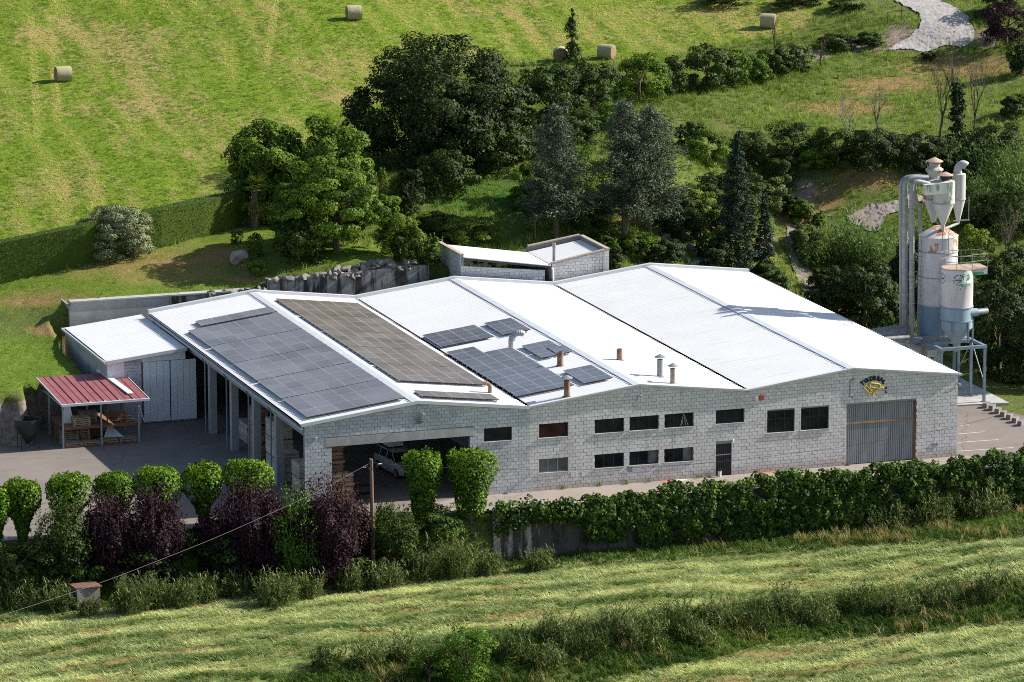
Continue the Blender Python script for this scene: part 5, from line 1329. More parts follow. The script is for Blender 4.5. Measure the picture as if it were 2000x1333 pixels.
MB().lathe((p[0], -0.25), [(0.10, 0.006), (0.12, 0.38)], 14).build('body', M['white_plastic'], bn, True)
MB().lathe((p[0], -0.25), [(0.13, 0.381), (0.13, 0.44), (0.08, 0.47)], 14).build('lid', M['black'], bn, True)

# ================================================================ UTILITY POLE AND WIRES
pb = at(729, 1104)
ptop = ony(725, 897, pb[1])
pole = thing('utility_pole', 'brown wooden utility pole standing among the bushes before the open garage', 'pole', tuple(pb))
MB().tube([(pb[0], pb[1], pb[2] - 0.3), (ptop[0], pb[1], ptop[2])], [0.15, 0.10], 12).build('shaft', M['pole'], pole, True)
MB().tube([(ptop[0] - 0.05, pb[1], ptop[2] - 0.05), (ptop[0], pb[1], ptop[2] + 0.02)], 0.105, 12).build('cap', M['galv'], pole)
for dx in (-0.35, 0.42):
    MB().tube([(ptop[0], pb[1] - 0.1, ptop[2] - 0.62), (ptop[0] + dx * 0.6, pb[1] - 0.1, ptop[2] - 0.52), (ptop[0] + dx, pb[1] - 0.1, ptop[2] - 0.27)], 0.012, 5).build('drop_loop', M['wire'], pole)
for px, py in ((712, 913), (742, 906.5)):
    q = ony(px, py, pb[1]); MB().tube([(q[0] - 0.1, pb[1], q[2]), (q[0] + 0.1, pb[1], q[2])], 0.035, 8).build('insulator', M['white_plastic'], pole)
def wire(label, pts, r, mat_):
    """pts: (photo px, py, world y)"""
    Q = [Vector(ony(a, b_, y)) for a, b_, y in pts]; C_ = []
    ts = np.arange(len(Q))
    for t in np.linspace(0, len(Q) - 1, 40):
        C_.append([np.interp(t, ts, [q[k] for q in Q]) for k in range(3)])
    C_ = np.array(C_)
    for _ in range(4): C_[1:-1] = (C_[:-2] + 2 * C_[1:-1] + C_[2:]) / 4
    tag(MB().tube([tuple(c_) for c_ in C_], r, 6, False).build('overhead_cable', mat_, None, True), label, 'cable')
wire('pale overhead cable descending from the pole to the lower left corner', [(724, 904, pb[1])] + [(a, b_, pb[1] - 12 * (724 - a) / 724) for a, b_ in ((620, 962), (420, 1052), (203, 1137), (0, 1204), (-180, 1255))], 0.008, M['wire_pale'])
wire('dark overhead cable running right from the pole past the grey front wall', [(726, 904, pb[1]), (800, 911, pb[1]), (965, 917.5, pb[1]), (1200, 917, pb[1]), (1400, 904, pb[1]), (1650, 874, pb[1]), (1870, 835, pb[1]), (2000, 797, pb[1]), (2200, 728, pb[1])], 0.010, M['wire'])

# ================================================================ LUMBER, CRATES, CAR
def plank_stack(label, x0, x1, y0, z0, n, seed, wmat='wood'):
    root = thing('lumber_stack', label, 'lumber stack', ((x0 + x1) / 2, y0 + 0.5, z0), 'lumber stacks in the open bay')
    rr = random.Random(seed); z = z0
    for k in range(n):
        h = rr.uniform(0.05, 0.10)
        for q in range(2):
            L_ = (x1 - x0) * rr.uniform(0.85, 1.05)
            MB().rbox(((x0 + x1) / 2 + rr.uniform(-0.12, 0.12), y0 + 0.3 + q * 0.55, z + h / 2), L_, 0.48, h, rr.uniform(-0.05, 0.05), 0, rr.random()).build('plank', M[wmat], root)
        z += h + (0.05 if k % 3 == 2 else 0.004)
        if k % 3 == 2:
            for q in (0.2, 0.8): MB().box(x0 + (x1 - x0) * q, x0 + (x1 - x0) * q + 0.08, y0, y0 + 1.1, z - 0.05, z).build('bearer', M[wmat], root)
    return root
plank_stack('loose stack of sawn planks inside the left edge of the open garage', 1.75, 3.25, 0.5, 0.0, 20, 1)
plank_stack('taller dark stack of boards behind the loose planks in the garage', 1.85, 3.5, 3.2, 0.0, 34, 2, 'wood_red')
bench = thing('work_trolley', 'dark steel trolley standing between the planks and the car', 'trolley', (4.2, 1.6, 0))
MB().box(3.65, 4.85, 1.2, 2.0, 0.78, 0.84).build('top', M['dark_metal'], bench); MB().box(3.68, 4.82, 1.23, 1.97, 0.30, 0.34).build('shelf', M['dark_metal'], bench)
for x in (3.7, 4.8):
    for y in (1.25, 1.95): MB().box(x - 0.03, x + 0.03, y - 0.03, y + 0.03, 0, 0.78).build('leg', M['dark_metal'], bench)
def crate(label, x, y, z, sx, sy, sz, mt_, rz=0.0):
    root = thing('slatted_crate', label, 'crate', (x, y, z), 'crates along the open side')
    n_ = max(3, int(sz / 0.13)); body = MB().box(x - sx / 2 + 0.03, x + sx / 2 - 0.03, y - sy / 2 + 0.03, y + sy / 2 - 0.03, z + 0.12, z + sz - 0.01)
    body.build('load', M['dark_metal'], root)
    for k in range(n_):
        z0 = z + 0.12 + k * (sz - 0.14) / n_
        mb = MB().box(x - sx / 2, x + sx / 2, y - sy / 2, y - sy / 2 + 0.028, z0, z0 + (sz - 0.14) / n_ - 0.035, rng.random()).box(x - sx / 2, x - sx / 2 + 0.028, y - sy / 2 + 0.03, y + sy / 2, z0, z0 + (sz - 0.14) / n_ - 0.035, rng.random())
        mb.build('slat', M[mt_], root)
    for dx in (-1, 0, 1): MB().box(x + dx * (sx / 2 - 0.05) - 0.05, x + dx * (sx / 2 - 0.05) + 0.05, y - sy / 2, y + sy / 2, z, z + 0.11).build('runner', M[mt_], root)
    MB().box(x - sx / 2, x + sx / 2, y - sy / 2, y + sy / 2, z + sz - 0.01, z + sz + 0.015).build('top', M[mt_], root)
for k, lab in enumerate(('lowest', 'middle', 'topmost')):
    crate('%s of three slatted timber crates stacked between two columns' % lab, 1.05 + 0.04 * (k % 2), 13.75, k * 1.16, 0.95, 1.15, 1.13, 'wood_red')
def bundle(label, x, y, z, sx, sy, sz):
    root = thing('board_bundle', label, 'board bundle', (x, y, z), 'strapped board bundles along the open side')
    n_ = int(sz / 0.10)
    for k in range(n_):
        j = rng.uniform(-0.015, 0.015)
        MB().box(x - sx / 2 + j, x + sx / 2 + j, y - sy / 2, y + sy / 2, z + 0.06 + k * (sz - 0.06) / n_, z + 0.06 + (k + 1) * (sz - 0.06) / n_ - 0.012, rng.random()).build('board_layer', M['carton'], root)
    for q in (-0.3, 0.3): MB().box(x - sx / 2 - 0.004, x + sx / 2 + 0.03, y + q * sy - 0.03, y + q * sy + 0.03, z, z + 0.06).build('bearer', M['wood'], root)
bundle('lower strapped bundle of pale boards behind the third column', 1.25, 9.6, 0.0, 1.1, 2.5, 1.15)
bundle('upper strapped bundle of pale boards behind the third column', 1.25, 9.7, 1.16, 1.1, 2.4, 1.2)
bundle('topmost strapped bundle behind the third column', 1.25, 9.8, 2.37, 1.1, 2.2, 1.1)
bundle('shorter bundle of pale boards beside the fourth column', 1.30, 7.7, 0.0, 1.0, 1.0, 1.9)
bundle('low board bundle between the fourth column and the corner', 1.4, 4.6, 0.0, 1.2, 1.8, 1.0)
bundle('second board bundle between the fourth column and the corner', 1.4, 4.7, 1.01, 1.2, 1.7, 0.9)
bundle('dim board bundle deep between the first two columns', 2.2, 19.0, 0.0, 1.4, 2.2, 1.3)

car = thing('estate_car', 'pale estate car with a roof box parked facing out of the dark garage', 'car', (8.4, 7.4, 0))
CX, CY, CR = 8.4, 7.4, 0.12
def cxf(p):                                       # car coordinates: x forward, y left
    f_ = Vector((math.sin(CR), -math.cos(CR), 0)); l_ = Vector((math.cos(CR), math.sin(CR), 0))
    return tuple(Vector((CX, CY, 0)) + f_ * p[0] + l_ * p[1] + Vector((0, 0, p[2])))
def loft(secs):
    mb = MB(); V = []; F = []; n_ = len(secs[0])
    for s in secs: V += [cxf(q) for q in s]
    for i in range(len(secs) - 1):
        for k in range(n_): F.append((i * n_ + k, i * n_ + (k + 1) % n_, (i + 1) * n_ + (k + 1) % n_, (i + 1) * n_ + k))
    F.append(tuple(range(n_))[::-1]); F.append(tuple((len(secs) - 1) * n_ + k for k in range(n_)))
    return mb.add(V, F)
def sec(x, hw, zb, zt_): return [(x, -hw + 0.06, zb), (x, -hw, zb + 0.15), (x, -hw, zt_ - 0.18), (x, -hw + 0.08, zt_), (x, hw - 0.08, zt_), (x, hw, zt_ - 0.18), (x, hw, zb + 0.15), (x, hw - 0.06, zb)]
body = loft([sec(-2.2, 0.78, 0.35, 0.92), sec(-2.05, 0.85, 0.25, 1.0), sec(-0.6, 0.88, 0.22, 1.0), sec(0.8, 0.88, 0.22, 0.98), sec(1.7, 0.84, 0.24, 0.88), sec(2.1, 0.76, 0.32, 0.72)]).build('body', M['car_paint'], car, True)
def cab(x, hw, z0, z1, hw1): return [(x, -hw, z0), (x, -hw1, z1), (x, hw1, z1), (x, hw, z0)]
loft([[(-2.1, -0.80, 0.99), (-1.95, -0.66, 1.44), (-1.95, 0.66, 1.44), (-2.1, 0.80, 0.99)], [(1.05, -0.80, 0.97), (0.35, -0.66, 1.44), (0.35, 0.66, 1.44), (1.05, 0.80, 0.97)]]).build('windows', M['glass'], car)
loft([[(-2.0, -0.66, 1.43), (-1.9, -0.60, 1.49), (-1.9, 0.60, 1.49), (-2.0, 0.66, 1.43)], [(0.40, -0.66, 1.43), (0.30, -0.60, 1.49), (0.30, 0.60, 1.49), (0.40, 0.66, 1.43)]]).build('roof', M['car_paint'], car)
for s in (-1, 1):
    for x0, x1 in ((-1.0, -0.35), (0.0, 0.0)):
        pass
    for xa, xb in ((1.06, 0.36), (-0.30, -0.30), (-1.25, -1.22)):
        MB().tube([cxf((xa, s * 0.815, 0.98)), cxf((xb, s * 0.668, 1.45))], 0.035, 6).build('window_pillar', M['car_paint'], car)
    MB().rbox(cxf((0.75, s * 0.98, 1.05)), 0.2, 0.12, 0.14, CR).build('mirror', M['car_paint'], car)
    MB().rbox(cxf((1.98, s * 0.62, 0.66)), 0.28, 0.16, 0.14, CR).build('headlight', M['white_plastic'], car)
    for x in (-1.35, 1.32):
        a, b_ = Vector(cxf((x, s * 0.90, 0.31))), Vector(cxf((x, s * 0.68, 0.31)))
        wl = MB().tube([a, b_], 0.31, 20).build('wheel', M['tyre'], car, True)
        MB().tube([a + (a - b_).normalized() * 0.012, a], 0.19, 16).build('rim', M['galv'], wl)
MB().rbox(cxf((2.08, 0, 0.45)), 1.3, 0.1, 0.16, CR).build('grille', M['dark_metal'], car)
bx = loft([[(-2.2, -0.45, 1.62), (-2.0, -0.5, 1.95), (-2.0, 0.5, 1.95), (-2.2, 0.45, 1.62)], [(-0.5, -0.5, 1.60), (-0.6, -0.5, 2.0), (-0.6, 0.5, 2.0), (-0.5, 0.5, 1.60)]]).build('roof_box', M['white_metal'], car)
for x in (-1.7, -0.8): MB().tube([cxf((x, -0.6, 1.55)), cxf((x, 0.6, 1.55))], 0.05, 6).build('roof_bar', M['dark_metal'], car)

# ================================================================ HUT, BALES, BOULDERS, POSTS, STEPS
p = at(172, 1194)
hut = thing('pump_box', 'small grey rendered box with a clay tile lid among the weeds at lower left', 'utility box', tuple(p))
MB().rbox((p[0], p[1] + 0.5, p[2] + 0.62), 1.42, 1.0, 1.5, 0.12).build('wall', M['render'], hut)
for k in range(5):
    MB().rbox((p[0] - 0.64 + k * 0.32, p[1] + 0.5, p[2] + 1.42), 0.31, 1.15, 0.07, 0.12, 0.0, rng.random()).build('roof_tile', M['tile'], hut)
M['straw_net'] = surf('pale_net_wrapped_straw', (0.40, 0.355, 0.215), (0.27, 0.235, 0.13), 5, 0.95, 0, 0.4, stretch=(2, 2, 2))
mt, nt, b = new_mat('rolled_straw_end')
tc = node(nt, 'ShaderNodeTexCoord'); sp_ = node(nt, 'ShaderNodeSeparateXYZ'); link(nt, tc.outputs['Object'], sp_.inputs[0])
rad = mth(nt, 'SQRT', mth(nt, 'ADD', mth(nt, 'MULTIPLY', sp_.outputs[1], sp_.outputs[1]), mth(nt, 'MULTIPLY', sp_.outputs[2], sp_.outputs[2])))
spir = mth(nt, 'SINE', mth(nt, 'ADD', mth(nt, 'MULTIPLY', rad, 62), mth(nt, 'MULTIPLY', noise(nt, 3.5, 4, 0.6, tc.outputs['Object']), 9)))
link(nt, ramp(nt, spir, [(0.0, (0.17, 0.115, 0.05)), (0.7, (0.36, 0.265, 0.13))]), b.inputs['Base Color']); b.inputs['Roughness'].default_value = 0.95
bump(nt, b, spir, 0.6, 0.03)
M['straw_end'] = mt
BR, BLN = 0.63, 1.22
mb = MB(); n_ = 32; xs = np.linspace(-BLN / 2, BLN / 2, 9); V = []; F = []
for i, x in enumerate(xs):
    r_ = BR * (0.965 if i in (0, 8) else 1.0 + 0.012 * (-1) ** i)
    V += [(x, r_ * math.cos(2 * PI * k / n_), r_ * math.sin(2 * PI * k / n_)) for k in range(n_)]
F = [(i * n_ + k, i * n_ + (k + 1) % n_, (i + 1) * n_ + (k + 1) % n_, (i + 1) * n_ + k) for i in range(8) for k in range(n_)]
wrap_me = MB().add(V, F).mesh('net_wrap', M['straw_net'], True)
end_me = MB().add([(0, BR * 0.965 * math.cos(2 * PI * k / n_), BR * 0.965 * math.sin(2 * PI * k / n_)) for k in range(n_)] + [(0.03, 0.35 * math.cos(2 * PI * k / n_), 0.35 * math.sin(2 * PI * k / n_)) for k in range(n_)],
                  [(k, (k + 1) % n_, n_ + (k + 1) % n_, n_ + k) for k in range(n_)] + [tuple(range(n_, 2 * n_))]).mesh('straw_end', M['straw_end'])
for px, py, rz, lab in ((126, 161, 0.02, 'round hay bale alone on the left of the hill field, seen side on'), (694, 41, -0.10, 'farthest round hay bale, small near the top of the hill field'),
                        (1188, 117, -0.75, 'round hay bale showing its spiral end, right of the ivy-clad stump'), (1504, 57, -0.55, 'round hay bale beside the bare sapling at the field corner'), (1098, 122, -1.9, 'brown hay bale half hidden behind the ivy-clad stump')):
    q = at(px, py)
    root = thing('hay_bale', lab, 'hay bale', (q[0], q[1] + 0.4, float(ground_z(q[0], q[1] + 0.4)) + BR - 0.06), 'round hay bales on the hill field')
    for me_, dx, rr_ in ((wrap_me, 0, 0), (end_me, BLN / 2, 0), (end_me, -BLN / 2, PI)):
        o = bpy.data.objects.new(me_.name, me_); col.objects.link(o); o.parent = root; o.location = (dx, 0, 0); o.rotation_euler = (0, 0, rr_)
    root.rotation_euler = (0, 0, rz)
BOUL = [stone_mesh(200 + k, M['rock'], 'boulder', 3) for k in range(4)]
for k, (px, py, wp, hp, lab) in enumerate([(471, 521, 34, 36, 'large pale boulder standing on the dry lawn beside the clipped shrub'), (1610, 416, 14, 7, 'low pale stone in the dry grass near the concrete path'), (1622, 425, 10, 6, 'smaller stone in the dry grass before the concrete path'),
        (1300, 470, 28, 18, 'rounded rockery boulder under the twin cedars'), (1296, 512, 14, 12, 'pale rockery stone left of the garden steps'), (1312, 515, 13, 10, 'pale rockery stone second left of the garden steps'), (1345, 514, 16, 14, 'large pale rockery stone touching the garden steps'), (1358, 502, 12, 12, 'rockery stone beside the middle garden step'), (1325, 497, 40, 26, 'dark rockery boulder in the shade above the pale stones'), (1352, 493, 26, 20, 'dark rockery boulder at the head of the garden steps'), (1220, 423, 18, 9, 'flat stone in the grass behind the blue cedar'), (1262, 418, 14, 8, 'flat stone in the grass between the cedar trunks'), (940, 1082, 16, 14, 'pale boulder among the weeds at the foot of the ivy-clad tree')]):
    q = at(px, py); s = ppm(q)
    o = bpy.data.objects.new('boulder', BOUL[k % 4]); col.objects.link(o)
    o.location = (q[0], q[1] + wp / s * 0.4, q[2] + hp / s * 0.38); o.scale = (wp / s * 1.15, wp / s, hp / s * 1.12); o.rotation_euler = (0.1, 0.05, k * 1.3)
    tag(o, lab, 'boulder')
st_ = thing('garden_steps', 'short flight of pale stone steps in the shaded garden', 'steps', tuple(at(1365, 517)))
a, b_ = at(1356, 520), at(1384, 497)
for k in range(5):
    f_ = (k + 0.5) / 5; q = a * (1 - f_) + b_ * f_
    MB().rbox((q[0], q[1], float(ground_z(q[0], q[1])) + 0.12), 1.25, 0.40, 0.26, 0.35).build('step', M['concrete'], st_)
for k, (px, py, h) in enumerate([(1734, 45, 0.9), (1761, 38, 1.1), (1045, 470, 1.5)]):
    q = at(px, py)
    tag(MB().tube([tuple(q), (q[0], q[1], q[2] + h)], 0.05, 6).build('fence_post', M['pole']), ['wooden stake in the grass left of the hill road, farther from it', 'wooden stake in the grass closest to the hill road', 'dark stake on the shaded lawn behind the outbuilding'][k], 'post')

# ================================================================ VEGETATION
LM = {}
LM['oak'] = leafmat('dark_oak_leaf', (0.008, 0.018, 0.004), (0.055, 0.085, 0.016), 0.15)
LM['walnut'] = leafmat('mid_green_leaf', (0.016, 0.046, 0.004), (0.20, 0.31, 0.028), 0.28)
LM['bright'] = leafmat('fresh_green_leaf', (0.030, 0.085, 0.008), (0.17, 0.29, 0.028), 0.30)
LM['yellowgreen'] = leafmat('yellow_green_leaf', (0.045, 0.085, 0.008), (0.26, 0.32, 0.045), 0.30)
LM['scrub'] = leafmat('scrub_leaf', (0.008, 0.022, 0.004), (0.095, 0.145, 0.024), 0.2)
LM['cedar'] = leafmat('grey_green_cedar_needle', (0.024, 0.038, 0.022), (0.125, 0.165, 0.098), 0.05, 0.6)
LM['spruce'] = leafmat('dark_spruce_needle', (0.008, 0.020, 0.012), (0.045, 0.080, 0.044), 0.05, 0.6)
LM['olive'] = leafmat('olive_leaf', (0.085, 0.11, 0.05), (0.36, 0.39, 0.20), 0.15, 0.55)
LM['purple'] = leafmat('purple_plum_leaf', (0.006, 0.003, 0.0055), (0.062, 0.023, 0.035), 0.2)
LM['hedge'] = leafmat('clipped_hedge_leaf', (0.032, 0.055, 0.007), (0.11, 0.165, 0.018), 0.1)
LM['ivy'] = leafmat('ivy_leaf', (0.008, 0.028, 0.003), (0.125, 0.21, 0.022), 0.2)
LM['reed'] = leafmat('reed_leaf', (0.040, 0.085, 0.020), (0.20, 0.29, 0.08), 0.3)
LM['weed'] = leafmat('weed_leaf', (0.024, 0.052, 0.010), (0.23, 0.27, 0.09), 0.3)
LM['palm'] = leafmat('palm_frond', (0.08, 0.12, 0.018), (0.34, 0.36, 0.06), 0.2)
LM['palm_dry'] = leafmat('dry_palm_frond', (0.22, 0.12, 0.03), (0.40, 0.24, 0.07), 0.2)
LM['topiary'] = leafmat('topiary_leaf', (0.012, 0.045, 0.003), (0.19, 0.33, 0.022), 0.3)
VR = np.random.default_rng(5)

def unit(v): return v / (np.linalg.norm(v, axis=-1, keepdims=True) + 1e-9)
def rdirs(n): return unit(VR.normal(size=(n, 3)))
def leaves(P, N, size, aspect=0.55, T=None, fold=0.18, var=0.35):
    n = len(P); N = unit(N)
    if T is None: T = VR.normal(size=(n, 3))
    T = unit(T - N * (T * N).sum(1, keepdims=True)); B = np.cross(N, T)
    L = (size * (1 + VR.uniform(-var, var, n)))[:, None]; Wd = L * aspect
    V = np.stack([P - T * L / 2, P + B * Wd / 2 + N * L * fold, P + T * L / 2, P - B * Wd / 2 + N * L * fold], 1).reshape(-1, 3)
    return V, np.arange(4 * n).reshape(n, 4)
def wob(d, seed):
    r = np.random.default_rng(seed); out = 0
    for k in range(5):
        w_ = r.normal(size=3) * (1.5 + k * 1.1); out = out + np.sin(d @ w_ + r.uniform(0, 6.28)) / (1.3 + k * 0.5)
    return out / 2.2

def crown_cloud(c, R3, ncl, nleaf, rcl=0.26, seed=0, rough=0.20, up=0.35, low=-0.9, hollow=0.45, dome=True):
    """leaf positions gathered in clumps through an uneven crown"""
    c = np.array(c, float); R3 = np.array(R3, float)
    d = rdirs(ncl * 3); d = d[d[:, 2] > low][:ncl]; m_ = len(d)
    rf = (hollow + (1 - hollow) * VR.uniform(0, 1, m_) ** 0.45) * (1 + rough * wob(d, seed)) * (1 - rcl * 0.55)
    C_ = d * rf[:, None]; ct = VR.uniform(0, 1, m_)
    if dome:                                     # skirts reach the ground instead of tapering to a stalk
        lowc = C_[:, 2] < 0.1
        hxy = unit(C_[:, :2]) * (rf * VR.uniform(0.55, 1.0, m_) ** 0.5)[:, None]
        C_[lowc, :2] = hxy[lowc]; C_[lowc, 2] = VR.uniform(-0.98, 0.1, int(lowc.sum()))
    rr = rcl * VR.uniform(0.65, 1.35, m_)
    w_ = rr ** 2; idx = VR.choice(m_, nleaf, p=w_ / w_.sum())
    od = rdirs(nleaf); od[:, 2] = np.abs(od[:, 2]) * np.where(VR.random(nleaf) < 0.7, 1, -1)
    q = C_[idx] + od * (rr[idx] * VR.uniform(0.55, 1.0, nleaf) ** 0.6)[:, None] * np.array([1, 1, 0.75])
    P = c + q * R3
    N = od * 0.7 + unit(q) * 0.5 + np.array([0, 0, up]) + VR.normal(size=(nleaf, 3)) * 0.35
    t = np.clip(0.45 * ct[idx] + 0.55 * VR.random(nleaf), 0, 1) ** 1.25
    return P, N, t

def limbs(mb, base, top, r0, crown_c, R3, n, seed):
    rg = np.random.default_rng(seed)
    base, top = np.array(base), np.array(top)
    mid_ = (base + top) / 2 + rg.normal(0, 0.08, 3) * np.array([1, 1, 0])
    mb.tube([tuple(base - [0, 0, 0.3]), tuple(mid_), tuple(top)], [r0, r0 * 0.8, r0 * 0.6], 8)
    for k in range(n):
        d = rg.normal(size=3); d[2] = abs(d[2]) * 0.8 + 0.1; d /= np.linalg.norm(d)
        e = np.array(crown_c) + d * np.array(R3) * 0.8; s = base + (top - base) * rg.uniform(0.55, 1.0)
        m2 = (s + e) / 2 + np.array([0, 0, -0.08 * np.linalg.norm(e - s)])
        mb.tube([tuple(s), tuple(m2), tuple(e)], [r0 * 0.42, r0 * 0.28, r0 * 0.08], 5)

def foliage(name, parts, mat_, root, kind_stuff=False):
    V, F, T = [], [], []; b = 0
    for v, f, t in parts: V.append(v); F.append(f + b); T.append(t); b += len(v)
    return npobj(name, np.concatenate(V), np.concatenate(F), mat_, root, np.concatenate(T))

def tree(name, label, cat, px, py_base, py_top, wpx, mat_, nleaf=6000, leaf=0.26, ncl=55, trunk=0.22, rcl=0.26, group=None, seed=None, lobes=None, aspect=0.6, bark='bark', up=0.35, depth=1.0, hollow=0.45, rough=0.2, dome=True):
    """broadleaf tree: ground pixel, top pixel and crown width from the photo give place and size"""
    q = at(px, py_base); s = ppm(q); seed = seed if seed is not None else int(px * 7 + py_base)
    Wd = wpx / s; Ht = (py_base - py_top) / s / math.cos(PITCH)
    q = np.array([q[0], q[1] + Wd * 0.18 * depth, 0]); q[2] = float(ground_z(q[0], q[1]))
    root = thing(name, label, cat, tuple(q), group)
    zt = trunk * Ht; R3 = np.array([Wd / 2, Wd / 2 * depth, (Ht - zt) / 2]); c = q + np.array([0, 0, zt + R3[2]])
    parts = []
    L = lobes or [(0, 0, 0, 1.0)]
    tot = sum(l[3] ** 2 for l in L)
    for i, (dx, dy, dz, f) in enumerate(L):
        P, N, t = crown_cloud(c + np.array([dx, dy, dz]) * R3, R3 * f, max(10, int(ncl * f)), int(nleaf * f * f / tot), rcl, seed + i, rough, up, hollow=hollow, dome=dome)
        keep = P[:, 2] > q[2] + 0.05
        v, f_ = leaves(P[keep], N[keep], leaf, aspect); parts.append((v, f_, t[keep]))
    mb = MB(); limbs(mb, q, q + np.array([0, 0, zt + R3[2] * 0.8]), max(0.06, Wd * 0.03), c, R3, 7, seed); mb.build('trunk', M[bark], root, True)
    foliage('crown', parts, mat_, root)
    return root

def shrub(name, label, cat, px, py_base, py_top, wpx, mat_, nleaf=1500, leaf=0.16, group=None, **kw):
    return tree(name, label, cat, px, py_base, py_top, wpx, mat_, nleaf, leaf, kw.pop('ncl', 42), kw.pop('trunk', 0.02), kw.pop('rcl', 0.25), group, rough=kw.pop('rough', 0.32), **kw)

# ---- big trees behind the building
tree('oak_tree', 'huge dark green oak dominating the middle of the hill edge', 'tree', 880, 345, 82, 330, LM['oak'], 62000, 0.23, 170, 0.06, 0.17, lobes=[(0, 0, 0, 1.0), (-0.55, 0.1, -0.25, 0.62), (0.55, 0, -0.2, 0.6), (0.05, -0.3, -0.45, 0.6)], rough=0.10, hollow=0.6)
shrub('holm_oak', 'small dark round-headed tree left of the huge oak', 'tree', 696, 300, 208, 62, LM['oak'], 2200, 0.2)
tree('walnut_tree', 'tall mid green tree behind the palm, left one of the leafy group', 'tree', 530, 432, 238, 172, LM['walnut'], 28000, 0.205, 85, 0.02, 0.21, lobes=[(0, 0, 0, 1.0), (0.3, 0, 0.25, 0.6), (-0.3, 0, -0.1, 0.6)])
tree('walnut_tree', 'tall mid green tree at the top of the leafy group, under the oak', 'tree', 655, 440, 242, 150, LM['walnut'], 26000, 0.205, 85, 0.02, 0.21, lobes=[(0, 0, 0, 1.0), (0.3, 0, -0.2, 0.65)])
tree('walnut_tree', 'broad spreading mid green tree in front of the leafy group', 'tree', 670, 500, 318, 250, LM['walnut'], 38000, 0.20, 110, 0.03, 0.19, lobes=[(-0.1, 0, 0.1, 0.9), (0.55, 0, -0.25, 0.55), (-0.5, 0, -0.2, 0.55)])
shrub('walnut_shrub', 'mid green bushy tree right of the broad spreading tree', 'shrub', 785, 505, 410, 88, LM['walnut'], 3500, 0.2)
shrub('dark_shrub', 'dense dark mound under the broad spreading tree', 'shrub', 590, 518, 430, 110, LM['scrub'], 4500, 0.19)
shrub('narrow_shrub', 'narrow pale green conical shrub beside the leafy group', 'shrub', 752, 418, 322, 26, LM['yellowgreen'], 1300, 0.14, rough=0.1)
shrub('dark_shrub', 'black-green round shrub below the oak at the hedge end', 'shrub', 805, 425, 328, 70, LM['oak'], 3500, 0.17)
shrub('laurel_shrub', 'dark laurel bush under the front of the oak', 'shrub', 880, 385, 292, 120, LM['scrub'], 5000, 0.2)
shrub('laurel_shrub', 'dark laurel bush right of the first one under the oak', 'shrub', 985, 345, 248, 150, LM['scrub'], 6000, 0.2)
shrub('laurel_shrub', 'small laurel bush left under the oak', 'shrub', 925, 330, 235, 90, LM['walnut'], 3000, 0.2)
shrub('hawthorn', 'wide green thicket tree on the hill edge right of the oak', 'tree', 1085, 250, 122, 150, LM['scrub'], 8000, 0.22)
shrub('hawthorn', 'dark low tree of the hill edge below the ivy-clad stump', 'tree', 1165, 228, 118, 110, LM['scrub'], 5500, 0.21)
shrub('hawthorn', 'green round tree of the hill edge right of the spiral hay bale', 'tree', 1258, 200, 100, 118, LM['walnut'], 5500, 0.2)
shrub('elder_tree', 'dark round tree at the right end of the hill edge trees', 'tree', 1390, 180, 82, 125, LM['scrub'], 6500, 0.2)
shrub('elder_shrub', 'fresh green bush leaning on the round tree at the hill edge end', 'shrub', 1440, 175, 95, 70, LM['walnut'], 2500, 0.18)
shrub('hawthorn', 'low dark bush filling the hill edge between the two round trees', 'shrub', 1318, 190, 112, 70, LM['scrub'], 2500, 0.19)
# ivy-clad stump with bare twigs
q = at(1118, 125); s = ppm(q)
root = thing('ivy_clad_stump', 'narrow ivy-clad dead tree standing up from the hill edge beside a bale', 'tree', tuple(q))
mb = MB(); mb.tube([(q[0], q[1], q[2] - 0.2), (q[0], q[1], q[2] + 4.0)], [0.16, 0.06], 7)
for k in range(12):
    t = VR.uniform(0, 6.28); z = VR.uniform(0.8, 3.4); mb.tube([(q[0], q[1], q[2] + z), (q[0] + math.cos(t) * 0.7, q[1] + math.sin(t) * 0.5, q[2] + z + 0.8)], [0.03, 0.008], 4)
mb.build('trunk', M['bark'], root)
pr = []
for z, r in ((0.5, 1.0), (1.3, 0.75), (2.2, 0.62), (3.2, 0.42), (3.9, 0.3), (0.6, 0.9)):
    P, N, t = crown_cloud((q[0] + VR.uniform(-0.2, 0.2) + (0.7 if z == 0.6 else 0), q[1], q[2] + z), (r, r, 0.7), 10, 420, 0.4, int(z * 10)); v, f_ = leaves(P, N, 0.17, 0.7); pr.append((v, f_, t))
foliage('crown', pr, LM['scrub'], root)

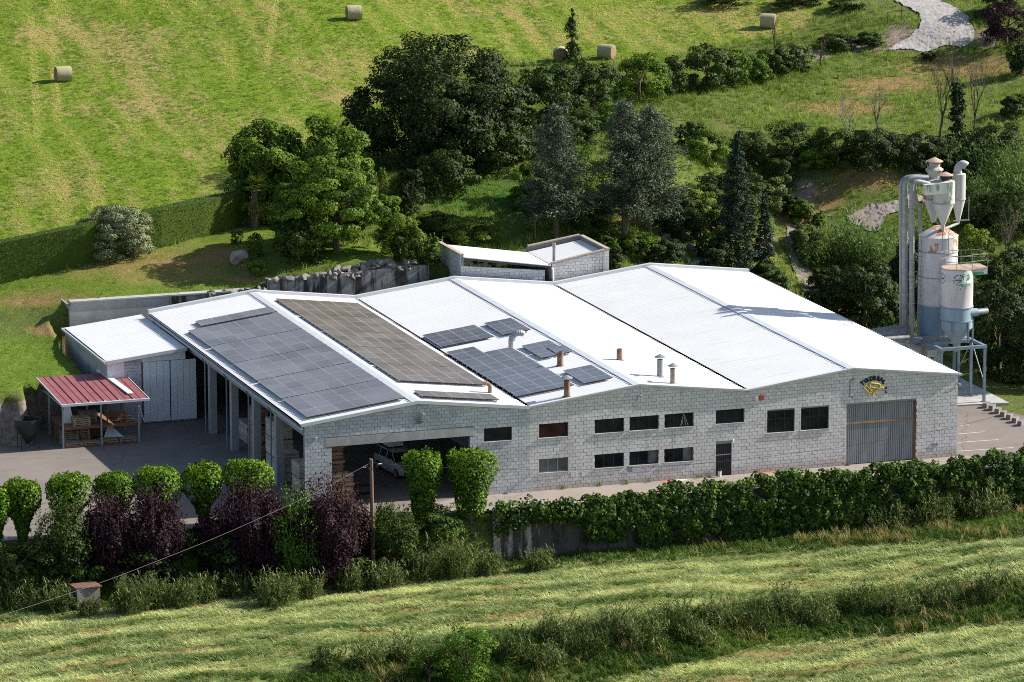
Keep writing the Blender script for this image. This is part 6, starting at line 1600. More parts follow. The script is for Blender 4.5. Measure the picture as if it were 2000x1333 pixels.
# ---- conifers
def conifer(label, px, py_base, py_top, wpx, mat_, style='cedar', nbr=70, seed=0, trunk=0.1, name='conifer', dens=1.0):
    q = at(px, py_base); s = ppm(q); Wd = wpx / s; Ht = (py_base - py_top) / s / math.cos(PITCH)
    root = thing(name, label, 'conifer tree', tuple(q)); rg = np.random.default_rng(seed)
    mb = MB(); mb.tube([(q[0], q[1], q[2] - 0.3), (q[0] + 0.05, q[1], q[2] + Ht * 0.5), (q[0], q[1], q[2] + Ht)], [max(0.1, Ht * 0.022), Ht * 0.014, 0.02], 8)
    P, T, N, TT = [], [], [], []
    for k in range(nbr):
        f = trunk + (1 - trunk) * (k + rg.random()) / nbr
        prof = (1 - f) ** (0.75 if style == 'spruce' else 0.42) * (0.9 if style == 'spruce' else 1.15)
        if style == 'cedar': prof *= rg.uniform(0.45, 1.1)
        else: prof *= rg.uniform(0.8, 1.1)
        L = max(0.18, Wd / 2 * prof); az = k * 2.4 + rg.uniform(-0.4, 0.4)
        h = np.array([math.cos(az), math.sin(az), 0]); p0 = np.array([q[0], q[1], q[2] + f * Ht])
        dz = (rg.uniform(-0.15, 0.5) if style == 'cedar' else rg.uniform(-0.35, 0.0)) * L
        p1 = p0 + h * L + np.array([0, 0, dz])
        mb.tube([tuple(p0), tuple((p0 + p1) / 2 + np.array([0, 0, 0.06 * L])), tuple(p1)], [0.035, 0.022, 0.008], 4)
        n_ = int((26 + 85 * L) * dens); u = rg.uniform(0.12, 1.0, n_) ** 0.8
        side = np.array([-h[1], h[0], 0]); sp_ = (1 - u * 0.75) * L * 0.42 + 0.08
        pos = p0 + (p1 - p0) * u[:, None] + side * (rg.uniform(-1, 1, n_) * sp_)[:, None] + np.array([0, 0, 1]) * (0.06 * L * np.sin(np.pi * u) + rg.normal(0, 0.20 if style == 'cedar' else 0.12, n_) - 0.05)[:, None]
        P.append(pos); TT.append(np.clip(rg.uniform(0, 0.7, n_) + 0.3 * u, 0, 1))
        T.append(h + side * rg.uniform(-0.9, 0.9, (n_, 1)) + rg.normal(0, 0.25, (n_, 3))); N.append(np.array([0, 0, 1]) + rg.normal(0, 0.7, (n_, 3)))
    mb.build('trunk', M['bark'], root, True)
    P, T, N, TT = (np.concatenate(a) for a in (P, T, N, TT))
    v, f_ = leaves(P, N, 0.27 if style == 'cedar' else 0.26, 0.24 if style == 'cedar' else 0.30, T)
    foliage('crown', [(v, f_, TT)], mat_, root)
    return root
conifer('slender blue-grey cedar left of the twin cedars, behind the outbuilding', 1085, 470, 212, 150, LM['cedar'], 'cedar', 150, 1, 0.14, dens=0.62)
conifer('darker blue cedar, left of the twin cedars behind the outbuilding', 1218, 478, 205, 150, LM['cedar'], 'cedar', 150, 2, 0.20, dens=0.62)
conifer('widest blue cedar, right of the twin cedars behind the outbuilding', 1268, 474, 214, 205, LM['cedar'], 'cedar', 165, 3, 0.18, dens=0.58)
conifer('tall dark spruce behind the far right roof ridge', 1438, 540, 262, 135, LM['spruce'], 'spruce', 105, 4, 0.04)
conifer('thin dark spruce right of the tall one, by the dirt track', 1492, 560, 380, 72, LM['spruce'], 'spruce', 60, 5, 0.06)

# ---- bare trees
def bare_tree(label, px, py_base, py_top, spread, seed, bark='bark_grey', lean=0.0, lv=4, nb=3):
    q = at(px, py_base); s = ppm(q); Ht = (py_base - py_top) / s / math.cos(PITCH); rg = random.Random(seed)
    root = thing('bare_tree', label, 'bare tree', tuple(q), 'leafless trees near the silos')
    trunk = MB(); br = MB()
    def grow(p, d, L, r, lev):
        e = p + d * L; m_ = (p + e) / 2 + Vector((rg.uniform(-1, 1), rg.uniform(-1, 1), 0)) * L * 0.06
        (trunk if lev == 0 else br).tube([p, m_, e], [r, r * 0.8, r * 0.62], 6 if lev < 2 else 4, True)
        if lev >= lv: return
        for k in range(nb + (1 if lev == 0 else 0)):
            a = rg.uniform(0, 2 * PI); sp_ = spread * rg.uniform(0.5, 1.1)
            nd = (d + Vector((math.cos(a), math.sin(a), 0)) * sp_ + Vector((0, 0, 0.25))).normalized()
            grow(p + d * L * rg.uniform(0.6, 1.0), nd, L * rg.uniform(0.55, 0.78), r * 0.5, lev + 1)
    grow(Vector(q) - Vector((0, 0, 0.2)), Vector((lean, 0, 1)).normalized(), Ht * 0.42, max(0.09, Ht * 0.014), 0)
    trunk.build('trunk', M[bark], root, True); br.build('branches', M[bark], root)
bare_tree('pale-trunked leafless tree with a fan of twigs above the dark bank', 1655, 312, 168, 0.55, 1)
bare_tree('slimmer leafless tree right of the pale-trunked one', 1712, 272, 158, 0.5, 2)
bare_tree('leafless tree leaning left of the ivy-covered trunk', 1836, 292, 105, 0.35, 3, lean=0.06, bark='bark')
bare_tree('tall leafless tree standing directly behind the ivy-covered trunk', 1868, 292, 92, 0.28, 4, bark='bark')
bare_tree('leafless tree right of the ivy-covered trunk', 1898, 296, 98, 0.42, 5, lean=0.08, bark='bark')
bare_tree('thin bare sapling in front of the hay bale at the field corner', 1512, 98, 22, 0.3, 6, lv=3, bark='bark')
bare_tree('grey leafless tree on the shaded slope right of the silos', 1965, 560, 395, 0.5, 7, bark='bark')
bare_tree('scrawny sapling on the pale earth scarp below the hay field', 1604, 128, 58, 0.45, 8, lv=3, bark='bark')
q = at(1868, 300); root = thing('ivy_covered_trunk', 'dark columnar ivy-covered trunk among the leafless trees', 'tree', tuple(q))
MB().tube([(q[0], q[1], q[2]), (q[0], q[1], q[2] + 5.2)], [0.2, 0.1], 8).build('trunk', M['bark'], root)
pr = []
for k in range(9):
    P, N, t = crown_cloud((q[0] + VR.uniform(-0.15, 0.15), q[1], q[2] + 0.5 + k * 0.58), (0.95 - k * 0.05, 0.9 - k * 0.05, 0.6), 10, 420, 0.4, 50 + k); v, f_ = leaves(P, N, 0.17, 0.8); pr.append((v, f_, t))
foliage('crown', pr, LM['oak'], root)

# ---- scrub on the banks: (px, base, top, width, material, label)
SCRUB = [
 (1385, 332, 262, 110, 'walnut', 'green bush left at the top of the earth bank behind the cedars'),
 (1350, 300, 240, 60, 'scrub', 'small dark bush touching the right cedar at the meadow edge'),
 (1465, 335, 268, 100, 'scrub', 'dark bush right of the tall spruce tip at the meadow edge'),
 (1555, 330, 258, 115, 'scrub', 'dark scrub bush on the meadow edge above the pale earth scarp'),
 (1640, 340, 258, 110, 'scrub', 'dark scrub bush behind the pale-trunked bare tree'),
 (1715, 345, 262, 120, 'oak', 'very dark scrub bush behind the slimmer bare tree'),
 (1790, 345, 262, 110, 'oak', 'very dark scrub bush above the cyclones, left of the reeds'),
 (1600, 335, 285, 80, 'walnut', 'lighter bush hanging over the pale earth scarp'),
 (1410, 420, 345, 110, 'scrub', 'shaded bush between the twin cedars and the tall spruce'),
 (1360, 440, 385, 100, 'yellowgreen', 'yellow-green bush in dappled light behind the cedar trunks'),
 (1390, 480, 395, 70, 'ivy', 'ivy-hung bush left of the tall spruce'),
 (1340, 485, 420, 90, 'oak', 'blackish bush in the deep shade under the right cedar'),
 (1415, 470, 400, 70, 'oak', 'blackish bush deep behind the tall spruce'),
 (1545, 425, 385, 50, 'scrub', 'small bush at the foot of the pale earth scarp'),
 (1570, 440, 395, 60, 'walnut', 'green bush in the dry grass left of the concrete path'),
 (1602, 440, 418, 26, 'walnut', 'tiny round bush nearest the loose stones by the path'),
 (1510, 420, 350, 60, 'weed', 'straggly bush on the dry slope right of the tall spruce'),
 (1530, 380, 318, 70, 'scrub', 'bush left of the pale earth scarp'),
 (1490, 570, 520, 70, 'scrub', 'low bush overhanging the far right end of the roof'),
 (1525, 590, 535, 50, 'weed', 'pale low bush between the roof end and the dirt track'),
 (1920, 460, 375, 110, 'scrub', 'dark bush right of the cyclones below the reeds'),
 (1985, 470, 360, 110, 'scrub', 'dark bush at the right edge below the reeds'),
 (1905, 560, 445, 100, 'yellowgreen', 'sunlit yellow-green bush right of the tall silo top'),
 (1970, 600, 470, 130, 'oak', 'dark tree at the right edge level with the small silo'),
 (1930, 640, 545, 120, 'scrub', 'shaded bush right of the small silo'),
 (1990, 690, 570, 130, 'oak', 'black-green tree at the right edge below the grey leafless tree'),
 (1925, 705, 620, 110, 'walnut', 'green shrub in half shade behind the steel platform'),
 (1985, 745, 660, 110, 'oak', 'black-green shrub low at the right edge by the lawn'),
 (1720, 560, 505, 110, 'scrub', 'shaded bush left of the tall dust ducts'),
 (1690, 610, 540, 120, 'oak', 'blackish bush in shade beyond the far roof edge'),
 (1740, 640, 570, 100, 'scrub', 'shaded bush at the foot of the tall dust ducts'),
 (1620, 580, 520, 90, 'oak', 'blackish bush right of the dirt track'),
 (1800, 620, 540, 90, 'oak', 'blackish bush hidden between the ducts and the tall silo'),
 (1580, 500, 445, 80, 'weed', 'dry brown-green bush right of the dirt track head'),
 (1975, 95, 10, 110, 'purple', 'dark leafless thicket right of the hill road'),
 (1955, 40, -20, 90, 'oak', 'dark tree at the top right corner above the hill road'),
 (2000, 150, 85, 70, 'oak', 'dark bush at the right edge beside the hill road foot'),
 (1985, 230, 190, 60, 'scrub', 'small dark bush at the right edge of the dry meadow'),
 (1815, 122, 104, 28, 'oak', 'small dark tussock bush at the foot of the hill road'),
 (1515, 150, 95, 70, 'scrub', 'low bush under the bare sapling'),
 (1560, 140, 92, 90, 'weed', 'reddish brown thicket left of the pale earth scarp below the hay field'),
 (1480, 165, 110, 70, 'walnut', 'fresh bush between the hill edge trees and the sapling'),
 (1640, 100, 72, 80, 'scrub', 'low hanging growth on top of the pale earth scarp'),
 (1700, 92, 68, 60, 'scrub', 'low bush on the scarp closest to the hill road'),
 (1560, 18, -10, 110, 'scrub', 'low bush line at the top edge above the farthest corner bale'),
 (1660, 22, 0, 80, 'weed', 'pale rough bush at the top edge left of the hill road'),
 (1430, 12, -15, 120, 'scrub', 'low bush line at the top edge, left of the sapling'),
 (925, 485, 430, 118, 'yellowgreen', 'bright yellow-green shrub behind the left outbuilding roof'),
 (812, 560, 480, 46, 'yellowgreen', 'yellow-green shrub left of the outbuilding'),
 (790, 560, 495, 50, 'scrub', 'dark shrub at the end of the boulder wall'),
 (838, 520, 470, 50, 'scrub', 'dark shrub close to the left outbuilding wall'),
 (845, 560, 510, 36, 'walnut', 'small shrub at the foot of the outbuilding side wall'),
 (850, 460, 425, 70, 'walnut', 'low shrub between the broad tree and the yellow-green shrub'),
 (1180, 490, 458, 60, 'scrub', 'dark shrub behind the right outbuilding corner'),
 (1200, 545, 488, 52, 'oak', 'dark clipped block shrub beside the right outbuilding corner'),
 (1180, 425, 400, 60, 'scrub', 'low shrub between the slender cedar and the twin cedars'),
 (1050, 420, 375, 80, 'scrub', 'shaded shrub left of the slender blue cedar'),
 (1015, 318, 258, 90, 'scrub', 'dark bush right under the oak edge, above the slender blue cedar'),
 (1060, 300, 225, 100, 'oak', 'blackish bush filling the gap between the oak and the hill edge thicket'),
 (1135, 285, 215, 110, 'scrub', 'dark bush behind the slender blue cedar top'),
 (1200, 262, 205, 90, 'walnut', 'green bush directly behind the top of the darker twin cedar'),
 (1040, 400, 320, 90, 'walnut', 'half-lit bush left of the slender blue cedar'),
 (1150, 400, 300, 110, 'walnut', 'half-lit green bush between the slender cedar and the twin cedars'),
 (1150, 455, 385, 90, 'scrub', 'shaded bush low between the slender cedar and the twin cedars'),
 (1325, 460, 385, 90, 'oak', 'blackish bush right under the widest cedar'),
 (1450, 470, 380, 80, 'scrub', 'shaded bush behind the tall spruce'),
 (1470, 420, 350, 90, 'scrub', 'shaded bush between the spruce tip and the earth scarp'),
 (870, 470, 415, 90, 'scrub', 'shaded bush between the broad tree and the lush grass'),
 (1235, 500, 465, 60, 'scrub', 'low dark bush under the twin cedar trunks'),
 (1300, 525, 470, 90, 'oak', 'blackish rockery bush behind the right ridge'),
 (1395, 535, 470, 90, 'oak', 'blackish bush crowding the tall spruce foot'),
 (1835, 350, 285, 90, 'oak', 'blackish thicket behind the cyclone stack'),
 (1895, 330, 270, 110, 'oak', 'blackish thicket below the ivy-covered trunk'),
 (1965, 320, 255, 110, 'scrub', 'dark thicket above the reeds at the right edge'),
]
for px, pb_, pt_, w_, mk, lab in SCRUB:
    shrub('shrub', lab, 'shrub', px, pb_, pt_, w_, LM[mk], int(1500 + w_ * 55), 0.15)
shrub('clipped_shrub', 'bright green clipped dome shrub right of the outbuilding', 'clipped shrub', 1256, 512, 462, 84, LM['topiary'], 4200, 0.10, rough=0.08, ncl=60, rcl=0.2, hollow=0.8)
shrub('clipped_shrub', 'small upright clipped shrub touching the bright dome shrub', 'clipped shrub', 1202, 505, 470, 24, LM['topiary'], 1200, 0.09, rough=0.05)
shrub('clipped_shrub', 'lower dark ball of the garden shrub pair beside the pale boulder', 'clipped shrub', 502, 540, 500, 46, LM['walnut'], 1800, 0.11, rough=0.08)
shrub('clipped_shrub', 'upper leafy ball of the garden shrub pair beside the pale boulder', 'clipped shrub', 500, 505, 455, 40, LM['walnut'], 1600, 0.12, rough=0.1)
shrub('clipped_shrub', 'small yellow-tipped ball shrub left of the palm foot', 'clipped shrub', 464, 478, 452, 30, LM['yellowgreen'], 1200, 0.10, rough=0.06)
shrub('olive_shrub', 'large grey-green rounded olive shrub against the clipped hedge', 'shrub', 238, 506, 408, 156, LM['olive'], 22000, 0.16, ncl=150, rcl=0.2, rough=0.10, aspect=0.4, hollow=0.35)
shrub('foreground_shrub', 'bright green bush rising from the grassy bank at the bottom edge', 'shrub', 918, 1345, 1222, 120, LM['bright'], 3800, 0.15, ncl=34, rough=0.3, rcl=0.3)
shrub('foreground_shrub', 'lower darker bush left of the bright bush on the bank', 'shrub', 842, 1345, 1275, 90, LM['walnut'], 2200, 0.15, rough=0.3)


tree('walnut_tree', 'lower mid green tree filling the gap between the palm and the broad spreading tree', 'tree', 592, 478, 345, 120, LM['walnut'], 18000, 0.20, 70, 0.02, 0.22)
for px, pb_, pt_, w_, lab in [(1700, 655, 505, 150, 'tall blackish tree shading the far side of the roof, left of the dust ducts'), (1640, 640, 545, 110, 'blackish tree in deep shade beyond the roof edge, left of the tallest one'), (1785, 600, 470, 100, 'blackish tree directly behind the dust ducts'), (1960, 730, 545, 150, 'tall dark tree shading the lawn right of the small silo'), (2040, 760, 600, 150, 'dark tree cut by the right picture edge above the parking'), (1890, 680, 560, 90, 'dark tree close behind the two silos')]:
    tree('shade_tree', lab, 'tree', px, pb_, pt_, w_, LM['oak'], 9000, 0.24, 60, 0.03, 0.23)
# ---- palm
q = at(497, 446); s = ppm(q); Ht = (446 - 362) / s
root = thing('palm_tree', 'short shaggy palm with two yellowish heads by the hedge end', 'palm', tuple(q))
mb = MB(); mb.tube([(q[0], q[1], q[2] - 0.2), (q[0] + 0.05, q[1], q[2] + Ht * 0.95)], [0.26, 0.2], 10)
for k in range(60):
    t = VR.uniform(0, 6.28); z = VR.uniform(0.1, Ht * 0.9); mb.rbox((q[0] + 0.24 * math.cos(t), q[1] + 0.24 * math.sin(t), q[2] + z), 0.12, 0.12, 0.1, t, 0.4)
mb.build('trunk', M['bark'], root)
for hc, n_, rad in (((0.10, 0, Ht), 26, 0.85), ((-0.35, -0.2, Ht * 0.48), 16, 0.65)):
    PV, PF, PT = [], [], []; b0 = 0
    for k in range(n_):
        az = k * 2.4; el = VR.uniform(-0.3, 1.2); d = np.array([math.cos(az) * math.cos(el), math.sin(az) * math.cos(el), math.sin(el)])
        o = q + np.array(hc) + d * rad * 0.55; side = unit(np.cross(d, [0, 0, 1.0])[None])[0]; nrm = np.cross(side, d)
        for j in range(13):                       # fan leaflets
            a = (j - 6) * 0.2; dd = d * math.cos(a) + side * math.sin(a); tip = o + dd * rad * 0.62 - np.array([0, 0, 0.12 * abs(a)])
            w_ = np.cross(dd, nrm) * 0.035; mid_ = (o + tip) / 2 + np.array([0, 0, 0.02])
            PV += [o, mid_ + w_, tip, mid_ - w_]; PF.append([b0, b0 + 1, b0 + 2, b0 + 3]); b0 += 4; PT.append(VR.random())
    npobj('frond_head', np.array(PV), np.array(PF), LM['palm'], root, np.array(PT))
P = q + np.column_stack([VR.normal(0, 0.22, 160), VR.normal(0, 0.22, 160), VR.uniform(Ht * 0.25, Ht * 0.5, 160)]); v, f_ = leaves(P, rdirs(160), 0.35, 0.2, np.tile([0, 0, 1.0], (160, 1)) + VR.normal(0, 0.3, (160, 3)))
foliage('dry_skirt', [(v, f_, VR.random(160))], LM['palm_dry'], root)
shrub('palm_shrub', 'low green fan palm right of the shaggy palm trunk', 'palm', 530, 440, 415, 48, LM['palm'], 500, 0.22, aspect=0.25)

# ---- clipped hedge along the hay field
def hedge_run(label, pts, hpx, thick, mat_, nper=330, name='clipped_hedge'):
    Q = [at(*p) for p in pts]; root = thing(name, label, 'hedge', tuple(Q[0]))
    V, F = [], []; P, N, T = [], [], []
    for i in range(len(Q) - 1):
        a, b_ = Q[i], Q[i + 1]; ha, hb = hpx[i] / ppm(a), hpx[i + 1] / ppm(b_)
        d = (b_ - a)[:2]; L = np.linalg.norm(d); d /= L; nb = np.array([-d[1], d[0]]) * thick
        b0 = len(V)
        V += [(a[0], a[1], a[2] - 0.5), (b_[0], b_[1], b_[2] - 0.5), (b_[0] + nb[0], b_[1] + nb[1], b_[2] - 0.5), (a[0] + nb[0], a[1] + nb[1], a[2] - 0.5),
              (a[0], a[1], a[2] + ha), (b_[0], b_[1], b_[2] + hb), (b_[0] + nb[0], b_[1] + nb[1], b_[2] + hb), (a[0] + nb[0], a[1] + nb[1], a[2] + ha)]
        F += [tuple(b0 + k for k in f) for f in ((4, 5, 6, 7), (0, 1, 5, 4), (2, 3, 7, 6), (3, 0, 4, 7), (1, 2, 6, 5))]
        n_ = int(L * nper); u = VR.random(n_); w_ = VR.random(n_); front = VR.random(n_) < 0.68
        base = a + (b_ - a) * u[:, None]; h = ha + (hb - ha) * u
        pos = np.where(front[:, None], base + np.array([0, 0, 1]) * (w_ * h)[:, None] - np.append(nb / thick, 0) * 0.02, base + np.append(nb, 0) * w_[:, None] + np.array([0, 0, 1]) * (h + 0.02)[:, None])
        pos = pos + VR.normal(0, 0.025, (n_, 3))
        P.append(pos); N.append(np.where(front[:, None], -np.append(nb / thick, 0.1), np.array([0, 0, 1.0])) + VR.normal(0, 0.45, (n_, 3))); T.append(VR.random(n_) * 0.8 + 0.1)
    MB().add(V, F, 0.3).build('hedge_core', mat_, root)
    v, f_ = leaves(np.concatenate(P), np.concatenate(N), 0.085, 0.6); foliage('hedge_leaves', [(v, f_, np.concatenate(T))], mat_, root)
    return root
hedge_run('long straight clipped hedge dividing the hay field from the dry lawn', [(-60, 572), (0, 556), (165, 519), (315, 485), (400, 462), (478, 441)], [84, 82, 78, 76, 72, 66], 1.0, LM['hedge'], 420)
P0 = at(372, 428)
v, f_ = leaves(np.array([at(395, 455)]) + VR.normal(0, 1, (260, 3)) * np.array([0.35, 0.08, 0.55]) + np.array([0, -0.12, 1.0]), rdirs(260), 0.12, 0.6)
LM['red_creeper'] = leafmat('red_creeper_leaf', (0.12, 0.05, 0.015), (0.30, 0.09, 0.03), 0.2)
q = at(395, 455); root = thing('red_creeper', 'thin reddish creeper climbing the sunny face of the clipped hedge', 'creeper', tuple(q)); foliage('leaves', [(v, f_, VR.random(260))], LM['red_creeper'], root)
MB().tube([tuple(q + np.array([0, -0.06, 0])), tuple(q + np.array([0.1, -0.10, 1.0])), tuple(q + np.array([-0.1, -0.08, 1.8]))], 0.012, 5).build('stem', M['bark'], root)
hedge_run('short clipped hedge end catching the sun between the leafy trees and the oak', [(735, 398), (790, 372)], [40, 40], 0.9, LM['hedge'], 300)

# ---- vase-clipped trees along the yard
def topiary(label, px, py_base, py_top, wpx, nleaf=3600, name='clipped_tree', waist=0.42):
    q = at(px, py_base); s = ppm(q); Wd = wpx / s; Ht = (py_base - py_top) / s / math.cos(PITCH)
    root = thing(name, label, 'clipped tree', tuple(q), 'vase-clipped trees along the yard edge')
    MB().tube([(q[0], q[1], q[2] - 0.2), (q[0], q[1], q[2] + Ht * 0.8)], [0.12, 0.05], 8).build('trunk', M['bark'], root)
    sd = int(abs(px)); n_ = nleaf
    az = VR.uniform(0, 2 * PI, n_); u = VR.random(n_)
    zf = np.where(u < 0.22, 1.0, 0.10 + 0.90 * VR.random(n_))
    prof = np.interp(zf, [0.0, 0.12, 0.35, 0.6, 0.78, 0.92, 1.0], [waist * 0.55, waist, waist + 0.12, 0.82, 1.0, 0.97, 0.80]) if waist > 0.4 else np.interp(zf, [0.0, 0.3, 0.45, 0.56, 0.68, 0.8, 0.92, 1.0], [0.20, 0.30, 0.50, 0.78, 0.98, 1.0, 0.86, 0.66])
    top = u < 0.22
    rr = np.where(top, np.sqrt(VR.random(n_)) * 0.9, prof * (0.82 + 0.18 * VR.random(n_) ** 0.5))
    bump_ = 1 + 0.20 * wob(np.column_stack([np.cos(az), np.sin(az), zf * 2]), sd)
    zz = np.where(top, 1.0 - 0.22 * rr ** 3, np.minimum(zf, 1 - 0.2 * (rr / 1.0) ** 4 * 0.3)) * Ht + VR.normal(0, 0.05, n_) + 0.22 * wob(np.column_stack([np.cos(az) * rr, np.sin(az) * rr, np.zeros(n_)]) * 2.0, sd + 1)
    P = np.column_stack([q[0] + Wd / 2 * rr * bump_ * np.cos(az), q[1] + Wd / 2 * rr * bump_ * np.sin(az), q[2] + zz])
    N = np.column_stack([np.cos(az) * (~top + 0.2), np.sin(az) * (~top + 0.2), np.where(top, 1.0, 0.35)]) + VR.normal(0, 0.4, (n_, 3))
    v, f_ = leaves(P, N, 0.17, 0.7)
    inn = 500; a2 = VR.uniform(0, 6.28, inn); z2 = VR.uniform(0.2, 0.95, inn); r2 = np.interp(z2, [0, 0.35, 0.78, 1], [waist, waist + 0.1, 0.95, 0.75]) * VR.random(inn) * 0.75
    v2, f2 = leaves(np.column_stack([q[0] + Wd / 2 * r2 * np.cos(a2), q[1] + Wd / 2 * r2 * np.sin(a2), q[2] + z2 * Ht]), rdirs(inn), 0.34, 0.8)
    foliage('crown', [(v, f_, VR.random(n_) ** np.where(zz > Ht * 0.72, 0.9, 1.8)), (v2, f2, VR.random(inn) * 0.4)], LM['topiary'], root)  # sunlit top and shaded sides put into the leaf tint
for px, pb_, pt_, w_, lab in [(45, 1062, 940, 80, 'vase-clipped tree at the far left of the yard, left of the weeping green bush'), (134, 1056, 931, 92, 'vase-clipped tree above the weeping green bush'), (224, 1050, 925, 80, 'vase-clipped tree behind the first purple shrub'), (309, 1042, 914, 92, 'vase-clipped tree behind the second purple shrub'),
                              (398, 1034, 909, 78, 'vase-clipped tree standing before the shaded asphalt gap'), (486, 1028, 902, 92, 'vase-clipped tree behind the widest purple shrub, nearest the open side'), (826, 1020, 886, 76, 'slender vase-clipped tree in front of the car'), (919, 1018, 882, 92, 'tall broad vase-clipped tree at the right edge of the garage door'), (-6, 1075, 958, 60, 'vase-clipped tree cut by the left picture edge')]:
    topiary(lab, px, pb_, pt_, w_ * 1.08, 4800 if px > 700 else 3400, waist=0.5 if px > 700 else 0.35)

# ---- upright shoot shrubs (purple plums and green bushes on the front bank)
def shoot_shrub(label, px, py_base, py_top, wpx, mat_, nshoot=170, leaf=0.13, name='plum_shrub', cat='shrub', group=None, lps=26):
    q = at(px, py_base); s = ppm(q); Wd = wpx / s; Ht = (py_base - py_top) / s / math.cos(PITCH)
    root = thing(name, label, cat, tuple(q), group)
    mb = MB(); Ps, Ns, Ts, Tn = [], [], [], []
    for k in range(nshoot):
        az = VR.uniform(0, 6.28); rr = math.sqrt(VR.random()); out = np.array([math.cos(az), math.sin(az), 0]) * rr
        p0 = q + out * Wd * 0.20 + np.array([0, 0, Ht * 0.05]); hgt = Ht * (1 - 0.30 * rr ** 2.2) * VR.uniform(0.70, 1.14)
        p1 = q + out * Wd * 0.5 * VR.uniform(0.8, 1.2) + np.array([0, 0, hgt])
        m_ = (p0 + p1) / 2 + out * Wd * 0.14
        if k % 7 == 0: mb.tube([tuple(q), tuple(m_), tuple(p1)], [0.025, 0.014, 0.004], 4)
        t = VR.uniform(0.12, 1.0, lps) ** 0.8
        pos = ((1 - t) ** 2)[:, None] * p0 + (2 * t * (1 - t))[:, None] * m_ + (t ** 2)[:, None] * p1 + VR.normal(0, 0.085, (lps, 3))
        Ps.append(pos); Ns.append(out * 0.8 + np.array([0, 0, 0.5]) + VR.normal(0, 0.6, (lps, 3))); Ts.append(np.tile(p1 - m_, (lps, 1)) + VR.normal(0, 0.4, (lps, 3))); Tn.append(np.clip(0.25 * t + VR.uniform(0, 0.75, lps), 0, 1))
    mb.build('stems', M['bark'], root)
    v, f_ = leaves(np.concatenate(Ps), np.concatenate(Ns), leaf, 0.5, np.concatenate(Ts))
    P, N, t = crown_cloud(q + np.array([0, 0, Ht * 0.42]), (Wd * 0.52, Wd * 0.52, Ht * 0.46), 40, int(nshoot * 22), 0.3, int(abs(px)), 0.12)
    v2, f2 = leaves(P, N, leaf * 1.25, 0.6)
    foliage('foliage', [(v, f_, np.concatenate(Tn)), (v2, f2, t * 0.8)], mat_, root)
    return root
for px, pb_, pt_, w_, n_, lab in [(212, 1128, 968, 98, 150, 'purple-leaved plum shrub, leftmost of the purple row'), (300, 1125, 962, 124, 190, 'purple-leaved plum shrub, second in the purple row, beside the asphalt gap'), (492, 1112, 946, 150, 230, 'widest purple-leaved plum shrub, in the middle of the row'),
                                  (640, 1130, 936, 150, 230, 'tallest purple-leaved plum shrub, before the corner of the building'), (690, 1090, 985, 84, 90, 'low purple-leaved plum shrub touching the utility pole'), (420, 1110, 1000, 80, 80, 'small purple-leaved plum shrub left of the widest one')]:
    shoot_shrub(lab, px, pb_, pt_ - 4, w_ * 1.02, LM['purple'], int(n_ * 1.7), 0.16, group='purple plum shrubs along the bank')
shoot_shrub('weeping green bush on the bank under the second vase-clipped tree', 128, 1135, 978, 130, LM['scrub'], 190, 0.14, 'bank_shrub')
shoot_shrub('tall leaning green bush between the two largest purple shrubs', 580, 1138, 952, 112, LM['bright'], 170, 0.15, 'bank_shrub')
shoot_shrub('dark green bush right of the utility pole', 768, 1105, 984, 92, LM['scrub'], 120, 0.14, 'bank_shrub')
shoot_shrub('narrow dark green sapling close behind the utility pole', 752, 1050, 975, 40, LM['scrub'], 45, 0.13, 'bank_shrub')
shrub('bank_shrub', 'shadowed ivy mass under the two tall vase-clipped trees', 'shrub', 860, 1095, 1015, 130, LM['ivy'], 3600, 0.14)
shrub('bank_shrub', 'shadowed bush under the widest purple shrub', 'shrub', 460, 1140, 1060, 130, LM['scrub'], 2800, 0.16)
shrub('bank_shrub', 'shadowed bush at the foot of the leaning green bush', 'shrub', 595, 1150, 1085, 120, LM['scrub'], 2600, 0.16)
shrub('bank_shrub', 'shadowed bush under the first two purple shrubs', 'shrub', 285, 1150, 1085, 150, LM['scrub'], 3000, 0.16)
shrub('bank_shrub', 'dark bush above the tiled pump box', 'shrub', 165, 1165, 1095, 110, LM['ivy'], 2500, 0.15)
shrub('bank_shrub', 'dark bush at the left edge below the vase-clipped trees', 'shrub', 40, 1165, 1075, 130, LM['scrub'], 2800, 0.16)
shrub('bank_shrub', 'shadowed bush at the foot of the tallest purple shrub', 'shrub', 690, 1150, 1090, 120, LM['scrub'], 2600, 0.16)
shrub('bank_shrub', 'dark ball bush cut by the right picture edge beside the parking', 'shrub', 2010, 915, 868, 46, LM['walnut'], 1500, 0.12)

